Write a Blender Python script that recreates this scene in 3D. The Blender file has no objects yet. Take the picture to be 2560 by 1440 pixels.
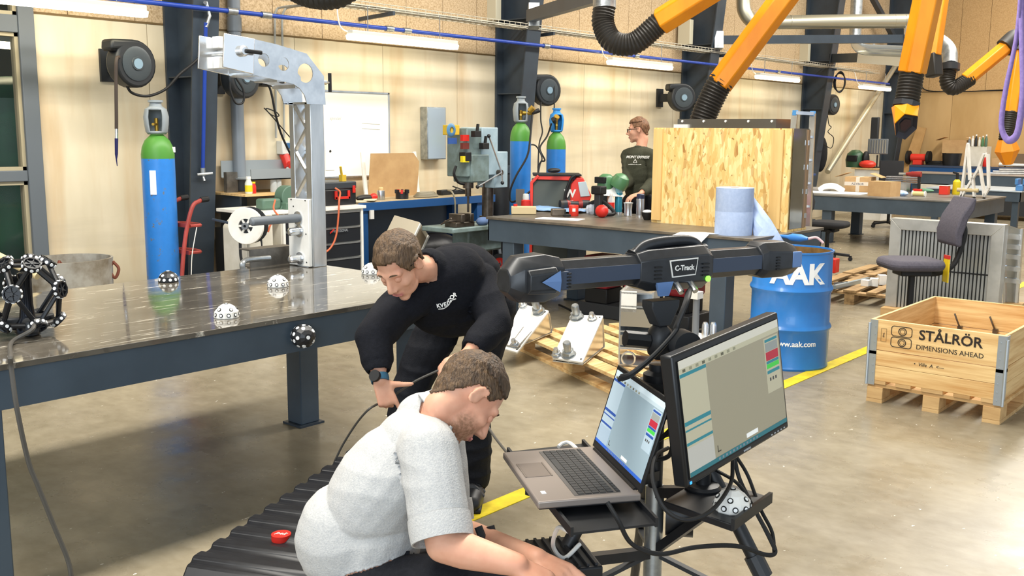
import bpy, bmesh, math, random
from mathutils import Vector as V, Matrix as Mx, noise as mnoise
random.seed(7)
SC = bpy.context.scene
COL = SC.collection
PI = math.pi
R_ = math.radians

# ---------------------------------------------------------------- camera
FPX, CXP, CYP, CAMH = 2481.0, 1280.0, 720.0, 1.70
_yaw, _pit, _rol = R_(40.587), R_(9.012), R_(0.46)
cF = V((math.cos(_yaw)*math.cos(_pit), math.sin(_yaw)*math.cos(_pit), -math.sin(_pit)))
_r = V((math.sin(_yaw), -math.cos(_yaw), 0)); _u = _r.cross(cF)
cR = math.cos(_rol)*_r + math.sin(_rol)*_u
cU = -math.sin(_rol)*_r + math.cos(_rol)*_u
CAM = V((0, 0, CAMH))
cd = bpy.data.cameras.new('camera'); co = bpy.data.objects.new('camera', cd); COL.objects.link(co)
cd.sensor_width = 36; cd.lens = FPX/2560*36; cd.clip_start = .05; cd.clip_end = 200
m3 = Mx((cR, cU, -cF)).transposed()
co.matrix_world = Mx.Translation(CAM) @ m3.to_4x4()
SC.camera = co

# ---------------------------------------------------------------- light
SC.view_settings.view_transform = 'Standard'; SC.view_settings.look = 'None'
SC.view_settings.gamma = 1; SC.view_settings.use_curve_mapping = False
SC.view_settings.exposure = 0.22
wd = bpy.data.worlds.new('world'); SC.world = wd; wd.use_nodes = True
bg = wd.node_tree.nodes['Background']; bg.inputs[0].default_value = (.78, .89, 1, 1); bg.inputs[1].default_value = .9
def area(name, loc, rot, sx, sy, power, col):
    l = bpy.data.lights.new(name, 'AREA'); l.shape = 'RECTANGLE'; l.size = sx; l.size_y = sy; l.energy = power; l.color = col
    o = bpy.data.objects.new(name, l); COL.objects.link(o); o.location = loc; o.rotation_euler = rot; return o
area('skylight', (9, 3.7, 6.4), (0, 0, 0), 26, 1.1, 2050, (1, .95, .86))
area('gate_daylight', (-5, -3, 3.0), (R_(80), 0, R_(-52)), 6, 4, 330, (.78, .89, 1))

# ---------------------------------------------------------------- helpers
def at(x, y, ax, val):
    """world point seen at photograph pixel (x, y) on the plane axis=val"""
    d = cF + cR*((x-CXP)/FPX) - cU*((y-CYP)/FPX); k = 'xyz'.index(ax)
    return CAM + d*((val-CAM[k])/d[k])
def dep(x, y, z):
    return CAM + (cF + cR*((x-CXP)/FPX) - cU*((y-CYP)/FPX))*z
def lin(c):
    if isinstance(c, str):
        c = c.lstrip('#'); c = [int(c[i:i+2], 16)/255 for i in (0, 2, 4)]
    return tuple(((v/12.92) if v <= .04045 else ((v+.055)/1.055)**2.4) for v in c[:3]) + (1,)
MATS = {}
def mat(name, c1, rough=.5, metal=0, c2=None, scale=8, detail=4, bump=0, bscale=None, stretch=(1, 1, 1), lo=.35, hi=.65,
        emit=0, alpha=1, trans=0, rand=0, spec=.5, coat=0, ior=1.45):
    if name in MATS: return MATS[name]
    m = bpy.data.materials.new(name); m.use_nodes = True; nt = m.node_tree; N = nt.nodes; L = nt.links
    b = N['Principled BSDF']; b.inputs['Base Color'].default_value = lin(c1); b.inputs['Roughness'].default_value = rough
    b.inputs['Metallic'].default_value = metal; b.inputs['Specular IOR Level'].default_value = spec
    b.inputs['Alpha'].default_value = alpha; b.inputs['Transmission Weight'].default_value = trans; b.inputs['IOR'].default_value = ior
    b.inputs['Coat Weight'].default_value = coat
    if emit:
        b.inputs['Emission Color'].default_value = lin(c1); b.inputs['Emission Strength'].default_value = emit
    if c2 or bump:
        tc = N.new('ShaderNodeTexCoord'); mp = N.new('ShaderNodeMapping'); mp.inputs['Scale'].default_value = stretch
        L.new(tc.outputs['Object'], mp.inputs[0])
        if rand:
            oi = N.new('ShaderNodeObjectInfo'); mu = N.new('ShaderNodeMath'); mu.operation = 'MULTIPLY'; mu.inputs[1].default_value = 37
            cx = N.new('ShaderNodeCombineXYZ'); L.new(oi.outputs['Random'], mu.inputs[0])
            for i in range(3): L.new(mu.outputs[0], cx.inputs[i])
            L.new(cx.outputs[0], mp.inputs['Location'])
    if c2:
        nz = N.new('ShaderNodeTexNoise'); nz.inputs['Scale'].default_value = scale; nz.inputs['Detail'].default_value = detail
        nz.inputs['Roughness'].default_value = .6
        L.new(mp.outputs[0], nz.inputs['Vector'])
        cr = N.new('ShaderNodeValToRGB'); cr.color_ramp.elements[0].position = lo; cr.color_ramp.elements[1].position = hi
        cr.color_ramp.elements[0].color = lin(c1); cr.color_ramp.elements[1].color = lin(c2)
        L.new(nz.outputs['Fac'], cr.inputs[0]); L.new(cr.outputs[0], b.inputs['Base Color'])
        m['ramp'] = 1
    if bump:
        n2 = N.new('ShaderNodeTexNoise'); n2.inputs['Scale'].default_value = bscale or scale*3; n2.inputs['Detail'].default_value = 3
        L.new(mp.outputs[0], n2.inputs['Vector']); bp = N.new('ShaderNodeBump'); bp.inputs['Strength'].default_value = bump; bp.inputs['Distance'].default_value = .01
        L.new(n2.outputs['Fac'], bp.inputs['Height']); L.new(bp.outputs[0], b.inputs['Normal'])
    MATS[name] = m; return m

WM = {}
def wm(o): return WM.get(o.name, Mx.Identity(4))
def tr(x=0, y=0, z=0, rz=0, rx=0, ry=0):
    return Mx.Translation((x, y, z)) @ Mx.Rotation(rz, 4, 'Z') @ Mx.Rotation(ry, 4, 'Y') @ Mx.Rotation(rx, 4, 'X')
def frame(o, ex, ey):
    """matrix with origin o, x axis ex, y axis close to ey"""
    ex = V(ex).normalized(); ez = ex.cross(V(ey)).normalized(); ey = ez.cross(ex)
    m = Mx((ex, ey, ez)).transposed().to_4x4(); m.translation = V(o); return m
def setp(o, label=None, cat=None, group=None, kind=None):
    if label: o['label'] = label
    if cat: o['category'] = cat
    if group: o['group'] = group
    if kind: o['kind'] = kind
    return o
def thing(name, label, cat, loc=(0, 0, 0), rz=0, group=None):
    o = bpy.data.objects.new(name, None); COL.objects.link(o); o.empty_display_size = .1
    o.location = loc; o.rotation_euler = (0, 0, rz)
    WM[o.name] = Mx.Translation(V(loc)) @ Mx.Rotation(rz, 4, 'Z')
    return setp(o, label, cat, group)

class MB:
    def __init__(s, M=None):
        s.v = []; s.f = []; s.mi = []; s.M = M
    def add(s, vs, fs, mi=0):
        n = len(s.v)
        if s.M is not None: vs = [s.M @ V(p) for p in vs]
        s.v += [V(p) for p in vs]; s.f += [tuple(i+n for i in f) for f in fs]; s.mi += [mi]*len(fs); return s
    def box(s, c, sz, rot=None, mi=0):
        a, b, h = sz[0]/2, sz[1]/2, sz[2]/2
        vs = [V((x, y, z)) for x in (-a, a) for y in (-b, b) for z in (-h, h)]
        if rot is not None:
            if not isinstance(rot, Mx): rot = Mx.Rotation(rot, 3, 'Z')
            vs = [rot @ p for p in vs]
        return s.add([p+V(c) for p in vs], [(0, 1, 3, 2), (4, 6, 7, 5), (0, 4, 5, 1), (2, 3, 7, 6), (0, 2, 6, 4), (1, 5, 7, 3)], mi)
    def bx(s, x0, x1, y0, y1, z0, z1, mi=0):
        return s.box(((x0+x1)/2, (y0+y1)/2, (z0+z1)/2), (abs(x1-x0), abs(y1-y0), abs(z1-z0)), None, mi)
    def bar(s, p, q, w, h, up=(0, 0, 1), mi=0):
        p, q = V(p), V(q); d = q-p; ex = d.normalized(); u = V(up)
        if abs(ex.dot(u)) > .99: u = V((0, 1, 0))
        ey = u.cross(ex).normalized(); ez = ex.cross(ey)
        return s.box((p+q)/2, (d.length, w, h), Mx((ex, ey, ez)).transposed(), mi)
    def tube(s, pts, r, n=8, closed=False, mi=0):
        pts = [V(p) for p in pts]; k = len(pts); rr = r if isinstance(r, (list, tuple)) else [r]*k
        t0 = (pts[1]-pts[0]).normalized(); a = t0.orthogonal().normalized(); vs = []
        for i, p in enumerate(pts):
            if closed: t = (pts[(i+1) % k]-pts[i-1]).normalized()
            else: t = (pts[min(i+1, k-1)]-pts[max(i-1, 0)]).normalized()
            a = (a-t*a.dot(t)); a = a.normalized() if a.length > 1e-6 else t.orthogonal().normalized(); b = t.cross(a)
            vs += [p+(a*math.cos(2*PI*j/n)+b*math.sin(2*PI*j/n))*rr[i] for j in range(n)]
        fs = []
        for i in range(k if closed else k-1):
            i2 = (i+1) % k
            fs += [(i*n+j, i*n+(j+1) % n, i2*n+(j+1) % n, i2*n+j) for j in range(n)]
        if not closed: fs += [tuple(range(n))[::-1], tuple(range((k-1)*n, k*n))]
        return s.add(vs, fs, mi)
    def cyl(s, p, q, r, r1=None, n=16, mi=0):
        return s.tube([p, q], [r, r if r1 is None else r1], n, mi=mi)
    def lathe(s, prof, o=(0, 0, 0), ax=(0, 0, 1), n=24, mi=0, closed=False):
        ez = V(ax).normalized(); ex = ez.orthogonal().normalized()
        if abs(ez.z) > .99: ex = V((1, 0, 0))
        ey = ez.cross(ex); vs = []
        for r, h in prof: vs += [V(o)+ez*h+(ex*math.cos(2*PI*j/n)+ey*math.sin(2*PI*j/n))*max(r, 1e-4) for j in range(n)]
        k = len(prof); fs = [(i*n+j, i*n+(j+1) % n, ((i+1) % k)*n+(j+1) % n, ((i+1) % k)*n+j) for i in range(k if closed else k-1) for j in range(n)]
        if not closed: fs += [tuple(range(n))[::-1], tuple(range((k-1)*n, k*n))]
        return s.add(vs, fs, mi)
    def ell(s, c, r, n=16, m=10, rot=None, mi=0):
        if not isinstance(r, (tuple, list)): r = (r, r, r)
        vs = []; fs = []
        for i in range(1, m):
            t = PI*i/m
            vs += [V((r[0]*math.sin(t)*math.cos(2*PI*j/n), r[1]*math.sin(t)*math.sin(2*PI*j/n), r[2]*math.cos(t))) for j in range(n)]
        vs += [V((0, 0, r[2])), V((0, 0, -r[2]))]; T = len(vs)-2
        for i in range(m-2): fs += [(i*n+j, (i+1)*n+j, (i+1)*n+(j+1) % n, i*n+(j+1) % n) for j in range(n)]
        fs += [(T, j, (j+1) % n) for j in range(n)] + [(T+1, (m-2)*n+(j+1) % n, (m-2)*n+j) for j in range(n)]
        if rot is not None: vs = [rot @ p for p in vs]
        return s.add([p+V(c) for p in vs], fs, mi)
    def prism(s, poly, d, F=None, mi=0):
        """polygon in the xy of frame F extruded by d along its z"""
        F = F or Mx.Identity(4); n = len(poly)
        vs = [F @ V((x, y, 0)) for x, y in poly] + [F @ V((x, y, d)) for x, y in poly]
        return s.add(vs, [tuple(range(n))[::-1], tuple(range(n, 2*n))] + [(i, (i+1) % n, n+(i+1) % n, n+i) for i in range(n)], mi)
    def plate(s, outer, holes, d, F=None, mi=0):
        F = F or Mx.Identity(4); bm = bmesh.new(); loops = [outer]+list(holes); es = []; allv = []
        for lp in loops:
            vs = [bm.verts.new((x, y, 0)) for x, y in lp]; allv.append(vs)
            es += [bm.edges.new((vs[i], vs[(i+1) % len(vs)])) for i in range(len(vs))]
        bmesh.ops.triangle_fill(bm, edges=es, use_beauty=True)
        bm.verts.index_update(); tri = [[v.index for v in f.verts] for f in bm.faces]; co = [v.co.copy() for v in bm.verts]; n = len(co)
        fs = [tuple(t) for t in tri]+[tuple(i+n for i in t[::-1]) for t in tri]; k = 0
        for lp in loops:
            m = len(lp); fs += [(k+i, k+(i+1) % m, n+k+(i+1) % m, n+k+i) for i in range(m)]; k += m
        bm.free()
        return s.add([F @ p for p in co]+[F @ (p+V((0, 0, d))) for p in co], fs, mi)
    def build(s, name, m, parent=None, bevel=0, smooth=35, label=None, cat=None, group=None, kind=None, sub=0, solid=0):
        me = bpy.data.meshes.new(name)
        if parent is None:
            xs = [p.x for p in s.v]; ys = [p.y for p in s.v]; zs = [p.z for p in s.v]
            loc = V(((min(xs)+max(xs))/2, (min(ys)+max(ys))/2, min(zs))); M = Mx.Translation(-loc)
        else: M = wm(parent).inverted(); loc = None
        me.from_pydata([M @ p for p in s.v], [], s.f)
        bm = bmesh.new(); bm.from_mesh(me); bmesh.ops.recalc_face_normals(bm, faces=bm.faces); bm.to_mesh(me); bm.free()
        for mm in (m if isinstance(m, (list, tuple)) else [m]): me.materials.append(mm)
        if len(me.polygons) == len(s.mi): me.polygons.foreach_set('material_index', s.mi)
        if smooth:
            me.polygons.foreach_set('use_smooth', [True]*len(me.polygons)); me.set_sharp_from_angle(angle=R_(smooth))
        o = bpy.data.objects.new(name, me); COL.objects.link(o)
        if parent is None: o.location = loc; WM[o.name] = Mx.Translation(loc)
        else: o.parent = parent; WM[o.name] = wm(parent)
        if solid:
            md = o.modifiers.new('solid', 'SOLIDIFY'); md.thickness = solid; md.offset = 0
        if bevel:
            md = o.modifiers.new('bevel', 'BEVEL'); md.width = bevel; md.segments = 2; md.limit_method = 'ANGLE'; md.angle_limit = R_(40); md.harden_normals = False
        if sub:
            md = o.modifiers.new('sub', 'SUBSURF'); md.levels = sub; md.render_levels = sub
        return setp(o, label, cat, group, kind)
def copy_tree(o, parent=None, loc=None, rz=None, label=None):
    c = o.copy(); COL.objects.link(c); c.parent = parent
    if loc is not None: c.location = loc
    if rz is not None: c.rotation_euler = (0, 0, rz)
    if label: c['label'] = label
    for ch in list(o.children): copy_tree(ch, c)
    return c
def bez(pts, n=8):
    """catmull-rom through points"""
    P = [V(p) for p in pts]; P = [P[0]*2-P[1]]+P+[P[-1]*2-P[-2]]; out = []
    for i in range(1, len(P)-2):
        a, b, c, d = P[i-1:i+3]
        for k in range(n):
            t = k/n; out.append(.5*((2*b)+(c-a)*t+(2*a-5*b+4*c-d)*t*t+(3*b-a-3*c+d)*t**3))
    out.append(P[-2]); return out
def circ(cx, cy, r, n=20, a0=0, a1=2*PI):
    full = abs(a1-a0) >= 2*PI-1e-6
    return [(cx+r*math.cos(a0+(a1-a0)*i/(n if full else n-1)), cy+r*math.sin(a0+(a1-a0)*i/(n if full else n-1))) for i in range(n)]
def rrect(w, h, r, n=4):
    o = []
    for sx, sy, a in ((1, 1, 0), (-1, 1, 90), (-1, -1, 180), (1, -1, 270)):
        o += [(sx*(w/2-r)+r*math.cos(R_(a+90*i/n)), sy*(h/2-r)+r*math.sin(R_(a+90*i/n))) for i in range(n+1)]
    return o
def text(body, size, m, parent, F, d=.0006, name='lettering', align='CENTER', sx=1, bold=0, shear=0):
    cu = bpy.data.curves.new('t', 'FONT'); cu.body = body; cu.size = size; cu.extrude = d; cu.align_x = align; cu.align_y = 'CENTER'; cu.offset = bold; cu.shear = shear; cu.resolution_u = 3
    t = bpy.data.objects.new('t', cu); COL.objects.link(t); dg = bpy.context.evaluated_depsgraph_get()
    me = bpy.data.meshes.new_from_object(t.evaluated_get(dg)); bpy.data.objects.remove(t)
    me.transform(wm(parent).inverted() @ F @ Mx.Diagonal((sx, 1, 1, 1))); me.materials.clear(); me.materials.append(m); me.name = name
    o = bpy.data.objects.new(name, me); COL.objects.link(o); o.parent = parent; WM[o.name] = wm(parent); return o
# ================================================================= materials
def floor_mat():
    m = bpy.data.materials.new('concrete'); m.use_nodes = True; nt = m.node_tree; N = nt.nodes; L = nt.links; b = N['Principled BSDF']
    tc = N.new('ShaderNodeTexCoord')
    def nz(sc, de, st=(1, 1, 1)):
        mp = N.new('ShaderNodeMapping'); mp.inputs['Scale'].default_value = st; L.new(tc.outputs['Object'], mp.inputs[0])
        n = N.new('ShaderNodeTexNoise'); n.inputs['Scale'].default_value = sc; n.inputs['Detail'].default_value = de; n.inputs['Roughness'].default_value = .62
        L.new(mp.outputs[0], n.inputs['Vector']); return n.outputs['Fac']
    def ramp(f, *st):
        r = N.new('ShaderNodeValToRGB'); e = r.color_ramp.elements
        while len(e) < len(st): e.new(.5)
        for k, (p, c) in enumerate(st): e[k].position = p; e[k].color = lin(c)
        L.new(f, r.inputs[0]); return r.outputs[0]
    base = ramp(nz(.55, 6), (.3, '#665d4c'), (.5, '#7d735e'), (.7, '#938870'))
    fine = ramp(nz(14, 5, (1, .6, 1)), (.3, '#7c725f'), (.7, '#aba18d'))
    def mix(a, c, f, mode='MIX'):
        x = N.new('ShaderNodeMix'); x.data_type = 'RGBA'; x.blend_type = mode
        if isinstance(f, float): x.inputs[0].default_value = f
        else: L.new(f, x.inputs[0])
        L.new(a, x.inputs[6])
        if isinstance(c, str): x.inputs[7].default_value = lin(c)
        else: L.new(c, x.inputs[7])
        return x.outputs[2]
    c = mix(base, fine, .35)
    fl = ramp(nz(21, 3, (.7, 1.3, 1)), (.705, '#000000'), (.74, '#ffffff'))
    c = mix(c, '#ddd8cc', fl)
    dk = ramp(nz(9, 4, (.5, 1.6, 1)), (.69, '#000000'), (.75, '#888888'))
    c = mix(c, '#3d3830', dk)
    L.new(c, b.inputs['Base Color'])
    b.inputs['Specular IOR Level'].default_value = .35; rr = ramp(nz(3, 5), (.3, '#7c7c7c'), (.7, '#aeaeae')); L.new(rr, b.inputs['Roughness'])
    return m
M_floor = floor_mat()
M_ply = mat('plywood_panel', '#ded2b8', .6, c2='#c9bb9c', scale=1.6, stretch=(1.2, 1, .35), lo=.3, hi=.75, bump=.05, bscale=30, rand=1, spec=.25)
def stain(m, colr, sc, st, lo, hi, amt):
    N = m.node_tree.nodes; L = m.node_tree.links; b = N['Principled BSDF']; src = b.inputs['Base Color'].links[0].from_socket
    tc = N.new('ShaderNodeTexCoord'); mp = N.new('ShaderNodeMapping'); mp.inputs['Scale'].default_value = st; L.new(tc.outputs['Object'], mp.inputs[0])
    geo = N.new('ShaderNodeNewGeometry'); L.new(geo.outputs['Position'], mp.inputs[0])
    n = N.new('ShaderNodeTexNoise'); n.inputs['Scale'].default_value = sc; n.inputs['Detail'].default_value = 5; L.new(mp.outputs[0], n.inputs['Vector'])
    r = N.new('ShaderNodeMapRange'); r.inputs[1].default_value = lo; r.inputs[2].default_value = hi; r.inputs[4].default_value = amt; L.new(n.outputs['Fac'], r.inputs[0])
    x = N.new('ShaderNodeMix'); x.data_type = 'RGBA'; L.new(r.outputs[0], x.inputs[0]); L.new(src, x.inputs[6]); x.inputs[7].default_value = lin(colr); L.new(x.outputs[2], b.inputs['Base Color'])
stain(M_ply, '#b98f55', 1.3, (2.2, 1, .3), .52, .72, .55); stain(M_ply, '#a59a86', 1.1, (.35, 1, 3.5), .5, .7, .4)
M_wool = mat('wood_wool', '#cdb594', .9, c2='#a58c68', scale=55, detail=5, lo=.38, hi=.68, bump=.5, bscale=60, rand=1, spec=.1)
M_steel = mat('anthracite_paint', '#39434d', .42, c2='#323a43', scale=3)
M_steel2 = mat('table_paint', '#46535f', .45, c2='#3d4954', scale=2.5)
M_galv = mat('galvanised', '#b8bcbd', .35, .85, c2='#93989b', scale=14)
M_alu = mat('brushed_aluminium', '#d3d5d6', .3, .9, c2='#b4b8ba', scale=9, stretch=(1, 1, .2))
M_alub = mat('bright_aluminium', '#e4e6e8', .22, .9, c2='#c4c8cc', scale=6)
M_white = mat('white_paint', '#eceae4', .45, c2='#dedbd3', scale=5)
M_bluep = mat('blue_pipe', '#1f3f9a', .35)
M_black = mat('black_plastic', '#17181a', .42, c2='#202124', scale=8)
M_rub = mat('black_rubber', '#131314', .6)
M_dark = mat('dark_grey_plastic', '#2c2e31', .5)
M_red = mat('red_plastic', '#c8281e', .4)
M_yel = mat('yellow_line', '#e8d21e', .55, c2='#cdb413', scale=10)
M_orange = mat('orange_duct', '#e8930f', .42, c2='#d98208', scale=3, stretch=(1, 1, .5), bump=.02)
M_pine = mat('pine_board', '#dfc08a', .62, c2='#b98a50', scale=7, detail=8, stretch=(.22, 3, 4), lo=.4, hi=.72, rand=1)
M_pineold = mat('pallet_wood', '#d6b27c', .75, c2='#a9814f', scale=6, detail=6, stretch=(2.5, .3, 2.5), lo=.3, hi=.75, rand=1)
M_card = mat('cardboard', '#c6a273', .8, c2='#b59063', scale=4)
M_paper = mat('paper', '#f2f1ee', .7)
M_glass = mat('window_glass', '#1c2624', .03, 0, alpha=.16, spec=.6)
M_grille = mat('grey_plastic', '#6f7479', .5)
M_brass = mat('brass', '#b9953f', .35, .8)
M_lamp = mat('lamp_diffuser', '#fff0c6', .5, emit=13)
M_greent = mat('green_tank', '#1f5b3a', .4, c2='#17452d', scale=3)
M_bench = mat('bench_blue', '#1f4f86', .45)
M_top = None

# ================================================================= setting
W = 8.5; XE = 23.4
o = MB().bx(-6, XE+.1, -6, 13, -.1, 0).build('floor', M_floor, kind='structure', smooth=0)
xj = at(104, 450, 'y', W).x                    # right edge of the window frame
wall = MB().bx(xj, XE+.1, W+.02, W+.2, 0, 6).bx(1.0, xj, W+.02, W+.2, 3.25, 6).bx(-4, 1.0, W+.02, W+.2, 0, 6).build('wall_back', mat('wall_core', '#8a7a5c', .8), kind='structure', smooth=0)
seams = [xj, 4.83, 6.46, 7.67, 8.87, 10.24, 11.44, 12.61, 13.81, 15.27, 16.47, 17.67, 18.9, 20.1, 21.3, 22.4, XE]
for a, b in zip(seams, seams[1:]): MB().bx(a+.003, b-.003, W, W+.03, .0, 2.625).build('panel', M_ply, wall, smooth=0)
seams = [xj, 4.11, 4.72, 5.5, 6.2, 6.82, 7.42, 8.03, 8.62, 9.21, 10.1, 10.71, 11.3, 11.88, 12.5, 13.1, 13.75, 14.5, 15.1, 15.7, 16.3, 16.9, 17.5, 18.1, 18.9, 19.5, 20.1, 20.7, 21.3, 21.9, 22.5, XE]
for a, b in zip(seams, seams[1:]): MB().bx(a+.004, b-.004, W-.005, W+.03, 2.64, 5.2).build('acoustic_panel', M_wool, wall, smooth=0)
trim = MB().bx(xj, XE, W-.004, W+.02, 2.622, 2.643).build('trim_1', mat('joint_brown', '#6b5635', .8), kind='structure', smooth=0)  # brown strip along the joint between lower and upper wall panels
wall = MB().bx(XE+.02, XE+.2, -6, W, 0, 6).build('wall_right', mat('wall_core'  , '#8a7a5c'), kind='structure', smooth=0)
ys = [7.13-.6*k for k in range(-2, 19)]; ys = [min(y, W) for y in ys]
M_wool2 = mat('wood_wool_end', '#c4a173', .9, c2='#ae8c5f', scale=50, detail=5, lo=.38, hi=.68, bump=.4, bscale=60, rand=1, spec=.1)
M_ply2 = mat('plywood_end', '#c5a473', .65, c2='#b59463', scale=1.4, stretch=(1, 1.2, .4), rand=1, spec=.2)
for a, b in zip(ys, ys[1:]): MB().bx(XE-.005, XE+.03, b+.004, a-.004, 2.64, 5.2).build('acoustic_panel', M_wool2, wall, smooth=0)
ys = [7.2-1.2*k for k in range(-2, 9)]; ys = [min(y, W) for y in ys]
for a, b in zip(ys, ys[1:]): 
    if a-b > .05: MB().bx(XE, XE+.03, b+.003, a-.003, 0, 2.625).build('panel', M_ply2, wall, smooth=0)
# roof with a strip skylight over the middle of the hall
MB().bx(-6, XE+.2, 4.4, W+.2, 6.5, 6.65).bx(-6, XE+.2, -6, 3.0, 6.5, 6.65).build('ceiling', mat('ceiling_paint', '#e6e2d8', .8), kind='structure', smooth=0)

# window at the left end of the back wall
win = MB().bx(xj-.13, xj, W-.06, W+.1, 0, 3.25).bx(1.0, 1.1, W-.06, W+.1, 0, 3.25)
zr = at(30, 60, 'y', W).z; zm = at(30, 440, 'y', W).z
for z0, z1 in ((zr-.07, zr+.07), (zm-.045, zm+.045), (3.17, 3.25), (0, .1)): win.bx(1.1, xj-.13, W-.05, W+.08, z0, z1)
win.bx(2.2, 2.3, W-.05, W+.08, 0, 3.25)
M_frame = mat('window_frame_paint', '#5f656a', .45)
win = win.build('window_1', M_frame, kind='structure', bevel=.006)
for z0, z1 in ((.1, zm-.045), (zm+.045, zr-.07), (zr+.07, 3.17)):
    for x0, x1 in ((1.1, 2.2), (2.3, xj-.13)):
        MB().bx(x0, x1, W+.0, W+.012, z0, z1).build('pane', M_glass, win, smooth=0)
        MB().bx(x0, x0+.03, W-.03, W+.05, z0, z1).bx(x1-.03, x1, W-.03, W+.05, z0, z1).bx(x0, x1, W-.03, W+.05, z0, z0+.03).bx(x0, x1, W-.03, W+.05, z1-.03, z1).build('glazing_bead', mat('bead_paint', '#a59a7e', .5), win, smooth=0)
MB().bx(-4, XE, W+.2, 13, 3.4, 3.5).bx(-4, XE, 12.9, 13, 0, 6).build('wall_far', mat('far_wall_paint', '#7d7460', .8), kind='structure', smooth=0)
t = thing('storage_tank', 'big dark green tank standing in the room behind the window', 'tank', (4.2, 10.6, 0))
MB().cyl((4.2, 9.9, .5), (4.2, 9.9, 1.95), .75, n=32).build('shell', M_greent, t)
MB().lathe([(.75, 0), (.6, .12), (.25, .2), (.05, .22)], (4.2, 9.9, 1.95), n=32).build('dome', M_greent, t)
MB().cyl((4.2, 9.9, 0), (4.2, 9.9, .52), .66, n=24).build('base', M_dark, t)
MB().bar((3.3, 9.5, 2.02), (5.2, 9.3, 2.06), .05, .05).build('rail', M_galv, t)
t = thing('strip_light', 'strip light glowing in the room behind the window', 'light', (4.2, 10.5, 2.35))
MB().bx(3.4, 4.9, 10.0, 10.12, 2.5, 2.56).build('housing', M_white, t)
MB().bx(3.42, 4.88, 10.01, 10.11, 2.44, 2.5).build('diffuser', M_lamp, t)

# painted floor line
a, b = at(1210, 1280, 'z', 0), at(2175, 870, 'z', 0)
yl = (a.y+b.y)/2
MB().bx(1.5, 14, yl-.05, yl+.05, .0005, .004).build('floor_line', M_yel, label='yellow painted line running along the concrete floor', cat='floor marking', smooth=0)

# columns
XC = [4.99, 9.55, 14.02, 18.48, 22.75]
def column(k, x, lab):
    t = thing('steel_column', lab, 'column', (x+.13, W-.2, 0), group='tapered columns along the back wall')
    fy = lambda z: 8.29-.105*z
    w = MB(); w.prism([(W-.03, 0), (fy(0)+.01, 0), (fy(5.8)+.01, 5.8), (W-.03, 5.8)], .014, Mx(((0, 0, 1, x+.123), (1, 0, 0, 0), (0, 1, 0, 0), (0, 0, 0, 1))))
    w.build('web', M_steel, t, smooth=0)
    MB().bx(x, x+.26, W-.04, W-.01, 0, 5.8).build('flange', M_steel, t, smooth=0)
    f = MB(); f.prism([(fy(0)-.018, 0), (fy(0), 0), (fy(5.8), 5.8), (fy(5.8)-.018, 5.8)], .26, Mx(((0, 0, 1, x), (1, 0, 0, 0), (0, 1, 0, 0), (0, 0, 0, 1))))
    f.build('flange', M_steel, t, smooth=0)
    MB().bx(x-.03, x+.29, 8.2, W, 0, .02).build('base_plate', M_steel, t, smooth=0)
    for z in (2.15, 3.05): MB().bx(x+.01, x+.25, fy(z), W-.03, z, z+.012).build('stiffener', M_steel, t, smooth=0)
for k, (x, l) in enumerate(zip(XC, ('dark steel column behind the tall blue gas cylinder with a blue pipe down its face', 'dark steel column behind the drill press', 'dark steel column behind the big orange sloping arm', 'dark steel column by the stepladder', 'dark steel column in the far corner beside the leaning board'))): column(k, x, l)
# diagonal braces between the last two columns
p0, p1 = at(2078, 415, 'y', 8.2), at(2245, 155, 'y', 8.2)
MB().cyl(p0+(p0-p1)*.05, p1, .055, n=14).build('wall_brace', mat('brace_galv', '#c3bda9', .35, .6), label='silver tube brace slanting up towards the far column', cat='brace')
p0, p1 = at(2168, -30, 'y', 8.2), at(2222, 70, 'y', 8.2)
MB().bar(p0, p1+(p1-p0)*.3, .1, .1).build('wall_brace', M_steel, label='dark steel brace coming down behind the round duct', cat='brace', smooth=0)
# blue compressed air main and drops
YP = 7.93; ZP = at(1000, 75, 'y', YP).z
t = thing('air_pipe', 'long blue compressed air pipe running along the back wall', 'pipe', (8, YP, ZP))
MB().cyl((2.5, YP, ZP), (21.5, YP, ZP), .021, n=12).build('main', M_bluep, t)
for px_, py_ in ((580, 25), (665, 33), (973, 72), (1017, 77), (1365, 117), (1535, 135), (1590, 142), (1945, 176)):
    p = at(px_, py_, 'y', YP); MB().cyl((p.x-.05, YP, ZP), (p.x+.05, YP, ZP), .031, n=12).build('coupling', M_galv, t)
p = at(513, 16, 'y', YP); q = at(507, 425, 'y', 8.1)
MB().tube([(p.x, YP, ZP+.05), (p.x+.02, YP+.02, ZP+.06), (p.x+.04, YP-.0, ZP-.06), (p.x+.0, YP, ZP-.16)], .016).build('tee', M_galv, t)
d = MB().cyl((p.x, YP, ZP-.12), q, .017, n=10).build('drop_pipe', M_bluep, t)
MB().cyl(q+V((0, 0, .02)), q-V((0, 0, .05)), .022, n=10).cyl(q+V((-.06, 0, -.04)), q+V((.08, -.03, -.03)), .013, n=8).cyl(q+V((0, 0, -.06)), q+V((0, -.02, -.1)), .012, n=8).build('valve', M_galv, d)
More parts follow.
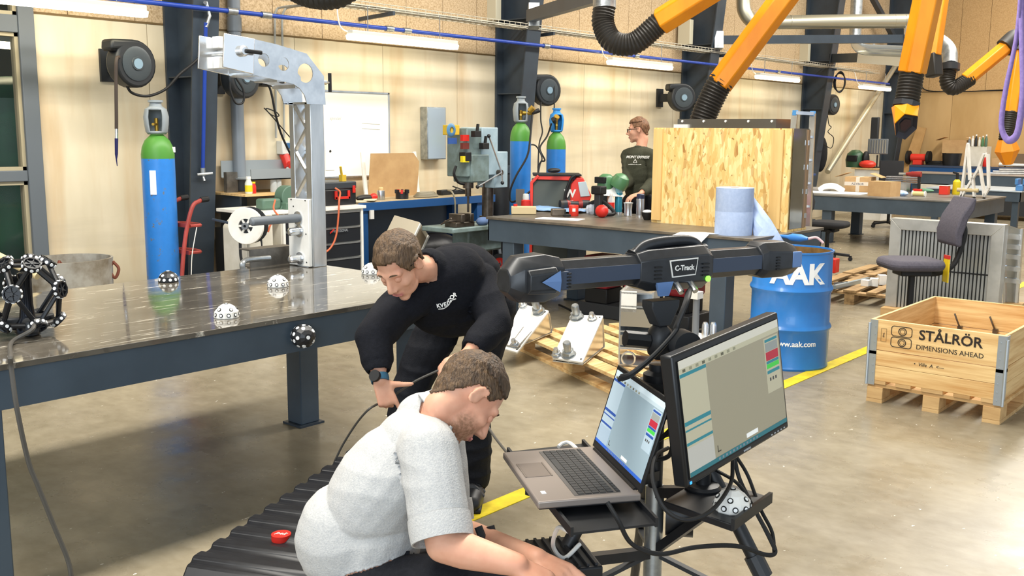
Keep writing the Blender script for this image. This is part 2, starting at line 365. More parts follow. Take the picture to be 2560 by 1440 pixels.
# wire mesh cable tray
YT = 8.05; ZT = at(1240, 64, 'y', YT).z
t = thing('cable_tray', 'galvanised wire mesh cable tray running above the blue pipe', 'cable tray', (9, YT, ZT))
m = MB()
for dy, dz in ((-.1, .055), (-.1, .02), (-.1, 0), (-.03, 0), (.03, 0), (.1, 0), (.1, .055)): m.cyl((5.6, YT+dy, ZT+dz), (21, YT+dy, ZT+dz), .0045, n=5)
m.build('long_wires', mat('tray_wire', '#cfc9b8', .4, .4), t)
m = MB(); x = 5.6
while x < 21:
    m.tube([(x, YT-.1, ZT+.058), (x, YT-.1, ZT), (x, YT+.1, ZT), (x, YT+.1, ZT+.058)], .004, 4); x += .1
m.build('cross_wires', mat('tray_wire', '#cfc9b8'), t, kind='stuff')
for dy, r in ((-.05, .012), (.0, .015), (.05, .01)):
    MB().tube([(5.7+i*.5, YT+dy+.015*math.sin(i*1.7+dy*40), ZT+.018) for i in range(31)], r, 6).build('cable', mat('grey_cable', '#8c8778', .5), t)
for px_ in (960, 1360, 1795, 2075):
    p = at(px_, 110, 'y', YT); MB().bar((p.x, YT-.16, ZT-.03), (p.x+.05, W, ZT-.05), .03, .04).build('bracket', M_steel, t, smooth=0)
# strip lights hung under the tray
YL = 7.83
for k, (xa, ya, lab) in enumerate(((872, 92, 'strip light over the whiteboard, second from the left'), (1523, 158, 'strip light over the standing man in the green shirt'), (1893, 190, 'strip light half behind the sloping orange arm near the stepladder'), (2152, 214, 'smallest and farthest strip light, in front of the corner column'), (-135, -28, 'strip light cut off by the top left corner, over the window'))):
    a = at(xa, ya, 'y', YL); z = 2.6 if k < 4 else 2.62; x = a.x
    t = thing('strip_light', lab, 'light', (x+.75, YL, z), group='strip lights along the back wall')
    MB().bx(x+.01, x+1.52, YL-.05, YL+.05, z+.03, z+.075).build('housing', mat('lamp_housing', '#c9c8c0', .5), t, bevel=.01)
    MB().prism([(-.055, .03), (-.04, -.02), (.04, -.02), (.055, .03)], 1.53, Mx(((0, 0, 1, x), (1, 0, 0, YL), (0, 1, 0, z), (0, 0, 0, 1)))).build('diffuser', M_lamp, t, bevel=.008)
    for dx in (.25, 1.28): MB().cyl((x+dx, YL, z+.07), (x+dx, YL, ZT), .005, n=6).build('hanger', M_galv, t)
    MB().tube(bez([(x+.06, YL+.03, z+.05), (x-.06, YL+.05, z+.1), (x-.04, YL+.12, ZT-.05), (x+.1, YT, ZT)]), .007, 6).build('feed_cable', M_white, t)
# ================================================================= left steel table and what stands on it
def worn_steel():
    m = bpy.data.materials.new('worn_steel_plate'); m.use_nodes = True; nt = m.node_tree; N = nt.nodes; L = nt.links; b = N['Principled BSDF']
    tc = N.new('ShaderNodeTexCoord')
    def nz(sc, de, st, ro=.6):
        mp = N.new('ShaderNodeMapping'); mp.inputs['Scale'].default_value = st; mp.inputs['Rotation'].default_value = (0, 0, .12)
        L.new(tc.outputs['Object'], mp.inputs[0]); n = N.new('ShaderNodeTexNoise'); n.inputs['Scale'].default_value = sc; n.inputs['Detail'].default_value = de; n.inputs['Roughness'].default_value = ro
        L.new(mp.outputs[0], n.inputs['Vector']); return n.outputs['Fac']
    def ramp(f, a, ca, c, cc):
        r = N.new('ShaderNodeValToRGB'); e = r.color_ramp.elements; e[0].position = a; e[0].color = lin(ca); e[1].position = c; e[1].color = lin(cc); L.new(f, r.inputs[0]); return r.outputs[0]
    c = ramp(nz(1.6, 6, (1, 2, 1)), .3, '#4a453e', .7, '#6a645a')
    s = ramp(nz(3.0, 8, (1.1, 22, 1), .7), .60, '#000000', .665, '#ffffff')
    x = N.new('ShaderNodeMix'); x.data_type = 'RGBA'; L.new(s, x.inputs[0]); L.new(c, x.inputs[6]); x.inputs[7].default_value = lin('#d8d2c4')
    s2 = ramp(nz(2.2, 8, (1.6, 7, 1), .75), .60, '#000000', .65, '#ffffff')
    y = N.new('ShaderNodeMix'); y.data_type = 'RGBA'; L.new(s2, y.inputs[0]); L.new(x.outputs[2], y.inputs[6]); y.inputs[7].default_value = lin('#cfc8b8')
    L.new(y.outputs[2], b.inputs['Base Color']); b.inputs['Metallic'].default_value = .12
    L.new(ramp(nz(5, 5, (1, 3, 1)), .3, '#303030', .7, '#5c5c5c'), b.inputs['Roughness']); return m
M_top = worn_steel()
def steel_table(label, x0, x1, y0, y1, T, legs, ah, lw=.13, inset=.015, tt=.022, foot=True, top=None, paint=None):
    paint = paint or M_steel2
    t = thing('steel_table', label, 'table', ((x0+x1)/2, (y0+y1)/2, 0))
    MB().bx(x0, x1, y0, y1, T-tt, T).build('table_top', top or M_top, t, bevel=.002)
    a, b, c, d = x0+inset, x1-inset, y0+inset, y1-inset
    for args in ((a, b, c, c+.012), (a, b, d-.012, d), (a, a+.012, c, d), (b-.012, b, c, d)): MB().bx(*args, T-tt-ah, T-tt).build('apron', paint, t, smooth=0)
    for lx, ly in legs:
        l = MB().bx(lx, lx+lw, ly, ly+lw, .012, T-tt).build('leg', paint, t, bevel=.006)
        if foot: MB().bx(lx-.02, lx+lw+.02, ly-.02, ly+lw+.02, 0, .012).build('foot_plate', M_steel, l, smooth=0)
    return t
TL = .88
steel_table('long heavy steel table with worn top carrying the aluminium arm', 1.26, 3.82, 3.545, 5.0, TL, ((1.275, 3.565), (3.40, 3.565), (3.41, 4.51), (1.275, 4.51)), .145)

# marker domes
M_dotw = mat('reflective_dot', '#f4f4f2', .4); M_dotk = mat('dot_black', '#0c0c0d', .5)
def dome(label, cat, loc, r, dark, full=False, ax=(0, 0, 1), spin=0, h=1.05):
    t = thing('marker_dome', label, cat, loc, group='marker domes')
    L = V(loc); ez = V(ax).normalized(); F = frame(L, ez.orthogonal() if abs(ez.z) < .9 else (math.cos(spin), math.sin(spin), 0), (0, 0, 1))
    if abs(ez.z) > .9:
        ex = V((math.cos(spin), math.sin(spin), 0)); F = Mx((ex, ez.cross(ex), ez)).transposed().to_4x4(); F.translation = L
    else:
        ex = V((0, 0, 1)).cross(ez).normalized(); F = Mx((ex, ez.cross(ex), ez)).transposed().to_4x4(); F.translation = L
    prof = [(r*.96, -.0), (r, .06*r), (r*.93, r*.5), (r*.62, r*.86), (r*.3, r*1.0*h), (.002, r*1.02*h)]
    if full: prof = [(r*.3, -.75*r), (r*.75, -.62*r), (r, -.2*r)] + prof[1:]
    n = 10
    MB(F).lathe(prof, n=n).build('shell', M_black if dark else M_white, t, smooth=0)
    rings = [(.275, .965, 0), (.68, .785, 1)] + ([(-.42, .86, 0)] if full else [])
    for hz, rr, kk in rings:
        for j in range(n if kk == 0 else 5):
            a = 2*PI*(j+.5)/n if kk == 0 else 2*PI*(j+.5)/5
            nn = V((math.cos(a), math.sin(a), .18 if kk == 0 else 1.0)).normalized()
            if hz < 0: nn = V((math.cos(a), math.sin(a), -.6)).normalized()
            p = V((rr*r*math.cos(a)*math.cos(PI/n), rr*r*math.sin(a)*math.cos(PI/n), hz*r))
            d = MB(F).cyl(p-nn*.004, p+nn*.0025, r*.155, n=12).build('target_dot', M_dotw if dark else M_dotk, t)
            if not dark: MB(F).cyl(p, p+nn*.0032, r*.1, n=12).build('dot_centre', M_dotw, d)
    p = V((0, 0, 1.02*r*h)); d = MB(F).cyl(p-V((0, 0, .003)), p+V((0, 0, .002)), r*.155, n=12).build('target_dot', M_dotw if dark else M_dotk, t)
    if not dark: MB(F).cyl(p, p+V((0, 0, .0028)), r*.1, n=12).build('dot_centre', M_dotw, d)
    return t
dome('white faceted marker dome near the front edge of the long table', 'marker', at(567, 793, 'z', TL), .056, False, spin=.2)
dome('white faceted marker dome in the middle of the long table', 'marker', at(695, 716, 'z', TL), .057, False, spin=.5)
dome('white faceted marker dome at the table end, half hidden by the bent man\'s head', 'marker', at(928, 684, 'z', TL), .057, False, spin=.1)
dome('black marker dome with white dots at the back of the long table', 'marker', at(421, 704, 'z', TL), .054, True, spin=.3)
p = at(766, 842, 'y', 3.5)
dome('black ball with white dots stuck to the side of the long table', 'marker', p+V((0, .025, 0)), .054, True, True, ax=(-.25, -1, .05))

# spherical tracking probe
B = at(72, 838, 'z', TL); C0 = B+V((0, 0, .175))
t = thing('tracking_probe', 'black spherical tube-frame probe covered in white reflector dots', 'probe', B)
M_pt = mat('probe_tube', '#101114', .3, c2='#191b1f', scale=5); nodes = []
for k in range(5): a = R_(-95+72*k); nodes.append(V((.085*math.cos(a), .085*math.sin(a), .115)))
for k in range(5): a = R_(-59+72*k); nodes.append(V((.15*math.cos(a), .15*math.sin(a), .015)))
for k in range(5): a = R_(-95+72*k); nodes.append(V((.11*math.cos(a), .11*math.sin(a), -.12)))
ed = [(k, (k+1) % 5) for k in range(5)] + [(k, 5+k) for k in range(5)] + [(k, 5+(k-1) % 5) for k in range(5)] + [(5+k, 10+k) for k in range(5)] + [(5+k, 10+(k+1) % 5) for k in range(5)] + [(10+k, 10+(k+1) % 5) for k in range(5)]
for a, b in ed: MB().cyl(C0+nodes[a], C0+nodes[b], .0095, n=8).build('strut', M_pt, t)
for i, q in enumerate(nodes):
    nn = q.normalized(); F = frame(C0+q, nn.orthogonal(), nn.cross(nn.orthogonal()))
    w = MB(F).lathe([(.014, -.012), (.034, -.012), (.036, 0), (.034, .012), (.028, .012), (.026, .004), (.014, .004)], n=10).build('node_wheel', M_pt, t, smooth=20)
    sp = MB(F)
    for k in range(6): sp.bar((0, 0, .007), (.03*math.cos(k*PI/3), .03*math.sin(k*PI/3), .007), .004, .004)
    sp.cyl((0, 0, .0), (0, 0, .012), .007, n=8).build('spokes', M_dark, w)
    for k in range(10):
        a = 2*PI*(k+.5)/10; d = V((math.cos(a), math.sin(a), 0))
        MB(F).cyl(d*.03, d*.0365, .0068, n=8).build('dot', M_dotw, w)
MB().lathe([(.028, -.165), (.05, -.16), (.05, -.13), (.03, -.1), (.024, -.05), (.024, .05), (.028, .06), (.028, .075), (.012, .08)], C0, n=20).build('centre_post', mat('gun_metal', '#23252b', .18, .7), t)
for a in (20, 140, 260):
    d = V((math.cos(R_(a)), math.sin(R_(a)), 0)); MB().prism([(.02, -.02), (.06, -.035), (.11, -.03), (.115, .012), (.06, .03), (.02, .02)], .05, frame(C0+V((0, 0, -.15)), d, V((0, 0, 1)).cross(d))).build('scanner_head', M_dark, t, bevel=.008)
MB().lathe([(.035, 0), (.045, .005), (.04, .02)], B, n=16).build('foot', M_black, t)
Mcab = mat('grey_lead', '#4c4944', .5)
pts = [B+V((-.02, -.1, .075)), B+V((-.05, -.15, .05)), at(30, 855, 'z', TL+.012), at(26, 888, 'y', 3.53), at(28, 920, 'y', 3.515), at(42, 1020, 'y', 3.48), at(70, 1150, 'y', 3.47), at(95, 1215, 'y', 3.46), at(135, 1315, 'y', 3.44), at(168, 1395, 'y', 3.42), at(178, 1440, 'y', 3.41), at(180, 1490, 'z', .012), at(260, 1560, 'z', .012)]
MB().tube(bez(pts, 8), .0085, 8).build('probe_cable', Mcab, label='grey cable hanging from the spherical probe over the table edge to the floor', cat='cable')

# ---------------------------------------------------------------- aluminium arm fixture
P = at(783, 668, 'z', TL); cx0, cy0 = P.x-.01, P.y-.02     # near lower corner of the column
t = thing('truss_fixture', 'tall aluminium truss column with a cranked cantilever arm on the long table', 'fixture', (cx0+.05, cy0+.1, TL))
XA, XB, YA, YB = cx0, cx0+.1, cy0, cy0+.205
ztop = at(783, 255, 'y', YA).z
MB().bx(XA, XB, YA, YA+.055, TL, ztop).build('upright', M_alu, t, bevel=.004)
MB().bx(XA, XB, YB-.045, YB, TL, ztop).build('upright', M_alu, t, bevel=.004)
for xx in (XA+.006, XB-.016):
    z = TL+.42; s = 0
    while z < ztop-.05:
        y0, y1 = (YA+.05, YB-.04) if s else (YB-.04, YA+.05)
        MB().bar((xx+.005, y0, z), (xx+.005, y1, min(z+.135, ztop)), .012, .02, up=(1, 0, 0)).build('lacing_bar', M_alub, t, smooth=0); z += .135; s ^= 1
MB().bx(XA, XB, YA, YB, ztop-.012, ztop+.0).build('top_plate', M_alu, t, smooth=0)
pl = MB().bx(XA-.022, XA, YA+.012, YB+.005, TL+.004, at(760, 497, 'x', XA).z).build('face_plate', M_white, t, bevel=.004)
for yy, zz in ((YA+.04, .03), (YA+.04, .2), (YA+.04, .4), (YB-.03, .4), (YB-.05, .36), (YB-.03, .2)): MB().cyl((XA-.0235, yy, TL+zz), (XA-.02, yy, TL+zz), .005, n=8).build('bolt_hole', M_rub, pl)
for i, (yy, zz, r, ln) in enumerate(((YA+.11, .292, .026, .34), (YA+.1, .215, .024, .085), (YA+.1, .05, .024, .085))):
    pn = MB().lathe([(r, 0), (r, ln-r*.4), (r*.6, ln), (.003, ln+.002)], (XA-.02, yy, TL+zz), (-1, 0, 0), n=18).build('spigot' if i == 0 else 'pin', M_grille if i == 0 else M_alub, t)
    MB().lathe([(r*1.6, 0), (r*1.6, .008), (r, .01)], (XA-.021, yy, TL+zz), (-1, 0, 0), n=18).build('collar', M_alub, pn)
# cranked head: two cut plates joined by cross pieces
def pl2(pts, Y): return [(at(x, y, 'y', Y).x, at(x, y, 'y', Y).z) for x, y in pts]
FY = lambda Y: Mx(((1, 0, 0, 0), (0, 0, -1, Y), (0, 1, 0, 0), (0, 0, 0, 1)))
YH = YA-.004
outl = [(630, 97), (690, 111), (765, 134), (808, 190), (813, 262), (766, 260), (760, 238), (748, 221), (732, 210), (716, 206), (628, 186)]
def hole(x, y, rx, Y):
    c = at(x, y, 'y', Y); e = at(x+rx, y, 'y', Y); r = abs(e.x-c.x); return circ(c.x, c.z, r, 20)
hl = [(658, 150, 14), (707, 160, 14), (762, 183, 19)]
MB().plate(pl2(outl, YH), [hole(*h, YH) for h in hl], .006, FY(YH)).build('head_plate', M_alub, t, smooth=0)
dX = 0
o2 = pl2(outl, YH); MB().plate(o2, [circ(at(h[0], h[1], 'y', YH).x, at(h[0], h[1], 'y', YH).z, abs(at(h[0]+h[2], h[1], 'y', YH).x-at(h[0], h[1], 'y', YH).x), 20) for h in hl], .006, FY(YB+.01)).build('head_plate', M_alub, t, smooth=0)
e2 = pl2([(556, 83), (632, 97), (630, 186), (553, 168)], YH); MB().prism(e2, .012, FY(YH-.006)).build('end_plate', mat('polished_plate', '#eef0f2', .15, .9), t, bevel=.003)
MB().prism(e2, .012, FY(YB+.022)).build('end_plate', MATS['polished_plate'], t, bevel=.003)
ex = lambda x, y: at(x, y, 'y', YH)
def cross(x, y, w=.02, h=.01): 
    p = ex(x, y); MB().bx(p.x-w, p.x+w, YH, YB+.01, p.z-h, p.z+h).build('cross_piece', M_alu, t, smooth=0)
for x, y in ((650, 108), (720, 124), (640, 186), (700, 200), (745, 216)): cross(x, y)
p = ex(600, 128)
MB().cyl((p.x, YH-.02, p.z), (p.x, YB+.05, p.z), .016, n=12).build('clamp_rod', M_alub, t)
MB().lathe([(.03, 0), (.03, .02), (.02, .03)], (p.x, YH-.018, p.z), (0, -1, 0), n=16).build('clamp_nut', M_alub, t)
MB().bar((p.x, YH-.05, p.z+.0), (p.x+.1, YH-.06, p.z-.005), .018, .022).build('lever', M_rub, t, bevel=.006)
for dz in (.055, -.055): MB().bx(p.x-.03, p.x+.03, YB-.05, YB+.01, p.z+dz-.032, p.z+dz+.032).build('spacer_block', M_white, t, bevel=.004)
p = ex(806, 205)
MB().cyl((p.x, YH+.03, p.z), (p.x+.05, YH+.03, p.z), .014, n=10).cyl((p.x+.05, YH+.03, p.z), (p.x+.08, YH+.03, p.z), .008, n=8).build('screw', M_alub, t)
MB().cyl((p.x+.08, YH+.03, p.z-.055), (p.x+.08, YH+.03, p.z+.055), .011, n=10).build('tee_handle', M_rub, t)
# steel channel and bent bar behind it
p = at(652, 668, 'z', TL); MB().prism([(0, 0), (.11, 0), (.11, .008), (.008, .008), (.008, .1), (.11, .1), (.11, .108), (0, .108)], .32, Mx(((0, 0, 1, p.x-.06), (1, 0, 0, p.y+.02), (0, 1, 0, TL), (0, 0, 0, 1)))).build('steel_channel', mat('raw_steel', '#7a7670', .35, .6, c2='#5d5a55', scale=10), label='short steel channel lying on the table beside the aluminium column', cat='channel', smooth=0)
a, b = at(607, 672, 'z', TL+.02), at(640, 668, 'z', TL+.02)
MB().tube(bez([a, a+V((0, .0, .03)), a+V((.05, .02, .045)), b+V((.1, .0, .045))]), .016, 10).build('bent_rod', M_galv, label='bent galvanised bar lying at the back edge of the table', cat='bar')
# ================================================================= optical tracker on its tripod cart
def loft(F, secs):
    """octagonal sections (x, half height up, half height down, half depth, chamfer)"""
    m = MB(F); vs = []; fs = []
    for x, hu, hd, d, c in secs:
        vs += [(x, hu, -d+c), (x, hu, d-c), (x, hu-c, d), (x, -hd+c, d), (x, -hd, d-c), (x, -hd, -d+c), (x, -hd+c, -d), (x, hu-c, -d)]
    k = len(secs)
    for i in range(k-1): fs += [(i*8+j, i*8+(j+1) % 8, (i+1)*8+(j+1) % 8, (i+1)*8+j) for j in range(8)]
    fs += [tuple(range(8))[::-1], tuple(range((k-1)*8, k*8))]
    m.add(vs, fs); return m
A = dep(1262, 700, 2.62); Bq = dep(1978, 646, 3.15); LN = (Bq-A).length
FT = frame(A, Bq-A, (0, 0, 1))
Q = dep(1652, 760, 2.87)
t = thing('optical_tracker', 'long black two-lens optical tracker bar on top of the tripod', 'tracker', dep(1655, 735, 2.87))
M_tr = mat('tracker_shell', '#202225', .34, c2='#26282c', scale=40, detail=2); M_trb = mat('tracker_panel', '#343e50', .36); M_trc = mat('tracker_facet', '#5c7aa8', .35)
loft(FT, [(.13, .045, .038, .042, .022), (LN-.13, .045, .038, .042, .022)]).build('bar', M_tr, t, bevel=.002)
for bx_, bw_ in ((.3, .3), (LN-.26, .24)): MB(FT).box((bx_, .003, .0425), (bw_, .042, .004)).build('bar_panel', M_trb, t, smooth=0)
loft(FT, [(-.005, .028, .03, .035, .015), (.03, .062, .06, .055, .03), (.105, .066, .064, .06, .03), (.15, .056, .05, .055, .025), (.16, .047, .04, .046, .022)]).build('end_cap', M_tr, t, bevel=.003)
loft(FT, [(LN-.17, .047, .04, .046, .022), (LN-.15, .06, .05, .056, .025), (LN-.06, .06, .052, .056, .03), (LN-.012, .045, .045, .045, .025), (LN, .03, .03, .035, .015)]).build('end_cap', M_tr, t, bevel=.003)
# lens pods facing the viewer
loft(FT, [(.035, .03, .034, .074, .012), (.118, .036, .036, .08, .012)]).build('lens_pod', M_tr, t, bevel=.003)
m = MB(FT); m.add([(.065, .0, .082), (.122, .028, .0825), (.122, -.03, .0825), (.122, .0, .087)], [(0, 2, 3), (0, 3, 1), (1, 3, 2), (0, 1, 2)]); m.build('facet', M_trc, t, smooth=0)
MB(FT).box((.148, -.004, .056), (.03, .05, .01)).build('joint_cover', M_trb, t, bevel=.002)
for k in range(5): MB(FT).box((.163, .014-.009*k, .0595), (.014, .004, .006)).build('vent_fin', M_rub, t, smooth=0)
MB(FT).box((LN-.03, .004, .05), (.04, .05, .012)).build('facet', M_trc, t, bevel=.004)
for k in range(5): MB(FT).box((LN-.115, .016-.009*k, .0575), (.014, .004, .006)).build('vent_fin', M_rub, t, smooth=0)
# hub with carry handle, label, connectors
xc = .55
loft(FT, [(xc-.135, .05, .045, .046, .02), (xc-.1, .06, .058, .06, .025), (xc+.1, .066, .062, .062, .025), (xc+.135, .05, .045, .046, .02)]).build('hub', M_tr, t, bevel=.003)
MB(FT).tube(bez([(xc-.125, .04, .0), (xc-.085, .068, .0), (xc, .078, 0), (xc+.085, .074, 0), (xc+.125, .045, 0)], 6), [.026]+[.017]*11+[.016]*12+[.026], 8).build('handle', M_tr, t, smooth=60)
MB(FT).prism([(xc-.045, .027), (xc+.06, .03), (xc+.052, -.02), (xc-.034, -.023)], .003, Mx.Translation((0, .004, .061))).build('badge_border', M_white, t, smooth=0)
MB(FT).prism([(xc-.041, .0235), (xc+.056, .0265), (xc+.049, -.0165), (xc-.031, -.0195)], .003, Mx.Translation((0, .004, .062))).build('badge', M_black, t, smooth=0)
text('C-Track', .021, M_white, t, FT @ Mx.Translation((xc+.008, .007, .0655)), bold=.0006)
for k in range(4):
    for s in (-.085, .09): MB(FT).box((xc+s, .014-.011*k, .062), (.024, .004, .008)).build('vent_fin', M_rub, t, smooth=0)
MB(FT).prism([(xc-.09, -.03), (xc-.03, -.03), (xc-.045, -.07), (xc-.078, -.07)], .01, Mx.Translation((0, 0, .055))).build('facet', M_trc, t, smooth=0)
MB(FT).cyl((xc+.1, -.03, .06), (xc+.1, -.03, .066), .009, n=12).build('status_light', mat('green_led', '#8dff4f', .4, emit=1.2), t)
for dx in (-.012, .04): MB(FT).cyl((xc+dx, -.035, .05), (xc+dx-.004, -.06, .085), .009, n=10).build('connector', M_alub, t)
# cables running from the connectors down behind the laptop
pr = [FT @ V((xc+.02, -.05, .085)), dep(1722, 750, 2.7), dep(1700, 805, 2.68), dep(1690, 830, 2.68), dep(1640, 885, 2.66), dep(1585, 930, 2.66), dep(1556, 940, 2.68)]
for k in range(3):
    off = V((.006*k-.006, .008*k, -.007*k)); MB().tube(bez([q+off for q in pr], 8), .0065, 8).build('tracker_cable', M_rub, label=('nearest', 'middle', 'farthest')[k]+' of three black cables looping from the tracker connectors', cat='cable', group='cables on the tracker stand')
# tripod and cart
t = thing('tripod_stand', 'black tripod cart with two shelves carrying the tracker, laptop and monitor', 'tripod', (Q.x, Q.y, 0))
qx, qy = Q.x, Q.y
zh = dep(1655, 735, 2.87).z-.02
MB().prism([(-.05, .0), (.05, 0), (.05, -.02), (.02, -.075), (-.02, -.075), (-.05, -.02)], .05, frame((qx, qy, zh+.005), FT.col[0].to_3d(), (0, 0, 1)) @ Mx.Translation((0, 0, -.025))).build('head_bracket', M_dark, t, bevel=.003)
hb = MB().lathe([(.02, -.05), (.034, -.035), (.04, 0), (.034, .035), (.02, .05)], (qx, qy, zh-.12), n=20).build('ball_head', M_black, t)
vd = V((-.75, -.66, 0)); MB().cyl(V((qx, qy, zh-.12))+V((.03, -.05, 0)), V((qx, qy, zh-.12))+V((.03, -.05, 0))+V((-.035, -.05, 0)), .042, n=24).build('lock_dial', M_dark, hb)
MB().cyl((qx-.03, qy+.02, zh-.115), (qx-.09, qy+.06, zh-.105), .024, n=8).build('knob', M_black, hb)
MB().lathe([(.045, 0), (.045, .02), (.028, .03), (.028, .05)], (qx, qy, zh-.235), n=20).lathe([(.05, -.06), (.06, -.05), (.06, -.0), (.045, 0)], (qx, qy, zh-.235), n=8).build('collar', M_black, t)
MB().cyl((qx, qy, .15), (qx, qy, zh-.23), .022, n=16).build('centre_column', M_black, t)
MB().cyl((qx, qy, .12), (qx, qy, .66), .028, n=18).build('lower_tube', M_galv, t)
apx = V((qx, qy, zh-.28))
pr_ = dep(1905, 1375, 2.8); d1 = (pr_-apx); foot1 = apx+d1*(apx.z/(apx.z-pr_.z))
r1 = (foot1-V((qx, qy, 0))); r1.z = 0; az = math.atan2(r1.y, r1.x); rad = min(r1.length, .62)
for k, lab in enumerate((0, 120, 240)):
    a = az+R_(lab); dv = V((math.cos(a), math.sin(a), 0)); top = apx+dv*.05; ft = V((qx, qy, 0))+dv*rad; mid = top.lerp(ft, .5)
    l = MB().cyl(top, mid, .021, n=12).cyl(mid.lerp(top, .06), ft+V((0, 0, .02)), .016, n=10).build('leg', M_black, t)
    MB().lathe([(.024, 0), (.026, .03), (.018, .05)], ft, n=12).build('rubber_foot', M_rub, l)
    MB().cyl(mid.lerp(top, .1), mid.lerp(ft, .02), .027, n=10).build('leg_clamp', M_dark, l)
    MB().bar((qx, qy, .45), mid.lerp(ft, .25), .02, .012).build('spreader', M_dark, t, smooth=0)
MB().cyl((qx+.02, qy-.03, .58), (qx+.06, qy-.1, .58), .07, n=20).build('crank_housing', M_black, t)
# laptop shelf
Lb = dep(1345, 1255, 2.5); Lz = Lb.z
La, Lc, Ld = at(1257, 1130, 'z', Lz), at(1600, 1228, 'z', Lz), at(1478, 1112, 'z', Lz)
ux = (La-Lb).normalized(); uy = V((ux.y, -ux.x, 0))          # along the front edge, towards the hinge
zs = Lz-.03
sh = MB(frame(Lb+V((0, 0, -.03-.012)), ux, uy) if 0 else None)
s0 = at(1372, 1264, 'z', zs-.02); s1 = at(1430, 1338, 'z', zs-.02); s2 = at(1642, 1314, 'z', zs-.02); s3 = at(1585, 1236, 'z', zs-.02); s4 = s3+(s0-s1)*2.2; s5 = s0+(s0-s1)*2.2
sh = MB(); sh.prism([(p.x, p.y) for p in (s1, s2, s4, s5)], .006, Mx.Translation((0, 0, zs-.02))); sh.build('laptop_shelf', M_black, t, smooth=0)
MB().bar(s1+V((0, 0, .008)), s5+V((0, 0, .008)), .008, .024).bar(s2+V((0, 0, .008)), s4+V((0, 0, .008)), .008, .024).build('shelf_lip', M_black, t, smooth=0)
MB().bx(min(s1.x, s4.x)+.12, min(s1.x, s4.x)+.2, (s1.y+s4.y)/2-.05, (s1.y+s4.y)/2+.05, zs-.014, Lz-.012).build('riser_block', M_black, t, smooth=0)
MB().bar(((s2+s4)/2)+V((-.05, 0, -.01)), (qx, qy, zs-.05), .04, .03).build('shelf_arm', M_black, t, smooth=0)
# monitor shelf
zm2 = .70
p = [at(1658, 1252, 'z', zm2), at(1832, 1312, 'z', zm2), at(1927, 1243, 'z', zm2), at(1765, 1188, 'z', zm2)]
MB().prism([(q.x, q.y) for q in p], .02, Mx.Translation((0, 0, zm2-.02))).build('monitor_shelf', M_black, t, bevel=.003)
MB().bar(p[1]+V((0, 0, 0)), p[2]+V((0, 0, 0)), .01, .03).build('shelf_lip', M_black, t, smooth=0)
MB().bar((p[0]+p[3])/2+V((.03, 0, -.02)), (qx, qy, zm2-.06), .04, .03).bar((p[0]+p[2])/2+V((0, 0, -.02)), (qx, qy, zm2-.25), .025, .025).build('shelf_arm', M_black, t, smooth=0)
# ---------------------------------------------------------------- laptop
t = thing('laptop', 'open grey laptop on the left shelf of the tripod', 'laptop', (Lb.x, Lb.y, Lz-.02))
M_lap = mat('laptop_alloy', '#8d837c', .35, .35); M_lapk = mat('laptop_bezel', '#141517', .35); M_key = mat('key_black', '#1d1e20', .55)
Wd, Dp = .402, .276
FL = Mx((ux, uy, V((0, 0, 1)))).transposed().to_4x4() if ux.cross(uy).z > 0 else Mx((ux, uy, V((0, 0, 1)))).transposed().to_4x4()
FL.translation = Lb
MB(FL).box((Wd/2, Dp/2, -.01), (Wd, Dp, .02)).build('base', [M_lap], t, bevel=.004)
MB(FL).box((Wd/2, Dp/2, -.0215), (Wd-.01, Dp-.01, .003)).build('underside', M_lapk, t, smooth=0)
MB(FL).box((Wd/2, .165, .0004), (.36, .125, .0012)).build('key_well', mat('key_well', '#4c4845', .6), t, smooth=0)
kb = thing  # keys
K = MB(); 
for r in range(6):
    n = 19; kh = .0185 if r else .012
    for c in range(n):
        x0 = .024+c*.0187; y0 = .228-.0195*r-(0 if r else -.002)
        if r == 5 and 4 <= c <= 8:
            if c == 4: K.box((Wd-x0-.008-.0374, y0-.008, .0018), (.091, .0165, .0024))
            continue
        K.box((Wd-x0-.008, y0-.008, .0018), (.0165, .0165 if r else .01, .0024))
K.M = FL
K2 = MB(FL); K2.v = [FL @ v for v in K.v]; K2.f = K.f; K2.mi = K.mi
K2.build('keys', M_key, t, kind='stuff', smooth=0)
MB(FL).box((Wd*.58, .05, .0006), (.11, .065, .0012)).build('touchpad', mat('touchpad', '#7c726b', .3, .3), t, smooth=0)
MB(FL).box((Wd*.58, .0868, .0014), (.11, .004, .0014)).box((Wd*.58, .0145, .0014), (.11, .004, .0014)).build('pad_button', mat('touchpad', '#7c726b'), t, smooth=0)
MB(FL).box((.06, .03, .0008), (.018, .012, .001)).build('sticker', M_dotw, t, smooth=0)
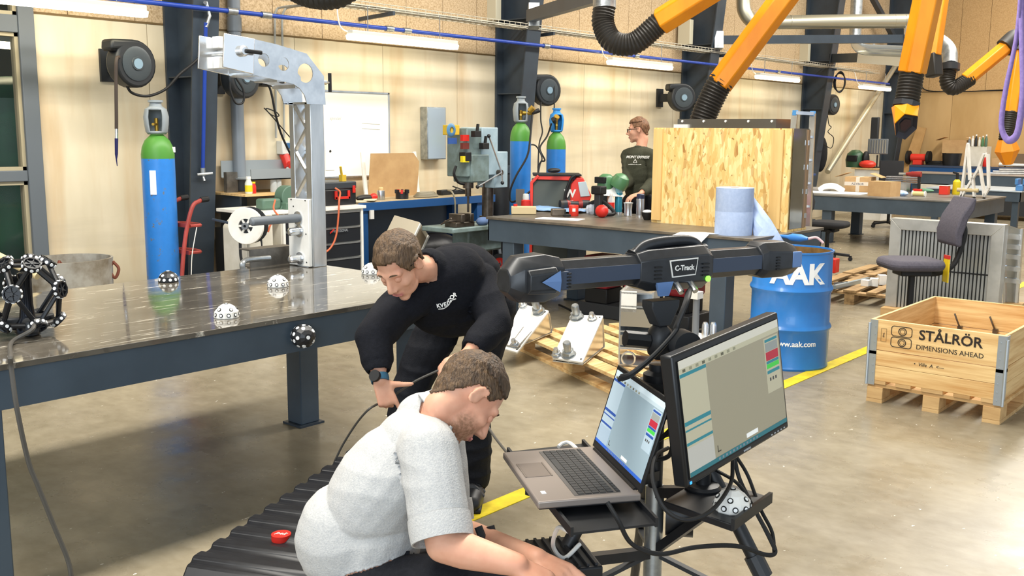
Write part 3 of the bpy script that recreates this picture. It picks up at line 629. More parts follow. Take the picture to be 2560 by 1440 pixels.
# lid
scr_t = dep(1531, 914, 2.78)
tilt = R_(17)
FS = FL @ Mx.Translation((0, Dp-.004, .002)) @ Mx.Rotation(PI/2-tilt, 4, 'X')      # local x along hinge, y up the lid, z towards the user
LH = .255
lid = MB(FS).box((Wd/2, LH/2, -.004), (Wd, LH, .008)).build('lid', M_lapk, t, bevel=.003)
def ui(F, w, h, parent, pal, mir=False):
    """flat screen print: window with side panels and a toolbar"""
    def rc(x0, x1, y0, y1, c, z=.0004, e=.14):
        if mir: x0, x1 = 1-x1, 1-x0
        m = mat('scr_'+c, c, .35, emit=e, spec=.4); MB(F).box(((x0+x1)/2*w, (y0+y1)/2*h, z), (abs(x1-x0)*w, abs(y1-y0)*h, .0004)).build('screen_area', m, parent, smooth=0)
    rc(0, 1, 0, 1, pal[0]); rc(0, 1, .93, 1, pal[1], .0008); rc(0, 1, .885, .93, pal[2], .0008); rc(0, .24, .0, .885, pal[3], .0008)
    rc(0, .24, .855, .885, pal[4], .0012); rc(0, .24, .44, .475, pal[4], .0012); rc(0, .24, .39, .405, pal[4], .0012); rc(0, .24, .27, .295, pal[4], .0012); rc(0, .24, .04, .25, pal[5], .0012)
    rc(.0, 1, .0, .04, pal[6], .0012); rc(.83, .985, .35, .87, pal[3], .0008); rc(.84, .975, .83, .855, pal[4], .0012); rc(.84, .975, .74, .82, '#8f938f', .0012)
    rc(.84, .975, .655, .735, '#b02a3c', .0012); rc(.84, .975, .625, .65, pal[4], .0012); rc(.84, .975, .58, .622, '#46c24a', .0012); rc(.84, .975, .53, .56, pal[4], .0012)
    for k in range(9): rc(.03+.06*k, .055+.06*k, .895, .92, '#8d8a72' if k % 3 else '#5d5a48', .0012)
    for k in range(3): rc(.86+.03*k, .875+.03*k, .46, .49, '#4a4a48', .0012)
    rc(.56, .68, .06, .1, '#f1f1ee', .0012); rc(.27, .275, .08, .14, '#3d3d38', .0012); rc(.27, .3, .08, .09, '#3d3d38', .0012)
    for k in range(12): rc(.27+.035*k, .285+.035*k, .01, .03, '#77828c', .0016)
ui(FS @ Mx.Translation((.012, .022, .0002)), Wd-.024, LH-.036, lid, ['#8fa3ad', '#c6d6de', '#b3c4cc', '#a9bcc8', '#2c4f9a', '#9fb3c4', '#2f62c4'], True)
MB(FL).cyl((.03, Dp-.006, .0), (Wd-.03, Dp-.006, .0), .006, n=10).build('hinge', M_lapk, t)
# ---------------------------------------------------------------- monitor
t = thing('monitor', 'large black desktop monitor on the right shelf of the tripod', 'monitor', at(1765, 1235, 'z', zm2))
TLm, BLm, TRm = dep(1690, 898, 2.48), dep(1717, 1222, 2.515), dep(1952, 786, 2.86)
mw = (TRm-TLm).length; mh = .345
FM = frame(BLm, TRm-TLm, TLm-BLm)
bod = MB(FM).box((mw/2, mh/2, -.02), (mw, mh, .04)).build('housing', M_lapk, t, bevel=.006)
MB(FM).box((mw/2, mh/2, -.045), (mw*.7, mh*.7, .03)).build('back_cover', M_black, t, bevel=.01)
MB(FM).box((mw/2, mh/2, .001), (mw-.03, mh-.036, .004)).build('panel_edge', M_rub, t, smooth=0)
ui(FM @ Mx.Translation((.016, .024, .0032)), mw-.032, mh-.042, bod, ['#9a927c', '#cfcabb', '#b9b398', '#b8b197', '#2f7f8a', '#b9b6ad', '#2c6f78'])
text('SAMSUNG', .008, mat('logo_grey', '#b8bcc0', .4), t, FM @ Mx.Translation((mw*.56, .009, .0006)))
for k in range(5): MB(FM).box((mw-.1+.018*k, .009, .0005), (.006, .003, .002)).build('button', mat('logo_grey', '#b8bcc0'), t, smooth=0)
MB(FM).box((.02, .009, .0005), (.008, .007, .002)).build('power_light', mat('blue_led', '#3aa0ff', .4, emit=1), t, smooth=0)
bc = at(1757, 1222, 'z', zm2); top = FM @ V((mw*.5, .07, -.06))
MB().lathe([(.05, 0), (.052, .006), (.046, .014), (.03, .018)], (bc.x, bc.y, zm2), n=24).build('stand_base', M_black, t)
MB().tube([(bc.x, bc.y, zm2+.01), (bc.x, bc.y, zm2+.07), (top.x, top.y, top.z+.05)], .022, 14).build('stand_neck', M_black, t)
MB().bar((top.x, top.y, top.z), FM @ V((mw*.5, .12, -.05)), .08, .02).build('stand_mount', M_black, t)
dome('white faceted marker dome lying on the shelf under the monitor', 'marker', at(1830, 1272, 'z', zm2), .052, False, spin=.35)
# cables hanging under the monitor
def cab(pts, r, lab, m=None, name='cable'):
    MB().tube(bez(pts, 8), r, 8).build(name, m or M_rub, label=lab, cat='cable', group='cables on the tracker stand')
cab([dep(1835, 1140, 2.78), dep(1850, 1200, 2.78), dep(1890, 1280, 2.72), dep(1925, 1345, 2.68), dep(1938, 1380, 2.66), dep(1915, 1387, 2.64), dep(1840, 1365, 2.6), dep(1740, 1368, 2.55), dep(1650, 1385, 2.5), dep(1580, 1360, 2.47), dep(1545, 1300, 2.45), dep(1518, 1255, 2.46)], .006, 'black cable swinging low from the laptop under the monitor shelf')
cab([dep(1840, 1140, 2.78), dep(1870, 1190, 2.8), dep(1900, 1270, 2.74), dep(1930, 1330, 2.7), dep(1936, 1385, 2.67)], .005, 'thin black cable hanging right of the monitor foot')
cab([dep(1832, 1150, 2.74), dep(1826, 1210, 2.66), dep(1780, 1275, 2.52), dep(1715, 1300, 2.47), dep(1660, 1270, 2.47), dep(1632, 1200, 2.5), dep(1640, 1140, 2.56), dep(1670, 1120, 2.66)], .0055, 'black cable looping in front of the monitor foot and round its left side')
cab([dep(1790, 1175, 2.8), dep(1850, 1215, 2.72), dep(1900, 1300, 2.68), dep(1938, 1375, 2.65)], .005, 'black cable crossing over the marker dome on the shelf')
cab([dep(1425, 1330, 2.5), dep(1395, 1320, 2.6), dep(1383, 1365, 2.7), dep(1410, 1395, 2.74), dep(1450, 1360, 2.78)], .006, 'white cable looped under the laptop shelf', M_white)
cab([at(1396, 1117, 'z', Lz-.025), at(1408, 1108, 'z', Lz-.02), at(1425, 1108, 'z', Lz-.02), at(1450, 1130, 'z', Lz-.03)], .006, 'white plug lead behind the left edge of the laptop', M_white)
# cable bundle behind the laptop screen
for k in range(3):
    a = random.uniform(0, 6); z0 = .78+.06*k
    cab([V((qx+.05*math.cos(a+i*1.3), qy+.05*math.sin(a+i*1.3), z0+.03*math.sin(i*1.9+a))) for i in range(6)], .007, ('lowest', 'middle', 'topmost')[k]+' black cable coiled round the tripod column behind the laptop')
# controller under the laptop shelf
c0 = V((2.02, 1.66, .47)); F = tr(c0.x, c0.y, c0.z, R_(-35))
t = thing('controller_box', 'black ribbed controller box hung low on the tripod under the laptop', 'controller', c0)
MB(F).box((0.03, 0, .03), (.3, .22, .06)).build('case', M_black, t, bevel=.006)
for k in range(12): MB(F).box((-.1+.024*k, 0, .063), (.008, .2, .008)).build('cooling_fin', M_dark, t, smooth=0)
MB(F).cyl((-.11, .04, .07), (-.13, .07, .13), .012, n=10).cyl((-.08, .07, .07), (-.09, .09, .12), .012, n=10).build('plug', M_dark, t)
MB().bar(F @ V((.1, 0, .03)), (qx, qy, .45), .03, .03).build('mount_arm', M_black, t, smooth=0)
# ---------------------------------------------------------------- black transport case
ca = R_(24); zt = .35; n0 = at(446, 1412, 'z', zt)
u = V((math.cos(ca), math.sin(ca), 0)); v = V((math.sin(ca), -math.cos(ca), 0))
FC = Mx((u, -v, V((0, 0, 1)))).transposed().to_4x4(); FC.translation = V((n0.x, n0.y, 0))
t = thing('transport_case', 'long black ribbed plastic case lying behind the kneeling man', 'case', FC @ V((.6, -.23, 0)))
LC, WC = 1.28, .46
M_case = mat('case_plastic', '#15161a', .38, c2='#1b1c20', scale=20)
MB(FC).box((LC/2, -WC/2, .1), (LC, WC, .2)).build('body', M_case, t, bevel=.02)
MB(FC).box((LC/2, -WC/2, .208), (LC+.012, WC+.012, .016)).build('rim', M_case, t, bevel=.004)
pro = [(0, .216), (.0, .29), (.04, .335)]; x = .04
while x < LC-.1: pro += [(x+.02, .335), (x+.032, .35), (x+.075, .35), (x+.087, .335)]; x += .11
pro += [(LC-.03, .335), (LC, .29), (LC, .216)]
lid = MB(FC @ Mx(((1, 0, 0, 0), (0, 0, -1, 0), (0, 1, 0, 0), (0, 0, 0, 1)))).prism([(a, b) for a, b in pro], WC).build('lid', M_case, t, bevel=.008)
for y in (-.02, -WC+.02): pass
bd = MB(FC).lathe([(.001, -.02), (.033, -.02), (.033, .004), (.001, .005)], (.30, -.19, .352), n=24).build('badge', M_red, t)
bd.scale = (1, 1, 1)
text('peli', .026, M_white, t, FC @ Mx.Translation((.30, -.19, .3575)) @ Mx.Rotation(R_(-90+0), 4, 'Z'), shear=.3)
for yy in (-WC+.1, -.1):
    MB(FC).box((-.012, yy, .23), (.02, .09, .1)).build('latch', M_dark, t, bevel=.004)
MB(FC).box((-.004, -WC+.03, .28), (.02, .06, .05)).build('corner_guard', M_alub, t, bevel=.006)
# ================================================================= along the back wall, left part
def cable(pts, r, lab, m=None, name='cable', cat='cable', group=None, n=8):
    return MB().tube(bez(pts, n), r, 8).build(name, m or M_rub, label=lab, cat=cat, group=group)
# --- hose reels
M_reel = mat('reel_plastic', '#24272a', .45); M_reelg = mat('reel_face', '#3d4448', .35)
def reel(lab, c, r, az, tilt=0, plate=None):
    """drum reel on a swivel bracket; az = facing direction"""
    t = thing('hose_reel', lab, 'hose reel', (c.x, c.y, c.z-r), group='hose reels on the back wall')
    d = V((math.cos(az), math.sin(az), 0)); s = V((-d.y, d.x, 0)); F = Mx((s, V((0, 0, 1)), d)).transposed().to_4x4(); F.translation = c
    pts = circ(0, 0, r, 22, R_(-215), R_(80)); pts += [(-.1*r, r*1.0), (-1.15*r, r*.95), (-1.2*r, r*.5)]
    MB(F @ Mx.Translation((0, 0, -r*.38))).prism(pts, r*.76).build('casing', M_reel, t, bevel=r*.12)
    MB(F).lathe([(.72*r, 0), (.72*r, .03*r), (.6*r, .06*r), (.3*r, .06*r), (.28*r, .1*r), (.001, .1*r)], (0, 0, r*.38), n=28).build('face_disc', M_reelg, t)
    MB(F).lathe([(.22*r, 0), (.22*r, .02*r), (.001, .02*r)], (0, 0, r*.48), n=16).build('logo_plate', mat('reel_logo', '#7d96a6', .4), t)
    MB(F).box((-.95*r, .62*r, r*.0), (.4*r, .3*r, .5*r)).build('outlet_guide', M_rub, t, bevel=.006)
    MB().bx(c.x-.08, c.x+.08, W-.03, W-.001, c.z-.14, c.z+.14).build('wall_plate', plate or M_reel, t, smooth=0)
    MB().bar(V(c)-d*r*.3, (c.x, W-.02, c.z), .06, .12).build('arm', M_reel, t, smooth=0)
    return F
c1 = at(328, 160, 'y', 8.1)
F1 = reel('black hose reel left of the blue gas cylinder', c1, .2, R_(-82))
a = at(291, 150, 'y', 7.95)
t = thing('air_hose', 'dark air hose hanging from the left hose reel with a blow gun end', 'hose', at(290, 410, 'y', 7.95))
MB().tube(bez([a+V((.05, .05, .03)), a, at(290, 200, 'y', 7.95), at(291, 290, 'y', 7.95), at(291, 322, 'y', 7.95)]), .014, 8).build('hose', mat('hose_brown', '#3c322c', .6), t)
MB().cyl(at(291, 322, 'y', 7.95), at(291, 348, 'y', 7.95), .013, n=10).build('fitting', M_alub, t)
MB().tube([at(291, 346, 'y', 7.95), at(291, 385, 'y', 7.95), at(291, 398, 'y', 7.95), at(293, 415, 'y', 7.95)], [.015, .013, .006, .003], 8).build('nozzle', mat('navy_plastic', '#1d1c52', .4), t)
cable([at(314, 208, 'y', 8.1), at(330, 232, 'y', 8.1), at(370, 240, 'y', 8.1), at(415, 222, 'y', 8.05), at(450, 185, 'y', 8.0), at(487, 155, 'y', 8.0), at(520, 120, 'y', 7.98)], .012, 'black air hose curving from the left hose reel to the column', cat='hose')
c2 = at(600, 195, 'y', 8.1)
reel('black hose reel half hidden behind the aluminium arm', c2, .19, R_(-80))
cable([at(575, 205, 'y', 7.95), at(577, 230, 'y', 7.95), at(590, 258, 'y', 7.95), at(608, 255, 'y', 7.95), at(608, 225, 'y', 7.95), at(590, 195, 'y', 7.95)], .01, 'loop of black hose under the reel behind the aluminium arm', cat='hose')
# plumbing behind the arm
p = at(594, 300, 'y', 8.42)
t = thing('down_pipe', 'grey plastic down pipe on the wall right of the first column', 'pipe', (p.x, 8.42, 0))
MB().cyl((p.x, 8.42, .0), (p.x, 8.42, 4.6), .062, n=18).build('pipe', mat('pvc_grey', '#7b8289', .35), t)
MB().cyl((p.x, 8.42, 2.62), (p.x, 8.42, 2.75), .07, n=18).build('socket', mat('pvc_grey', '#7b8289'), t)
t = thing('conduit', 'pair of thin grey conduits running down the wall to the power sockets', 'conduit', at(690, 350, 'y', 8.47))
for dx in (0, 20): MB().tube(bez([at(690+dx, 345, 'y', 8.47), at(689+dx, 200, 'y', 8.47), at(687+dx*.9, 60, 'y', 8.47), at(690+dx, 28, 'y', 8.46), at(705+dx, 18, 'y', 8.4), at(770+dx*.3, 12, 'y', 8.0)], 5), .012, 8).build('tube', mat('conduit_grey', '#a3a39c', .4), t)
a = at(690, 352, 'y', W); b = at(733, 385, 'y', W)
t = thing('power_socket', 'grey wall socket box with red three-phase outlets', 'socket', (a.x+.1, W, b.z-.2))
MB().bx(a.x, b.x+.05, W-.1, W, b.z, a.z).build('box', mat('socket_grey', '#cfcfc8', .45), t, bevel=.008)
MB().bx(a.x+.05, b.x, W-.115, W-.1, b.z+.06, a.z-.02).build('blue_lid', mat('socket_blue', '#35618e', .4), t, bevel=.004)
for dx in (.06, .19):
    o = MB().cyl((a.x+dx, W-.05, b.z), (a.x+dx-.0, W-.12, b.z-.13), .05, .045, n=16).build('outlet', M_red, t)
    MB().cyl((a.x+dx, W-.13, b.z-.1), (a.x+dx, W-.17, b.z-.11), .035, n=16).build('cap', M_red, o)
    MB().cyl((a.x+dx, W-.12, b.z-.13), (a.x+dx, W-.14, b.z-.18), .03, n=12).build('gland', M_white, o)
cable([at(640, 208, 'y', 8.2), at(672, 215, 'y', 8.2), at(690, 290, 'y', 8.2), at(705, 340, 'y', 8.25), at(738, 410, 'y', 8.3)], .011, 'black power lead hanging from above to the red sockets')
cable([at(660, 270, 'y', 8.3), at(680, 288, 'y', 8.3), at(697, 290, 'y', 8.3), at(690, 280, 'y', 8.3), at(665, 272, 'y', 8.3), at(688, 300, 'y', 8.3), at(735, 355, 'y', 8.4)], .006, 'thin black lead knotted beside the conduits')
p = at(650, 207, 'y', 8.3); MB().bx(p.x-.05, p.x+.22, 8.2, 8.46, p.z-.03, p.z+.03).build('cable_hook', M_rub, label='black cable hook on the wall under the aluminium arm', cat='hook', bevel=.006)
# --- whiteboard, metal box, cardboard sheet
a = at(748, 222, 'y', W-.02); b = at(974, 440, 'y', W-.02)
x0 = a.x
t = thing('whiteboard', 'white writing board on the wall behind the aluminium column', 'whiteboard', ((x0+b.x)/2, W-.02, b.z))
MB().bx(x0, b.x, W-.025, W-.003, b.z, a.z).build('panel', mat('enamel', '#f3f2ea', .25), t, smooth=0)
for q in ((x0, b.x, a.z-.018, a.z), (x0, b.x, b.z, b.z+.018), (x0, x0+.018, b.z, a.z), (b.x-.018, b.x, b.z, a.z)): MB().bx(q[0], q[1], W-.034, W-.003, q[2], q[3]).build('frame_strip', M_alu, t, smooth=0)
F = Mx(((1, 0, 0, 0), (0, 0, -1, 0), (0, 1, 0, 0), (0, 0, 0, 1)))
p = at(838, 296, 'y', W-.027); text('spindel', .055, mat('marker_ink', '#b9b9b0', .6), t, Mx.Translation(p) @ F, d=.0003, shear=.25)
for yy in (308, 321):
    p = at(905, yy, 'y', W-.027); q = at(950, yy+3, 'y', W-.027); MB().bar(p, q, .002, .005).build('marker_line', mat('marker_ink', '#b9b9b0'), t, smooth=0)
p = at(825, 378, 'y', W-.03); MB().bx(p.x-.06, p.x+.06, W-.032, W-.027, p.z-.2, p.z+.1).build('paper_sheet', M_paper, t, smooth=0)
MB().cyl((p.x, W-.04, p.z+.0), (p.x, W-.03, p.z), .012, n=10).build('magnet', M_rub, t)
a = at(1068, 267, 'y', W-.12); b = at(1115, 398, 'y', W-.12)
t = thing('wall_cabinet', 'shallow grey sheet metal box on the wall above the cardboard', 'box', ((a.x+b.x)/2, W-.06, b.z))
MB().bx(a.x, b.x, W-.12, W-.005, b.z, a.z).build('body', M_galv, t, bevel=.004)
MB().bx(a.x+.01, b.x-.01, W-.126, W-.12, b.z+.01, a.z-.01).build('cover', mat('cover_sheet', '#b9c6cf', .22, .5), t, bevel=.002)
# --- tall gas cylinder with trolley
M_cyb = mat('cylinder_blue', '#2b7ed2', .38, c2='#2a72bd', scale=4, bump=.05, bscale=40); M_cyg = mat('cylinder_green', '#4c8a34', .42); M_cap = mat('cap_grey', '#8d959a', .5)
def rustify(): 
    m = bpy.data.materials.new('worn_blue'); m.use_nodes = True; N = m.node_tree.nodes; L = m.node_tree.links; b = N['Principled BSDF']; b.inputs['Roughness'].default_value = .38
    tc = N.new('ShaderNodeTexCoord'); nz = N.new('ShaderNodeTexNoise'); nz.inputs['Scale'].default_value = 15; nz.inputs['Detail'].default_value = 9; nz.inputs['Roughness'].default_value = .7; L.new(tc.outputs['Object'], nz.inputs['Vector'])
    r = N.new('ShaderNodeValToRGB'); e = r.color_ramp.elements; e[0].position = .6; e[0].color = lin('#2b7ed2'); e[1].position = .66; e[1].color = lin('#6a6a58'); x = e.new(.3); x.color = lin('#2a78c8'); L.new(nz.outputs['Fac'], r.inputs[0]); L.new(r.outputs[0], b.inputs['Base Color']); return m
M_cybw = rustify()
def gas_cyl(lab, x, y, r, zs, zt, cap, capm, bodym, valve=True):
    t = thing('gas_cylinder', lab, 'gas cylinder', (x, y, 0), group='gas cylinders')
    MB().lathe([(r*.93, 0), (r, .03), (r, zs), ], (x, y, 0), n=28).build('body', bodym, t)
    MB().lathe([(r, zs-.004), (r*1.001, zs+.03), (r*.93, zs+.09), (r*.75, zs+.145), (r*.45, zs+.185), (r*.32, zs+.2), (.32*r, zs+.22)], (x, y, 0), n=28).build('shoulder', M_cyg, t)
    z0 = zs+.2
    c = MB()
    prof = [(.5*r, 0), (.62*r, .02), (.68*r, .08), (.72*r, .14), (.62*r, .2), (.35*r, .225), (.3*r, .26), (.42*r, .265), (.42*r, .275)]
    n = 20; vs = []
    fs = []
    ez = [(rr, hh) for rr, hh in prof]
    for k, (rr, hh) in enumerate(ez):
        for j in range(n): vs.append(V((x+rr*math.cos(2*PI*j/n), y+rr*math.sin(2*PI*j/n), z0+hh)))
    gap = {11, 12, 13, 14}; op = {1, 2, 3}
    for k in range(len(ez)-1):
        for j in range(n):
            if k in op and j in gap: continue
            fs.append((k*n+j, k*n+(j+1) % n, (k+1)*n+(j+1) % n, (k+1)*n+j))
    fs.append(tuple(range((len(ez)-1)*n, len(ez)*n)))
    c.add(vs, fs); c.build('guard_cap', capm, t, solid=.012)
    v = MB().cyl((x, y, z0-.02), (x, y, z0+.13), .016, n=10).cyl((x, y, z0+.08), (x-.06, y-.05, z0+.08), .012, n=8).build('valve', M_brass, t)
    return t, z0
p = at(400, 500, 'y', 7.75); zs = at(388, 395, 'y', 7.75).z; rr = .135
t, z0 = gas_cyl('tall worn blue gas cylinder with green shoulder by the left column', p.x, 7.75, rr, zs, 0, True, M_cap, M_cybw)
q = V((p.x+.05, 7.75-rr*.85, zs+.07)); MB().bar(q+V((-.06, 0, 0)), q+V((.06, .03, 0)), .01, .045).build('label_band', M_paper, t, smooth=0)
q = V((p.x-rr*.78, 7.75-rr*.65, zs-.2)); MB().bar(q+V((-.0, 0, .1)), q+V((0, 0, -.1)), .05, .008, up=(-.77, -.64, 0)).build('sticker', M_paper, t, smooth=0)
# red hand trolley
M_trol = mat('trolley_red', '#a8443c', .5, c2='#8f3730', scale=9)
a = at(480, 520, 'y', 7.55); b = at(455, 690, 'y', 7.55)
t = thing('hand_trolley', 'old red steel hand trolley beside the tall gas cylinder', 'trolley', (b.x, 7.55, 0))
lo = b+(b-a)*2.0; lo.z = .1
for dy in (0, .32):
    o = V((0, dy, 0)); MB().tube(bez([at(520, 497, 'y', 7.55)+o, at(498, 503, 'y', 7.55)+o, a+o, at(464, 590, 'y', 7.55)+o, b+o, V((b.x-.02, 7.55, .12))+o]), .018, 10).build('side_tube', M_trol, t)
    MB().cyl(at(520, 497, 'y', 7.55)+o, at(502, 500, 'y', 7.55)+o, .024, n=10).build('grip', M_rub, t)
    w = V((b.x+.06, 7.55+dy*1.3-.05, .1)); MB().lathe([(.05, -.02), (.1, -.02), (.1, .02), (.05, .02)], w, (0, 1, 0), n=20).build('wheel', M_rub, t)
for yy in (565, 632):
    q = at(475, yy, 'y', 7.55); MB().bar(q, q+V((0, .32, 0)), .02, .035).tube(bez([q, q+V((.1, .0, 0)), q+V((.14, .16, 0)), q+V((.1, .32, 0)), q+V((0, .32, 0))]), .014, 6).build('cross_bar', M_trol, t)
MB().bx(b.x-.15, b.x+.1, 7.5, 7.9, .02, .03).build('toe_plate', M_trol, t, smooth=0)
cable([at(492, 568, 'y', 7.5), at(486, 600, 'y', 7.5), at(480, 640, 'y', 7.5), at(478, 690, 'y', 7.5)], .004, 'thin white cord hanging from the red trolley', M_white, 'cord', 'cord')
# --- dented bucket behind the table
p = at(212, 640, 'y', 7.3)
t = thing('metal_bin', 'dented grey metal drum half with rusty handles against the wall', 'bin', (p.x, 7.6, 0))
M_zinc = mat('dirty_zinc', '#a39f95', .55, .3, c2='#6d604c', scale=5, lo=.4, hi=.7)
zt = at(212, 655, 'y', 7.3).z
prof = [(.27, 0), (.29, .02), (.305, zt*.5), (.31, zt-.06), (.315, zt), (.30, zt), (.29, zt-.08), (.28, .03), (.001, .03)]
MB(Mx.Translation((p.x, 7.6, 0)) @ Mx.Diagonal((1.1, .95, 1, 1))).lathe(prof, n=28).build('shell', M_zinc, t)
for s, xx in ((-1, 150), (1, 283)):
    q = at(xx, 672, 'y', 7.45); MB().tube(bez([q+V((0, 0, .06)), q+V((.03*s, -.03, 0)), q+V((.0, -.02, -.07)), q+V((-.03*s, 0, 0)), q+V((0, 0, .05))]), .012, 6).build('handle', mat('rust', '#6b3a2a', .8), t)
# leaning pole and boxes seen through the window side
MB().cyl(at(-40, 622, 'y', 5.6), at(95, 690, 'y', 5.3), .022, n=12).build('wooden_pole', mat('pale_wood', '#cdb98c', .6), label='pale wooden pole leaning behind the spherical probe', cat='pole')
# --- tool cart with black drawers
YF = 7.3
a = at(702, 527, 'y', YF); b = at(905, 516, 'y', YF); zc = at(800, 520, 'y', YF).z
x0, x1 = a.x, b.x
t = thing('drawer_cabinet', 'white drawer cabinet with black drawers behind the long table', 'cabinet', ((x0+x1)/2, YF+.35, 0))
M_cream = mat('cream_paint', '#ddd9cd', .5, c2='#cbc6b6', scale=4)
MB().bx(x0, x1, YF+.01, YF+.6, .05, zc-.03).build('body', M_cream, t, smooth=0)
MB().bx(x0-.25, x1+.03, YF-.03, YF+.63, zc-.03, zc).build('worktop', M_white, t, bevel=.004)
for xx in (x0+.01, x1-.025): MB().bx(xx-.0, xx+.025, YF-.015, YF+.01, .05, zc-.03).build('rail', M_white, t, smooth=0)
dh = (zc-.1)/6
for k in range(6):
    d = MB().bx(x0+.04, x1-.035, YF-.01, YF+.02, .06+k*dh, .06+(k+1)*dh-.02).build('drawer', mat('drawer_black', '#191c22', .45), t, bevel=.004)
    MB().bx(x0+.04, x1-.035, YF-.016, YF-.008, .06+(k+1)*dh-.02, .06+(k+1)*dh-.006).build('drawer_edge', M_alu, d, smooth=0)
p = at(850, 577, 'y', YF-.02); text('PROFESSIONAL', .035, mat('print_grey', '#8e9298', .5), t, Mx.Translation(p+V((0, -.005, 0))) @ F, sx=.8)
p = at(835, 577, 'y', YF-.02); MB().bar(p+V((-.05, -.004, -.02)), p+V((.0, -.004, .015)), .004, .01).build('red_mark', M_red, t, smooth=0)
# white machine and plastic reel left of it
p = at(660, 600, 'y', 7.0)
t = thing('floor_machine', 'beige upright machine housing with cable loops left of the drawer cabinet', 'machine', (p.x, 7.1, 0))
a = at(622, 530, 'y', 7.0); b = at(700, 660, 'y', 7.0)
MB().prism([(a.x, 0), (b.x-.02, 0), (b.x-.02, a.z-.02), (a.x+.12, a.z-.02), (a.x, a.z-.14)], .35, Mx(((1, 0, 0, 0), (0, 0, -1, 7.4), (0, 1, 0, 0), (0, 0, 0, 1)))).build('housing', M_cream, t, bevel=.02)
q = at(632, 632, 'y', 6.98); MB(Mx.Translation(q) @ Mx.Rotation(R_(90), 4, 'X')).prism(rrect(.12, .26, .06), .04).build('panel', M_cream, t, bevel=.01)
MB().tube(bez([at(600, 600, 'y', 6.98), at(604, 650, 'y', 6.98), at(625, 668, 'y', 6.98), at(650, 660, 'y', 6.98), at(652, 600, 'y', 6.98), at(640, 555, 'y', 6.98)]), .012, 8).build('cable_loop', M_dark, t)
p = at(615, 565, 'y', 6.8)
t = thing('plastic_spool', 'white plastic spool with spokes hung left of the drawer cabinet', 'spool', p-V((0, 0, .15)))
F2 = frame(p, (.55, -.83, 0), (0, 0, 1))
MB(F2).lathe([(.06, -.01), (.06, .01), (.145, .014), (.15, .006), (.15, -.006), (.145, -.012)], n=28, closed=True).build('flange', M_white, t)
for k in range(6): MB(F2).bar((.02*math.cos(k*PI/3), .02*math.sin(k*PI/3), 0), (.07*math.cos(k*PI/3), .07*math.sin(k*PI/3), 0), .016, .012, up=(0, 0, 1)).build('spoke', M_white, t, smooth=0)
MB(F2).lathe([(.012, -.02), (.028, -.02), (.028, .03), (.012, .03)], n=16, closed=True).build('hub', M_grille, t)
MB(F2).lathe([(.09, -.1), (.09, -.01)], n=20).lathe([(.145, -.112), (.15, -.1), (.145, -.1)], n=24).build('core', M_dark, t)
MB().cyl(p-V((0, -.1, 0)), (p.x+.02, 7.3, p.z+.02), .012, n=8).build('axle', M_steel, t)
# items on the drawer cabinet
def on_top(x, y, Y): 
    q = at(x, y, 'y', Y); return V((q.x, Y, zc))
a = at(765, 455, 'y', 7.6); b = at(886, 505, 'y', 7.45)
t = thing('tool_case', 'black tool case with red latches on the drawer cabinet', 'tool case', ((a.x+b.x)/2, 7.6, zc))
MB().bx(a.x, b.x, 7.42, 7.8, zc, a.z-.07).build('body', M_black, t, bevel=.012)
MB().bx(a.x-.003, b.x+.003, 7.415, 7.805, a.z-.07, a.z+.0).build('lid', mat('case_lid', '#33383d', .45), t, bevel=.012)
MB().bx(b.x-.05, b.x-.02, 7.405, 7.42, a.z-.11, a.z-.04).build('latch', M_red, t, bevel=.003)
q = (a.x+b.x)/2+.06; MB().bx(q-.1, q+.08, 7.4, 7.42, zc+.06, zc+.085).bx(q-.1, q-.075, 7.4, 7.42, zc+.06, zc+.14).bx(q+.055, q+.08, 7.4, 7.42, zc+.06, zc+.14).build('handle', M_red, t, bevel=.004)
MB().box((b.x-.1, 7.5, a.z+.03), (.05, .05, .06)).cyl((b.x-.11, 7.5, a.z+.06), (b.x-.14, 7.48, a.z+.14), .012, n=8).build('air_tool', mat('tool_yellow', '#c9a832', .5), label='small yellow and black air tool lying on the tool case', cat='air tool')
cable([at(838, 470, 'y', 7.4), at(850, 480, 'y', 7.35), at(848, 500, 'y', 7.25), at(846, 540, 'y', 7.24), at(840, 590, 'y', 7.24), at(826, 620, 'y', 7.24), at(800, 640, 'y', 7.22)], .009, 'orange air hose hanging down the front of the black drawers', mat('hose_orange', '#c4623e', .5), 'air_hose', 'hose')
p = on_top(712, 512, 7.5)
t = thing('bench_grinder', 'green bench grinder guard on the drawer cabinet behind the column', 'grinder', p)
FG = frame(p, (1, 0, 0), (0, 0, 1))
MB(FG).prism(circ(0, .11, .1, 18, R_(-30), R_(210))+[(-.12, 0), (.12, 0)], .12, Mx.Translation((0, 0, -.02))).build('guard', mat('machine_green', '#55705f', .5), t, bevel=.008)
MB(FG).box((-.2, .05, .03), (.2, .1, .12)).build('motor', MATS['machine_green'], t, bevel=.02)
MB(FG).box((0, .03, .06), (.2, .06, .2)).build('base', MATS['machine_green'], t, bevel=.006)
cable([at(688, 500, 'y', 7.2), at(684, 520, 'y', 7.15), at(692, 535, 'y', 7.1), at(700, 545, 'y', 7.0), at(678, 560, 'y', 6.95), at(670, 580, 'y', 6.95)], .008, 'orange and grey lead hanging off the bench grinder', mat('hose_orange', '#c4623e'))
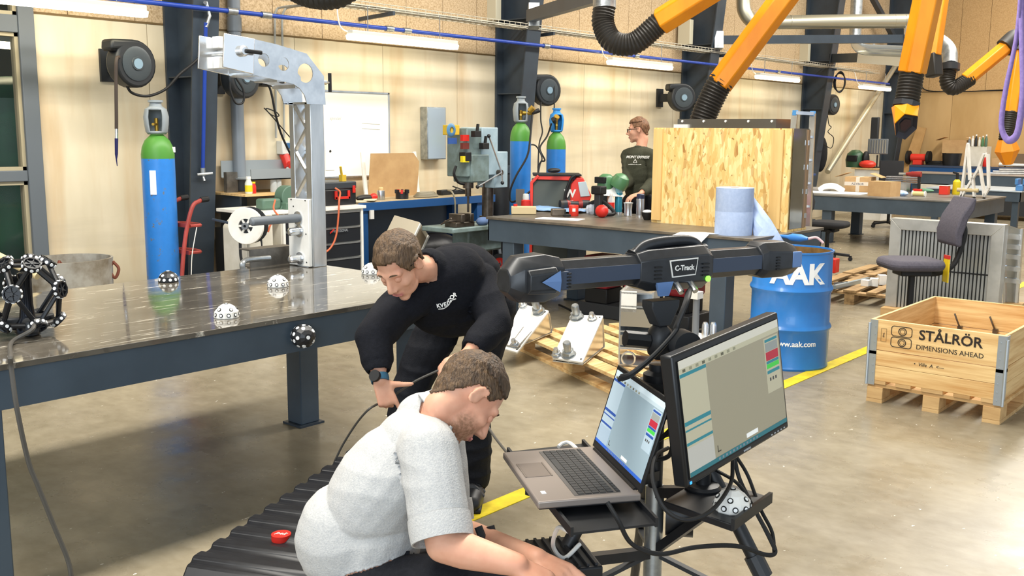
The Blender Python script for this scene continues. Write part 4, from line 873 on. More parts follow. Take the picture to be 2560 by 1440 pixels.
# tray shelf above with bottles
a = at(620, 437, 'y', 8.0); b = at(770, 432, 'y', 8.0)
t = thing('metal_tray', 'galvanised trough shelf on the wall above the grinder', 'shelf', ((a.x+b.x)/2, 8.2, a.z-.05))
MB().bx(a.x-.0, b.x+.1, 7.95, 8.45, a.z-.05, a.z-.04).bx(a.x, b.x+.1, 7.95, 7.96, a.z-.05, a.z+.05).bx(a.x, b.x+.1, 8.44, 8.45, a.z-.05, a.z+.12).build('trough', mat('trough_zinc', '#aab2b6', .4, .6), t, smooth=0)
MB().bx(a.x-.1, a.x+.02, 8.2, 8.25, a.z-.2, a.z+.02).build('end_plate', mat('raw_steel', '#7a7670'), t, smooth=0)
z2 = at(630, 475, 'y', 8.0).z-.03
t = thing('wall_shelf', 'pale board shelf with bottles under the trough', 'shelf', ((a.x+b.x)/2, 8.1, z2-.03))
MB().bx(a.x-.14, b.x+.3, 7.85, 8.45, z2-.02, z2).build('board', M_pine, t, smooth=0)
for xx in (a.x-.1, b.x+.2): MB().bx(xx, xx+.02, 8.0, W-.01, z2-.2, z2-.02).build('bracket', M_steel, t, smooth=0)
def bottle(lab, q, r, h, m, capm, neck=.4, cat='bottle', group=None):
    t = thing('bottle', lab, cat, q, group=group)
    MB().lathe([(r*.9, 0), (r, .01), (r, h*.62), (r*neck, h*.8), (r*neck, h*.88)], q, n=18).build('body', m, t)
    MB().lathe([(r*neck*1.1, h*.86), (r*neck*1.1, h), (r*neck*.9, h)], q, n=14).build('cap', capm, t); return t
M_clear = mat('clear_plastic', '#dfe8ea', .12, alpha=.45)
q = at(622, 478, 'y', 7.95); t = bottle('small bottle with yellow label at the end of the board shelf', V((q.x, 7.95, z2)), .035, .16, mat('bottle_cream', '#cfd1c4', .3), M_white, .6)
MB().lathe([(.0355, .02), (.0355, .08)], V((q.x, 7.95, z2)), n=18).build('label', mat('label_yellow', '#d9c51e', .5), t)
q = at(634, 478, 'y', 7.95); t = bottle('tiny red and yellow bottle beside the yellow labelled one', V((q.x, 7.95, z2)), .025, .11, M_red, mat('label_yellow', '#d9c51e'), .7)
for k, xx in enumerate((684, 696)):
    q = at(xx, 470, 'y', 8.0); bottle(('left', 'right')[k]+' of two clear glass bottles behind the grinder', V((q.x, 8.0, z2)), .032, .19, M_clear, M_clear, .45, group='clear bottles on the shelf')
# rack with red-handled tools under the shelf
zr2 = z2-.22
t = thing('tool_box', 'open black box of red pliers under the board shelf', 'tool box', (a.x, 8.0, zr2-.02))
MB().bx(a.x-.12, a.x+.28, 7.95, 8.3, zr2-.12, zr2+.06).build('box', M_black, t, bevel=.005)
MB().bx(a.x-.12, a.x+.4, 8.06, 8.4, 0, zr2-.12).build('cupboard', M_dark, t, smooth=0)
for k in range(4):
    q = V((a.x-.06+.09*k, 7.94, zr2-.0+.03*(k % 2))); MB().bar(q+V((-.05, 0, -.02)), q+V((.06, 0, .015)), .015, .014).build('red_handle', M_red, t, bevel=.003)
# ================================================================= blue workbench, drill press
YB0 = 7.72
a = at(905, 512, 'y', YB0); b = at(1238, 486, 'y', YB0); zb = at(1100, 495, 'y', YB0).z
x0, x1 = a.x, b.x
t = thing('workbench', 'long blue workbench along the wall under the sheet metal box', 'workbench', ((x0+x1)/2, 8.1, 0))
MB().bx(x0-.05, x1, YB0, W-.02, zb-.03, zb).build('worktop', mat('bench_top', '#b9a98a', .5, c2='#97876a', scale=5), t, smooth=0)
MB().bx(x0-.05, x1, YB0-.004, YB0+.01, zb-.085, zb-.0).build('front_rail', M_bench, t, bevel=.003)
for xx in (x0+.0, x1-.12, x0+1.75): MB().bx(xx, xx+.1, YB0+.02, YB0+.12, 0, zb-.03).build('leg', M_bench, t, bevel=.005)
for xx in (x0+.0, x1-.12): MB().bx(xx, xx+.1, 8.3, 8.4, 0, zb-.03).build('leg', M_bench, t, bevel=.005)
MB().bx(x0-.02, x0+.02, YB0+.12, 8.3, .0, zb-.09).build('side_panel', M_bench, t, smooth=0)
MB().bx(x0+.1, x1-.1, 8.4, 8.42, .1, zb-.1).build('back_panel', M_grille, t, smooth=0)
MB().bx(x0+.05, x1-.1, YB0+.1, 8.35, .2, .23).build('lower_shelf', M_bench, t, smooth=0)
q = at(925, 535, 'y', YB0+.01); MB().bx(q.x-.02, q.x+.03, YB0-.02, YB0+.0, q.z-.05, q.z+.04).build('hang_tag', M_white, t, smooth=0)
bt = lambda x, Y: V((at(x, 480, 'y', Y).x, Y, zb))
q = bt(900, 7.9); r = at(1050, 470, 'y', 8.3)
t = thing('cardboard_sheet', 'brown cardboard sheet leaning on the workbench under the whiteboard', 'cardboard', bt(975, 8.25))
a = at(905, 383, 'y', 8.33); b = at(1048, 470, 'y', 8.2)
MB().prism([(a.x, zb), (b.x, zb), (b.x, a.z-.1), (b.x-.1, a.z), (a.x, a.z)], .008, Mx(((1, 0, 0, 0), (0, -.12, -1, 8.25+.12*zb), (0, 1, 0, 0), (0, 0, 0, 1)))).build('sheet', M_card, t, smooth=0)
for xx in (a.x-.045, b.x): MB().bar((xx+.02, 8.24, zb), (xx+.02, 8.2+.1, a.z+.01), .045, .02, up=(0, 1, 0)).build('side_strip', M_white, t, smooth=0)
# bench items
q = bt(912, 7.9); MB().ell(q+V((0, 0, .035)), (.12, .05, .035)).build('work_glove', M_black, label='black and red work glove on the bench end', cat='glove')
MB().ell(bt(930, 7.88)+V((.02, 0, .04)), (.05, .04, .04)).build('plastic_dome', M_red, label='round red plastic dome lying beside the work glove', cat='plastic part')
q = bt(952, 7.95); t = thing('steel_can', 'small steel can on the workbench', 'can', q); MB().lathe([(.04, 0), (.042, .005), (.042, .095), (.04, .1)], q, n=20).build('body', M_alu, t); MB().lathe([(.025, .1), (.025, .13), (.02, .135)], q, n=14).build('stopper', M_pine, t)
for k, xx in enumerate((900, 925)):
    q = bt(xx, 7.82); MB().box(q+V((0, 0, .008+.01*k)), (.2, .12, .015), rot=.3+k*.4).build('cleaning_rag', mat('rag', '#c9bfa6', .9), label=('crumpled beige rag at the end of the workbench', 'folded beige rag in front of the steel can')[k], cat='rag', bevel=.006)
q = bt(1005, 7.9)
t = thing('plastic_hub', 'black notched plastic hub with red tips on the workbench', 'part', q)
MB().lathe([(.07, 0), (.07, .07), (.04, .07)], q, n=20).build('core', M_black, t)
for k in range(8): d = V((.065*math.cos(k*PI/4), .065*math.sin(k*PI/4), 0)); MB().box(q+d+V((0, 0, .08)), (.025, .025, .04), rot=k*PI/4).build('tooth', M_red if k in (2, 5) else M_black, t, smooth=0)
m = MB(); q = bt(1065, 7.95)
for k in range(4): m.tube([q+V(((.16-.015*k)*math.cos(i*PI/8), (.1-.01*k)*math.sin(i*PI/8), .012+.012*k)) for i in range(16)], .009, 6, closed=True)
m.build('cable_coil', mat('beige_cable', '#8f8876', .5), label='coil of grey cable lying on the workbench', cat='cable')
q = bt(1110, 8.05); t = thing('power_adapter', 'two black power adapters with leads at the back of the workbench', 'adapter', q)
MB().box(q+V((0, 0, .03)), (.2, .08, .06), rot=.2).build('brick', M_black, t, bevel=.008); MB().box(q+V((.25, .02, .025)), (.22, .07, .05), rot=-.2).build('brick', M_black, t, bevel=.008)
MB().tube(bez([q+V((.1, 0, .03)), q+V((.15, -.05, .07)), q+V((.2, .05, .09)), q+V((.25, -.03, .06)), q+V((.4, -.05, .02))]), .007, 6).build('lead', M_rub, t)
cable([at(1120, 475, 'y', 7.85), at(1130, 480, 'y', 7.7), at(1137, 500, 'y', 7.66), at(1138, 540, 'y', 7.66), at(1138, 590, 'y', 7.66), at(1140, 640, 'y', 7.66)], .01, 'grey cable hanging over the front of the workbench', mat('beige_cable', '#8f8876'))
# tilted machine casing below the bench
q = at(1020, 590, 'y', 7.3)
t = thing('machine_casing', 'beige sheet metal casing tilted under the workbench', 'casing', (q.x, 7.35, 0))
FK = Mx.Translation((q.x, 7.35, q.z-.05)) @ Mx.Rotation(R_(35), 4, 'Y') @ Mx.Rotation(R_(20), 4, 'Z')
MB(FK).box((0, 0, 0), (.3, .3, .36)).build('box', mat('casing_beige', '#b4aa96', .5), t, bevel=.006)
MB(FK).box((0, -.152, 0), (.2, .01, .26)).build('opening', mat('casing_dark', '#8a7860', .6), t, smooth=0)
for s in (-1, 1): MB(FK).box((s*.13, -.156, 0), (.03, .012, .34)).build('edge_strip', M_white, t, smooth=0)
MB().bx(q.x-.2, q.x+.25, 7.15, 7.55, 0, q.z-.25).build('support_block', M_dark, t, smooth=0)
# dark sack under bench
q = at(1090, 585, 'y', 7.95); MB().ell((q.x, 8.0, .35), (.4, .22, .2)).build('black_sack', mat('black_bag', '#1c1c20', .4, bump=.6, bscale=9), label='black plastic sack on the lower shelf of the blue workbench', cat='sack')
# --- pillar drill
Yd = 6.95
pc = at(1219, 520, 'y', Yd); X = pc.x
zz = lambda x, y: at(x, y, 'y', Yd).z
M_dp = mat('drill_paint', '#7c8f90', .45, c2='#5f6c66', scale=5); M_dpl = mat('drill_light', '#a9bcc4', .4, c2='#8fa4ae', scale=4); M_oily = mat('oily_steel', '#6b6259', .3, .7, c2='#4c453d', scale=8)
t = thing('pillar_drill', 'grey-green pillar drill with feed handles in front of the workbench', 'drill press', (X, Yd, 0))
MB().bx(X-.3, X+.2, Yd-.25, Yd+.2, 0, .08).build('base', M_dp, t, bevel=.02)
MB().cyl((X, Yd, .08), (X, Yd, zz(1225, 335)), .06, n=20).build('pillar', M_oily, t)
u = (at(1150, 400, 'y', Yd)-at(1219, 400, 'y', Yd)); L_ = abs(u.x)
ux_ = lambda px_: at(px_, 400, 'y', Yd).x
z1, z2_ = zz(1180, 440), zz(1180, 320)
MB().bx(ux_(1142), ux_(1178), Yd-.14, Yd+.14, z1, z2_).build('head_cover', M_dp, t, bevel=.01)
MB().bx(ux_(1178), ux_(1218), Yd-.15, Yd+.15, zz(1180, 438), zz(1180, 318)).build('belt_guard', M_dpl, t, bevel=.01)
MB().bx(ux_(1210), ux_(1243), Yd-.15, Yd+.1, zz(1230, 468), zz(1230, 378)).build('motor_housing', M_dpl, t, bevel=.01)
MB().bx(ux_(1150), ux_(1195), Yd-.16, Yd+.1, zz(1160, 455), zz(1160, 385)).build('gearbox', M_dp, t, bevel=.015)
MB().cyl((ux_(1165), Yd-.03, zz(1165, 470)), (ux_(1165), Yd-.03, zz(1165, 448)), .055, n=16).cyl((ux_(1165), Yd-.03, zz(1165, 490)), (ux_(1165), Yd-.03, zz(1165, 462)), .03, n=16).build('quill', M_oily, t)
MB().cyl((ux_(1165), Yd-.03, zz(1165, 530)), (ux_(1165), Yd-.03, zz(1165, 488)), .012, n=10).build('drill_bit', M_oily, t)
hb = V((ux_(1218), Yd-.2, zz(1218, 430)))
h = MB().cyl(hb+V((0, .1, 0)), hb, .03, n=14).build('feed_hub', M_oily, t)
for x_, y_ in ((1194, 467), (1256, 457), (1222, 340)):
    e = at(x_, y_, 'y', Yd-.2); MB().cyl(hb, e, .008, n=8).build('feed_lever', M_alub, h); MB().ell(e, .02, 10, 8).build('knob', M_black, h)
for x_, y_, c in ((1165, 345, M_red), (1165, 365, mat('sticker_dark', '#6a2a22', .5)), (1165, 398, mat('label_yellow', '#d9c51e'))):
    q = at(x_, y_, 'y', Yd-.165); MB().bx(q.x-.045, q.x+.045, Yd-.166, Yd-.13, q.z-.03, q.z+.03).build('sign_plate', c, t, smooth=0)
q = at(1128, 325, 'y', Yd-.1); MB().lathe([(.05, -.01), (.065, 0), (.05, .01), (.03, .01), (.03, -.01)], q, (0, -1, 0), n=20, closed=True).build('pulley_ring', mat('ring_blue', '#4d7ba0', .4), t)
MB().bx(q.x, q.x+.12, Yd-.1, Yd+.02, q.z-.05, q.z+.05).build('motor_bracket', mat('tool_yellow', '#c9a832'), t, bevel=.006)
q = at(1128, 352, 'y', Yd-.1); MB().bx(q.x-.06, q.x+.06, Yd-.12, Yd-.11, q.z-.03, q.z+.03).build('blue_sign', mat('sign_blue', '#2c4f8e', .4), t, smooth=0)
for x_, y0_, y1_ in ((1195, 310, 335), (1215, 340, 365)):
    q = at(x_, y0_, 'y', Yd-.2); q2 = at(x_-3, y1_, 'y', Yd-.2); MB().bar(q, q2, .03, .02).box(q2+V((-.01, 0, .0)), (.09, .06, .06)).build('clamp_handle', M_rub, t, bevel=.004)
MB().bx(ux_(1133), ux_(1148), Yd-.17, Yd-.08, zz(1140, 402), zz(1140, 380)).build('switch_box', M_rub, t, bevel=.005)
MB().tube(bez([at(1140, 415, 'y', Yd-.1), at(1135, 435, 'y', Yd-.1), at(1145, 455, 'y', Yd-.1), at(1160, 460, 'y', Yd-.1)]), .014, 8).build('flex_conduit', M_rub, t)
zt = zz(1180, 560)
MB().bx(ux_(1092), ux_(1240), Yd-.22, Yd+.22, zt-.05, zt).build('table', M_dp, t, bevel=.01)
MB().bx(ux_(1150), ux_(1235), Yd-.12, Yd+.12, zt-.28, zt-.05).build('knee', M_dp, t, bevel=.02)
MB().cyl((X, Yd, zt-.02), (X, Yd, zt+.07), .085, n=20).build('table_clamp', M_oily, t)
v = V((ux_(1125), Yd-.1, zt))
t = thing('machine_vice', 'oily machine vice on the drill table', 'vice', v)
MB().bx(v.x-.1, v.x+.17, v.y-.08, v.y+.08, zt, zt+.05).build('bed', M_oily, t, bevel=.006)
for dx in (-.03, .1): MB().bx(v.x+dx, v.x+dx+.05, v.y-.09, v.y+.09, zt+.05, zt+.13).build('jaw', M_oily, t, bevel=.006)
MB().cyl((v.x-.18, v.y, zt+.06), (v.x, v.y, zt+.06), .014, n=10).cyl((v.x-.17, v.y-.08, zt+.1), (v.x-.17, v.y+.06, zt+.03), .008, n=8).build('spindle', M_oily, t)
q = V((ux_(1178), Yd-.16, zt)); m = MB(); m.ell(q+V((0, 0, .04)), (.08, .06, .045), 12, 8); m.build('rag', mat('rag_blue', '#5a7199', .8, bump=.8, bscale=14), label='crumpled blue rag on the drill table', cat='rag')
# dark drum behind the drill
q = at(1262, 440, 'y', 7.9)
t = thing('black_drum', 'black plastic barrel standing behind the drill by the column', 'barrel', (q.x, 7.95, 0))
MB().lathe([(.2, 0), (.22, .05), (.22, 1.15), (.2, 1.22)], (q.x, 7.95, 0), n=24).build('body', M_black, t); MB().lathe([(.225, 1.2), (.225, 1.27), (.2, 1.28)], (q.x, 7.95, 0), n=24).build('lid', M_steel, t)
text('LVF', .1, M_grille, t, frame((q.x-.02, 7.72, 1.12), (1, 0, 0), (0, 0, 1)))

# ================================================================= reels, cylinders, welder behind the middle table
c3 = at(1364, 226, 'y', 8.2); reel('black hose reel with white plate right of the second column', c3, .2, R_(-105), plate=M_white)
cable([at(1352, 255, 'y', 8.1), at(1352, 300, 'y', 8.05), at(1356, 330, 'y', 8.0), at(1348, 360, 'y', 7.9), at(1345, 420, 'y', 7.8)], .009, 'thin black hose hanging from the reel behind the gas cylinders', cat='hose')
cable([at(1386, 215, 'y', 8.1), at(1386, 250, 'y', 8.05), at(1385, 300, 'y', 8.0)], .008, 'straight black hose from the reel down to the blue capped cylinder', cat='hose')
c4 = at(1703, 244, 'y', 8.1); reel('black hose reel in front of the column beside the orange arm', c4, .21, R_(-120))
c5 = at(2078, 262, 'y', 8.15); reel('small black hose reel right of the stepladder column', c5, .2, R_(-100))
cable([at(2068, 280, 'y', 8.1), at(2072, 310, 'y', 8.1), at(2078, 318, 'y', 8.1), at(2070, 330, 'y', 8.1), at(2084, 345, 'y', 8.1), at(2078, 370, 'y', 8.1), at(2058, 360, 'y', 8.0)], .008, 'black hose dangling from the reel near the stepladder', cat='hose')
p = dep(1301, 400, 10.9); zs = dep(1301, 352, 10.9).z
t, z0 = gas_cyl('blue gas cylinder with grey cap and brass regulator on a trolley', p.x, p.y, .115, zs, 0, True, M_cap, M_cyb)
def regulator(c, par, kx):
    MB().cyl(c, c+V((.08*kx, -.06, .0)), .022, n=12).build('regulator_body', M_brass, par)
    MB().cyl(c+V((.06*kx, -.05, .02)), c+V((.075*kx, -.09, .06)), .034, n=14).build('gauge', M_brass, par)
    MB().cyl(c+V((.08*kx, -.06, 0)), c+V((.16*kx, -.1, .03)), .024, n=12).build('knob', M_rub, par)
regulator(V((p.x-.02, p.y-.04, z0+.1)), t, 1)
qcy2 = p
cable([V((p.x+.05, p.y-.12, z0+.08)), dep(1326, 340, 10.7), dep(1318, 390, 10.65), dep(1290, 440, 10.6), dep(1275, 480, 10.6), dep(1280, 505, 10.6), dep(1310, 490, 10.5), dep(1330, 475, 10.5)], .011, 'black gas hose drooping in front of the grey capped cylinder', cat='hose')
p = dep(1390, 400, 11.9); zs = dep(1390, 372, 11.9).z
t, z0 = gas_cyl('blue gas cylinder with bright blue cap right of the grey capped one', p.x, p.y, .115, zs, 0, True, mat('cap_blue', '#2f86cf', .4), M_cyb)
regulator(V((p.x-.06, p.y-.02, z0+.12)), t, -1)
cable([V((p.x-.16, p.y-.05, z0+.1)), dep(1368, 340, 11.7), dep(1350, 370, 11.6), dep(1362, 400, 11.6), dep(1352, 405, 11.6), dep(1346, 430, 11.5)], .01, 'black gas hose looping left of the bright blue capped cylinder', cat='hose')
cable([V((qcy2.x+.06, qcy2.y-.05, 1.55)), dep(1340, 365, 11), dep(1355, 395, 11), dep(1346, 415, 11), dep(1345, 440, 11)], .008, 'thin hose between the two gas cylinders', cat='hose')
# welding machine on wheels
M_wr = mat('welder_red', '#d8392c', .4); M_wg = mat('welder_grey', '#4f534c', .5)
A0 = dep(1330, 545, 10.3); FWz = frame((A0.x, A0.y, 0), cR.xy.to_3d(), (0, 0, 1)) ; FWz = frame((A0.x, A0.y, 0), V((cR.x, cR.y, 0)), (0, 0, 1))
t = thing('welding_machine', 'red and grey welding machine with slanted display behind the middle table', 'welder', (A0.x, A0.y, 0))
S = lambda px_: (px_-1330)/FPX*10.3
Zw = lambda py_: dep(1395, py_, 10.3).z
zt_, zb_ = Zw(435), .25
MB(FWz).box((S(1385), (zt_-.06+zb_)/2, -.22), (S(1440)-S(1330), zt_-.06-zb_, .4)).build('side_body', M_wg, t, bevel=.012)
fr = MB(FWz); fr.bar((S(1328), zb_, -.01), (S(1328), zt_-.08, -.01), .03, .05).bar((S(1328), zt_-.09, -.01), (S(1345), zt_-.015, -.01), .03, .05).bar((S(1342), zt_-.03, -.01), (S(1430), zt_-.04, -.01), .05, .03); fr.build('red_frame', M_wr, t, bevel=.006)
MB(FWz).box((S(1392), zt_-.01, -.2), (S(1455)-S(1335), .02, .42)).build('top_tray', M_rub, t, bevel=.004)
MB(FWz @ Mx.Translation((0, 0, -.42))).prism([(S(1425), zb_+.2), (S(1425), zt_-.1), (S(1440), zt_-.03), (S(1456), zt_-.03), (S(1478), zt_-.22), (S(1470), zt_-.32), (S(1440), zt_-.36), (S(1438), zb_+.2)], .42).build('front_head', M_wr, t, bevel=.012)
MB(FWz).prism([(S(1443), zt_-.08), (S(1463), zt_-.07), (S(1474), zt_-.22), (S(1450), zt_-.23)], .012, Mx.Translation((0, 0, .0))).build('display', mat('display_grey', '#b9c3c6', .2), t, bevel=.004)
MB(FWz).tube(bez([(S(1410), zt_-.38, .02), (S(1413), zt_-.2, .02), (S(1425), zt_-.05, .02), (S(1436), zt_-.01, .02)]), .016, 8).build('handle', M_rub, t)
text('W', .11, M_white, t, FWz @ Mx.Translation((S(1424), zt_-.2, .003)), bold=.004)
text('SAVE', .035, M_white, t, FWz @ Mx.Translation((S(1424), zt_-.28, .003)))
MB(FWz).lathe([(.001, -.02), (.1, -.02), (.1, .02), (.001, .02)], (S(1350), .1, -.1), (0, 0, 1), n=20).build('wheel', M_rub, t)
MB(FWz).lathe([(.001, -.02), (.08, -.02), (.08, .02), (.001, .02)], (S(1460), .08, -.1), (0, 0, 1), n=20).build('wheel', M_rub, t)
MB(FWz).box((S(1395), .2, -.2), (.62, .1, .45)).build('chassis', M_dark, t, bevel=.01)
MB(FWz).box((S(1300), zt_*.5, -.05), (.09, zt_*.75, .03)).build('bottle_rack', mat('rack_grey', '#5c5650', .5), t, smooth=0)
MB(FWz).tube(bez([(S(1465), zt_-.38, .05), (S(1490), zt_-.3, .06), (S(1510), zt_-.42, .08), (S(1505), zt_-.6, .1), (S(1480), zt_-.62, .1), (S(1470), zt_-.5, .1)]), .022, 8).build('torch_hose', M_rub, t)
q = dep(1385, 426, 10.1); MB().ell(q, (.09, .05, .025)).build('work_gloves', M_rub, label='dark gloves lying on top of the welding machine', cat='gloves')
# red wheeled cart at the table end
w = at(1250, 688, 'z', 0); w.z = 0
t = thing('gas_trolley', 'two-wheeled gas trolley with red wheel rims left of the middle table', 'trolley', w)
d = V((.55, -.83, 0)).normalized()
for k in (0, 1):
    c = w+V((0, 0, .13))-d*.45*k*-1 if k else w+V((0, 0, .13))
    c = V((w.x, w.y, .13)) if not k else V((w.x+.32, w.y-.02, .13))
    wl = MB().lathe([(.085, -.025), (.13, -.02), (.13, .02), (.085, .025)], c, (-.83, -.55, 0), n=24, closed=True).build('tyre', M_rub, t)
    MB().lathe([(.02, .0), (.085, .015), (.09, .0), (.085, -.015), (.02, -.015)], c, (-.83, -.55, 0), n=24, closed=True).build('rim', mat('rim_red', '#d4281f', .4), wl)
MB().cyl((w.x, w.y, .13), (w.x+.32, w.y-.02, .13), .015, n=10).build('axle', M_galv, t)
MB().bar((w.x+.02, w.y+.0, .13), (w.x-.03, w.y+.02, .5), .03, .03).build('handle', M_grille, t, smooth=0)
MB().bar((w.x+.16, w.y, .13), (w.x+.3, w.y-.3, .1), .04, .04).build('frame', M_dark, t, smooth=0)
# ================================================================= middle table with the crate
TM = .9
steel_table('heavy dark steel table in the middle carrying the chipboard crate', 6.90, 8.2, 3.50, 6.24, TM, ((6.93, 5.92), (6.93, 3.73), (7.95, 5.94), (7.95, 3.73)), .2, lw=.14, top=mat('mid_top', '#7d7568', .4, .4, c2='#665f55', scale=3, stretch=(1, 3, 1)))
def osb():
    m = bpy.data.materials.new('osb_board'); m.use_nodes = True; N = m.node_tree.nodes; L = m.node_tree.links; b = N['Principled BSDF']; b.inputs['Roughness'].default_value = .6
    tc = N.new('ShaderNodeTexCoord'); cols = []
    base = None
    for k, (rot, sc, st) in enumerate((((.35, 0, 0), 34, (1, 1, .3)), ((-.6, 0, 0), 30, (1, 1, .24)), ((1.1, 0, 0), 38, (1, 1, .3)))):
        mp = N.new('ShaderNodeMapping'); mp.inputs['Rotation'].default_value = rot; mp.inputs['Scale'].default_value = st; L.new(tc.outputs['Object'], mp.inputs[0])
        vo = N.new('ShaderNodeTexVoronoi'); vo.inputs['Scale'].default_value = sc; L.new(mp.outputs[0], vo.inputs['Vector'])
        r = N.new('ShaderNodeValToRGB'); e = r.color_ramp.elements; e[0].position = .0; e[0].color = lin('#a9763a'); e[1].position = 1; e[1].color = lin('#f6dfa4'); x = e.new(.12); x.color = lin('#d9ae62'); x = e.new(.6); x.color = lin('#ecca84')
        sp = N.new('ShaderNodeSeparateColor'); L.new(vo.outputs['Color'], sp.inputs[0]); L.new(sp.outputs[0], r.inputs[0]); cols.append(r.outputs[0])
    a = N.new('ShaderNodeMix'); a.data_type = 'RGBA'; gt = N.new('ShaderNodeMath'); gt.operation = 'GREATER_THAN'; gt.inputs[1].default_value = .55; L.new(sp.outputs[1], gt.inputs[0]); L.new(gt.outputs[0], a.inputs[0]); L.new(cols[0], a.inputs[6]); L.new(cols[1], a.inputs[7])
    c = N.new('ShaderNodeMix'); c.data_type = 'RGBA'; c.inputs[0].default_value = .35; L.new(a.outputs[2], c.inputs[6]); L.new(cols[2], c.inputs[7])
    n = N.new('ShaderNodeTexNoise'); n.inputs['Scale'].default_value = 26; L.new(tc.outputs['Object'], n.inputs['Vector'])
    rr = N.new('ShaderNodeValToRGB'); e = rr.color_ramp.elements; e[0].position = .68; e[0].color = (0, 0, 0, 1); e[1].position = .74; e[1].color = (1, 1, 1, 1); L.new(n.outputs['Fac'], rr.inputs[0])
    d = N.new('ShaderNodeMix'); d.data_type = 'RGBA'; L.new(rr.outputs[0], d.inputs[0]); L.new(c.outputs[2], d.inputs[6]); d.inputs[7].default_value = lin('#8f6330'); L.new(d.outputs[2], b.inputs['Base Color']); return m
M_osb = osb()
M_pinev = mat('pine_upright', '#ecc886', .62, c2='#d5a966', scale=5, detail=6, stretch=(2.5, 2.5, .2), lo=.3, hi=.75, rand=1)
XK, y0, y1, zt = 7.55, 3.535, 4.83, 1.735
t = thing('wooden_crate', 'chipboard crate with pine battens standing on the middle table', 'crate', (XK+.3, (y0+y1)/2, TM))
MB().bx(XK, XK+.018, y0, y1, TM, zt).build('front_panel', M_osb, t, smooth=0)
for a, b in ((y1-.1, y1-.01), (y0+.06, y0+.16)): MB().bx(XK-.022, XK, a, b, TM+.025, zt-.01).build('batten', M_pinev, t, smooth=0)
MB().bx(XK+.018, XK+.36, y1-.018, y1, TM, zt).build('side_panel', M_osb, t, smooth=0)
MB().bx(XK+.018, XK+.36, y0+.0, y1-.018, TM, TM+.018).build('bottom_panel', M_osb, t, smooth=0)
# stainless cabinet inside / behind the crate
t = thing('stainless_cabinet', 'shiny stainless cabinet with flanged top standing in the crate', 'cabinet', (XK+.35, (y0+y1)/2, TM+.018))
M_ss = mat('stainless', '#c8cbcc', .12, .95, c2='#aeb2b4', scale=2); za = dep(1800, 298, 8.6).z
MB().bx(XK+.05, XK+.34, y0+.005, y1-.14, TM+.02, zt+.0).build('body', M_ss, t, smooth=0)
fl = MB(); ya, yb = y0+.17, y1-.2
for q in ((XK+.06, XK+.09, ya, yb), (XK+.3, XK+.33, ya, yb), (XK+.09, XK+.3, ya, ya+.03), (XK+.09, XK+.3, yb-.03, yb)): fl.bx(*q, zt, za)
fl.build('top_frame', mat('stainless_dark', '#8d8a84', .2, .9), t, smooth=0)
for k in range(5): MB().cyl((XK+.058, yb-.05-.21*k, za-.02), (XK+.05, yb-.05-.21*k, za-.02), .01, n=8).build('screw', M_white, t)
MB().bx(XK+.03, XK+.06, yb-.12, yb+.02, zt, zt+.03).build('bracket', M_white, t, smooth=0)
MB().bx(XK+.30, XK+.34, y0-.005, y0+.02, TM+.02, zt-.01).build('edge_strip', mat('strip_brown', '#94785a', .4), t, smooth=0)
for k in range(4): MB().bx(XK+.305, XK+.335, y0-.012, y0-.003, TM+.1+.2*k, TM+.14+.2*k).build('hinge', M_alu, t, smooth=0)
# paper roll
q = at(1838, 588, 'z', TM)+V((.06, .05, 0)); q.z = TM
t = thing('paper_roll', 'big blue industrial paper roll standing on the corner of the middle table', 'paper roll', q)
M_roll = mat('blue_paper', '#aebfdd', .85, c2='#a3b5d6', scale=40)
MB().lathe([(.035, 0), (.148, 0), (.148, .183), (.1475, .185), (.148, .187), (.148, .37), (.035, .37)], q, n=36, closed=True).build('roll', M_roll, t)
MB().lathe([(.03, .0), (.036, .0), (.036, .372), (.03, .372)], q, n=20, closed=True).build('core', M_card, t)
s0 = at(1888, 500, 'z', TM+.26); 
m = MB(); c0 = q
A_ = [V((q.x+.1, q.y-.11, TM+.3)), V((q.x+.16, q.y-.24, TM+.12)), V((q.x+.2, q.y-.34, TM-.05)), V((q.x+.2, q.y-.36, TM-.14))]; B_ = [V((q.x+.06, q.y-.135, TM+.0)), V((q.x-.02, q.y-.2, TM-.02)), V((q.x-.02, q.y-.26, TM-.09)), V((q.x-.03, q.y-.28, TM-.16))]
vs = []; 
for a, b in zip(A_, B_): vs += [a.lerp(b, k/4)+V((.012*math.sin(k*2.1), 0, 0)) for k in range(5)]
m.add(vs, [(r*5+k, r*5+k+1, r*5+k+6, r*5+k+5) for r in range(3) for k in range(4)]); m.build('loose_sheet', M_roll, t, solid=.002)
# sheet of paper hanging over the edge
pp = [at(1682, 598, 'z', TM+.004), at(1745, 574, 'z', TM+.004), at(1790, 582, 'z', TM+.004), at(1745, 598, 'z', TM-.0)]
m = MB(); e0 = V((6.895, at(1682, 590, 'x', 6.895).y, TM+.006)); 
y_a, y_b = at(1700, 590, 'x', 6.9).y, at(1790, 590, 'x', 6.9).y
rows = [[V((7.08, y_a-.12, TM+.003)), V((7.02, y_b, TM+.003))], [V((6.90, y_a-.0, TM+.008)), V((6.9, y_b+.06, TM+.008))], [V((6.86, y_a+.07, TM-.03)), V((6.86, y_b+.1, TM-.05))], [V((6.85, y_a+.08, TM-.055)), V((6.85, y_b+.12, TM-.13))]]
vs = [p for r in rows for p in r]; m.add(vs, [(2*i, 2*i+1, 2*i+3, 2*i+2) for i in range(3)]); m.build('paper_sheet', M_paper, label='white sheet of paper drooping over the edge of the middle table', cat='paper', solid=.0015)
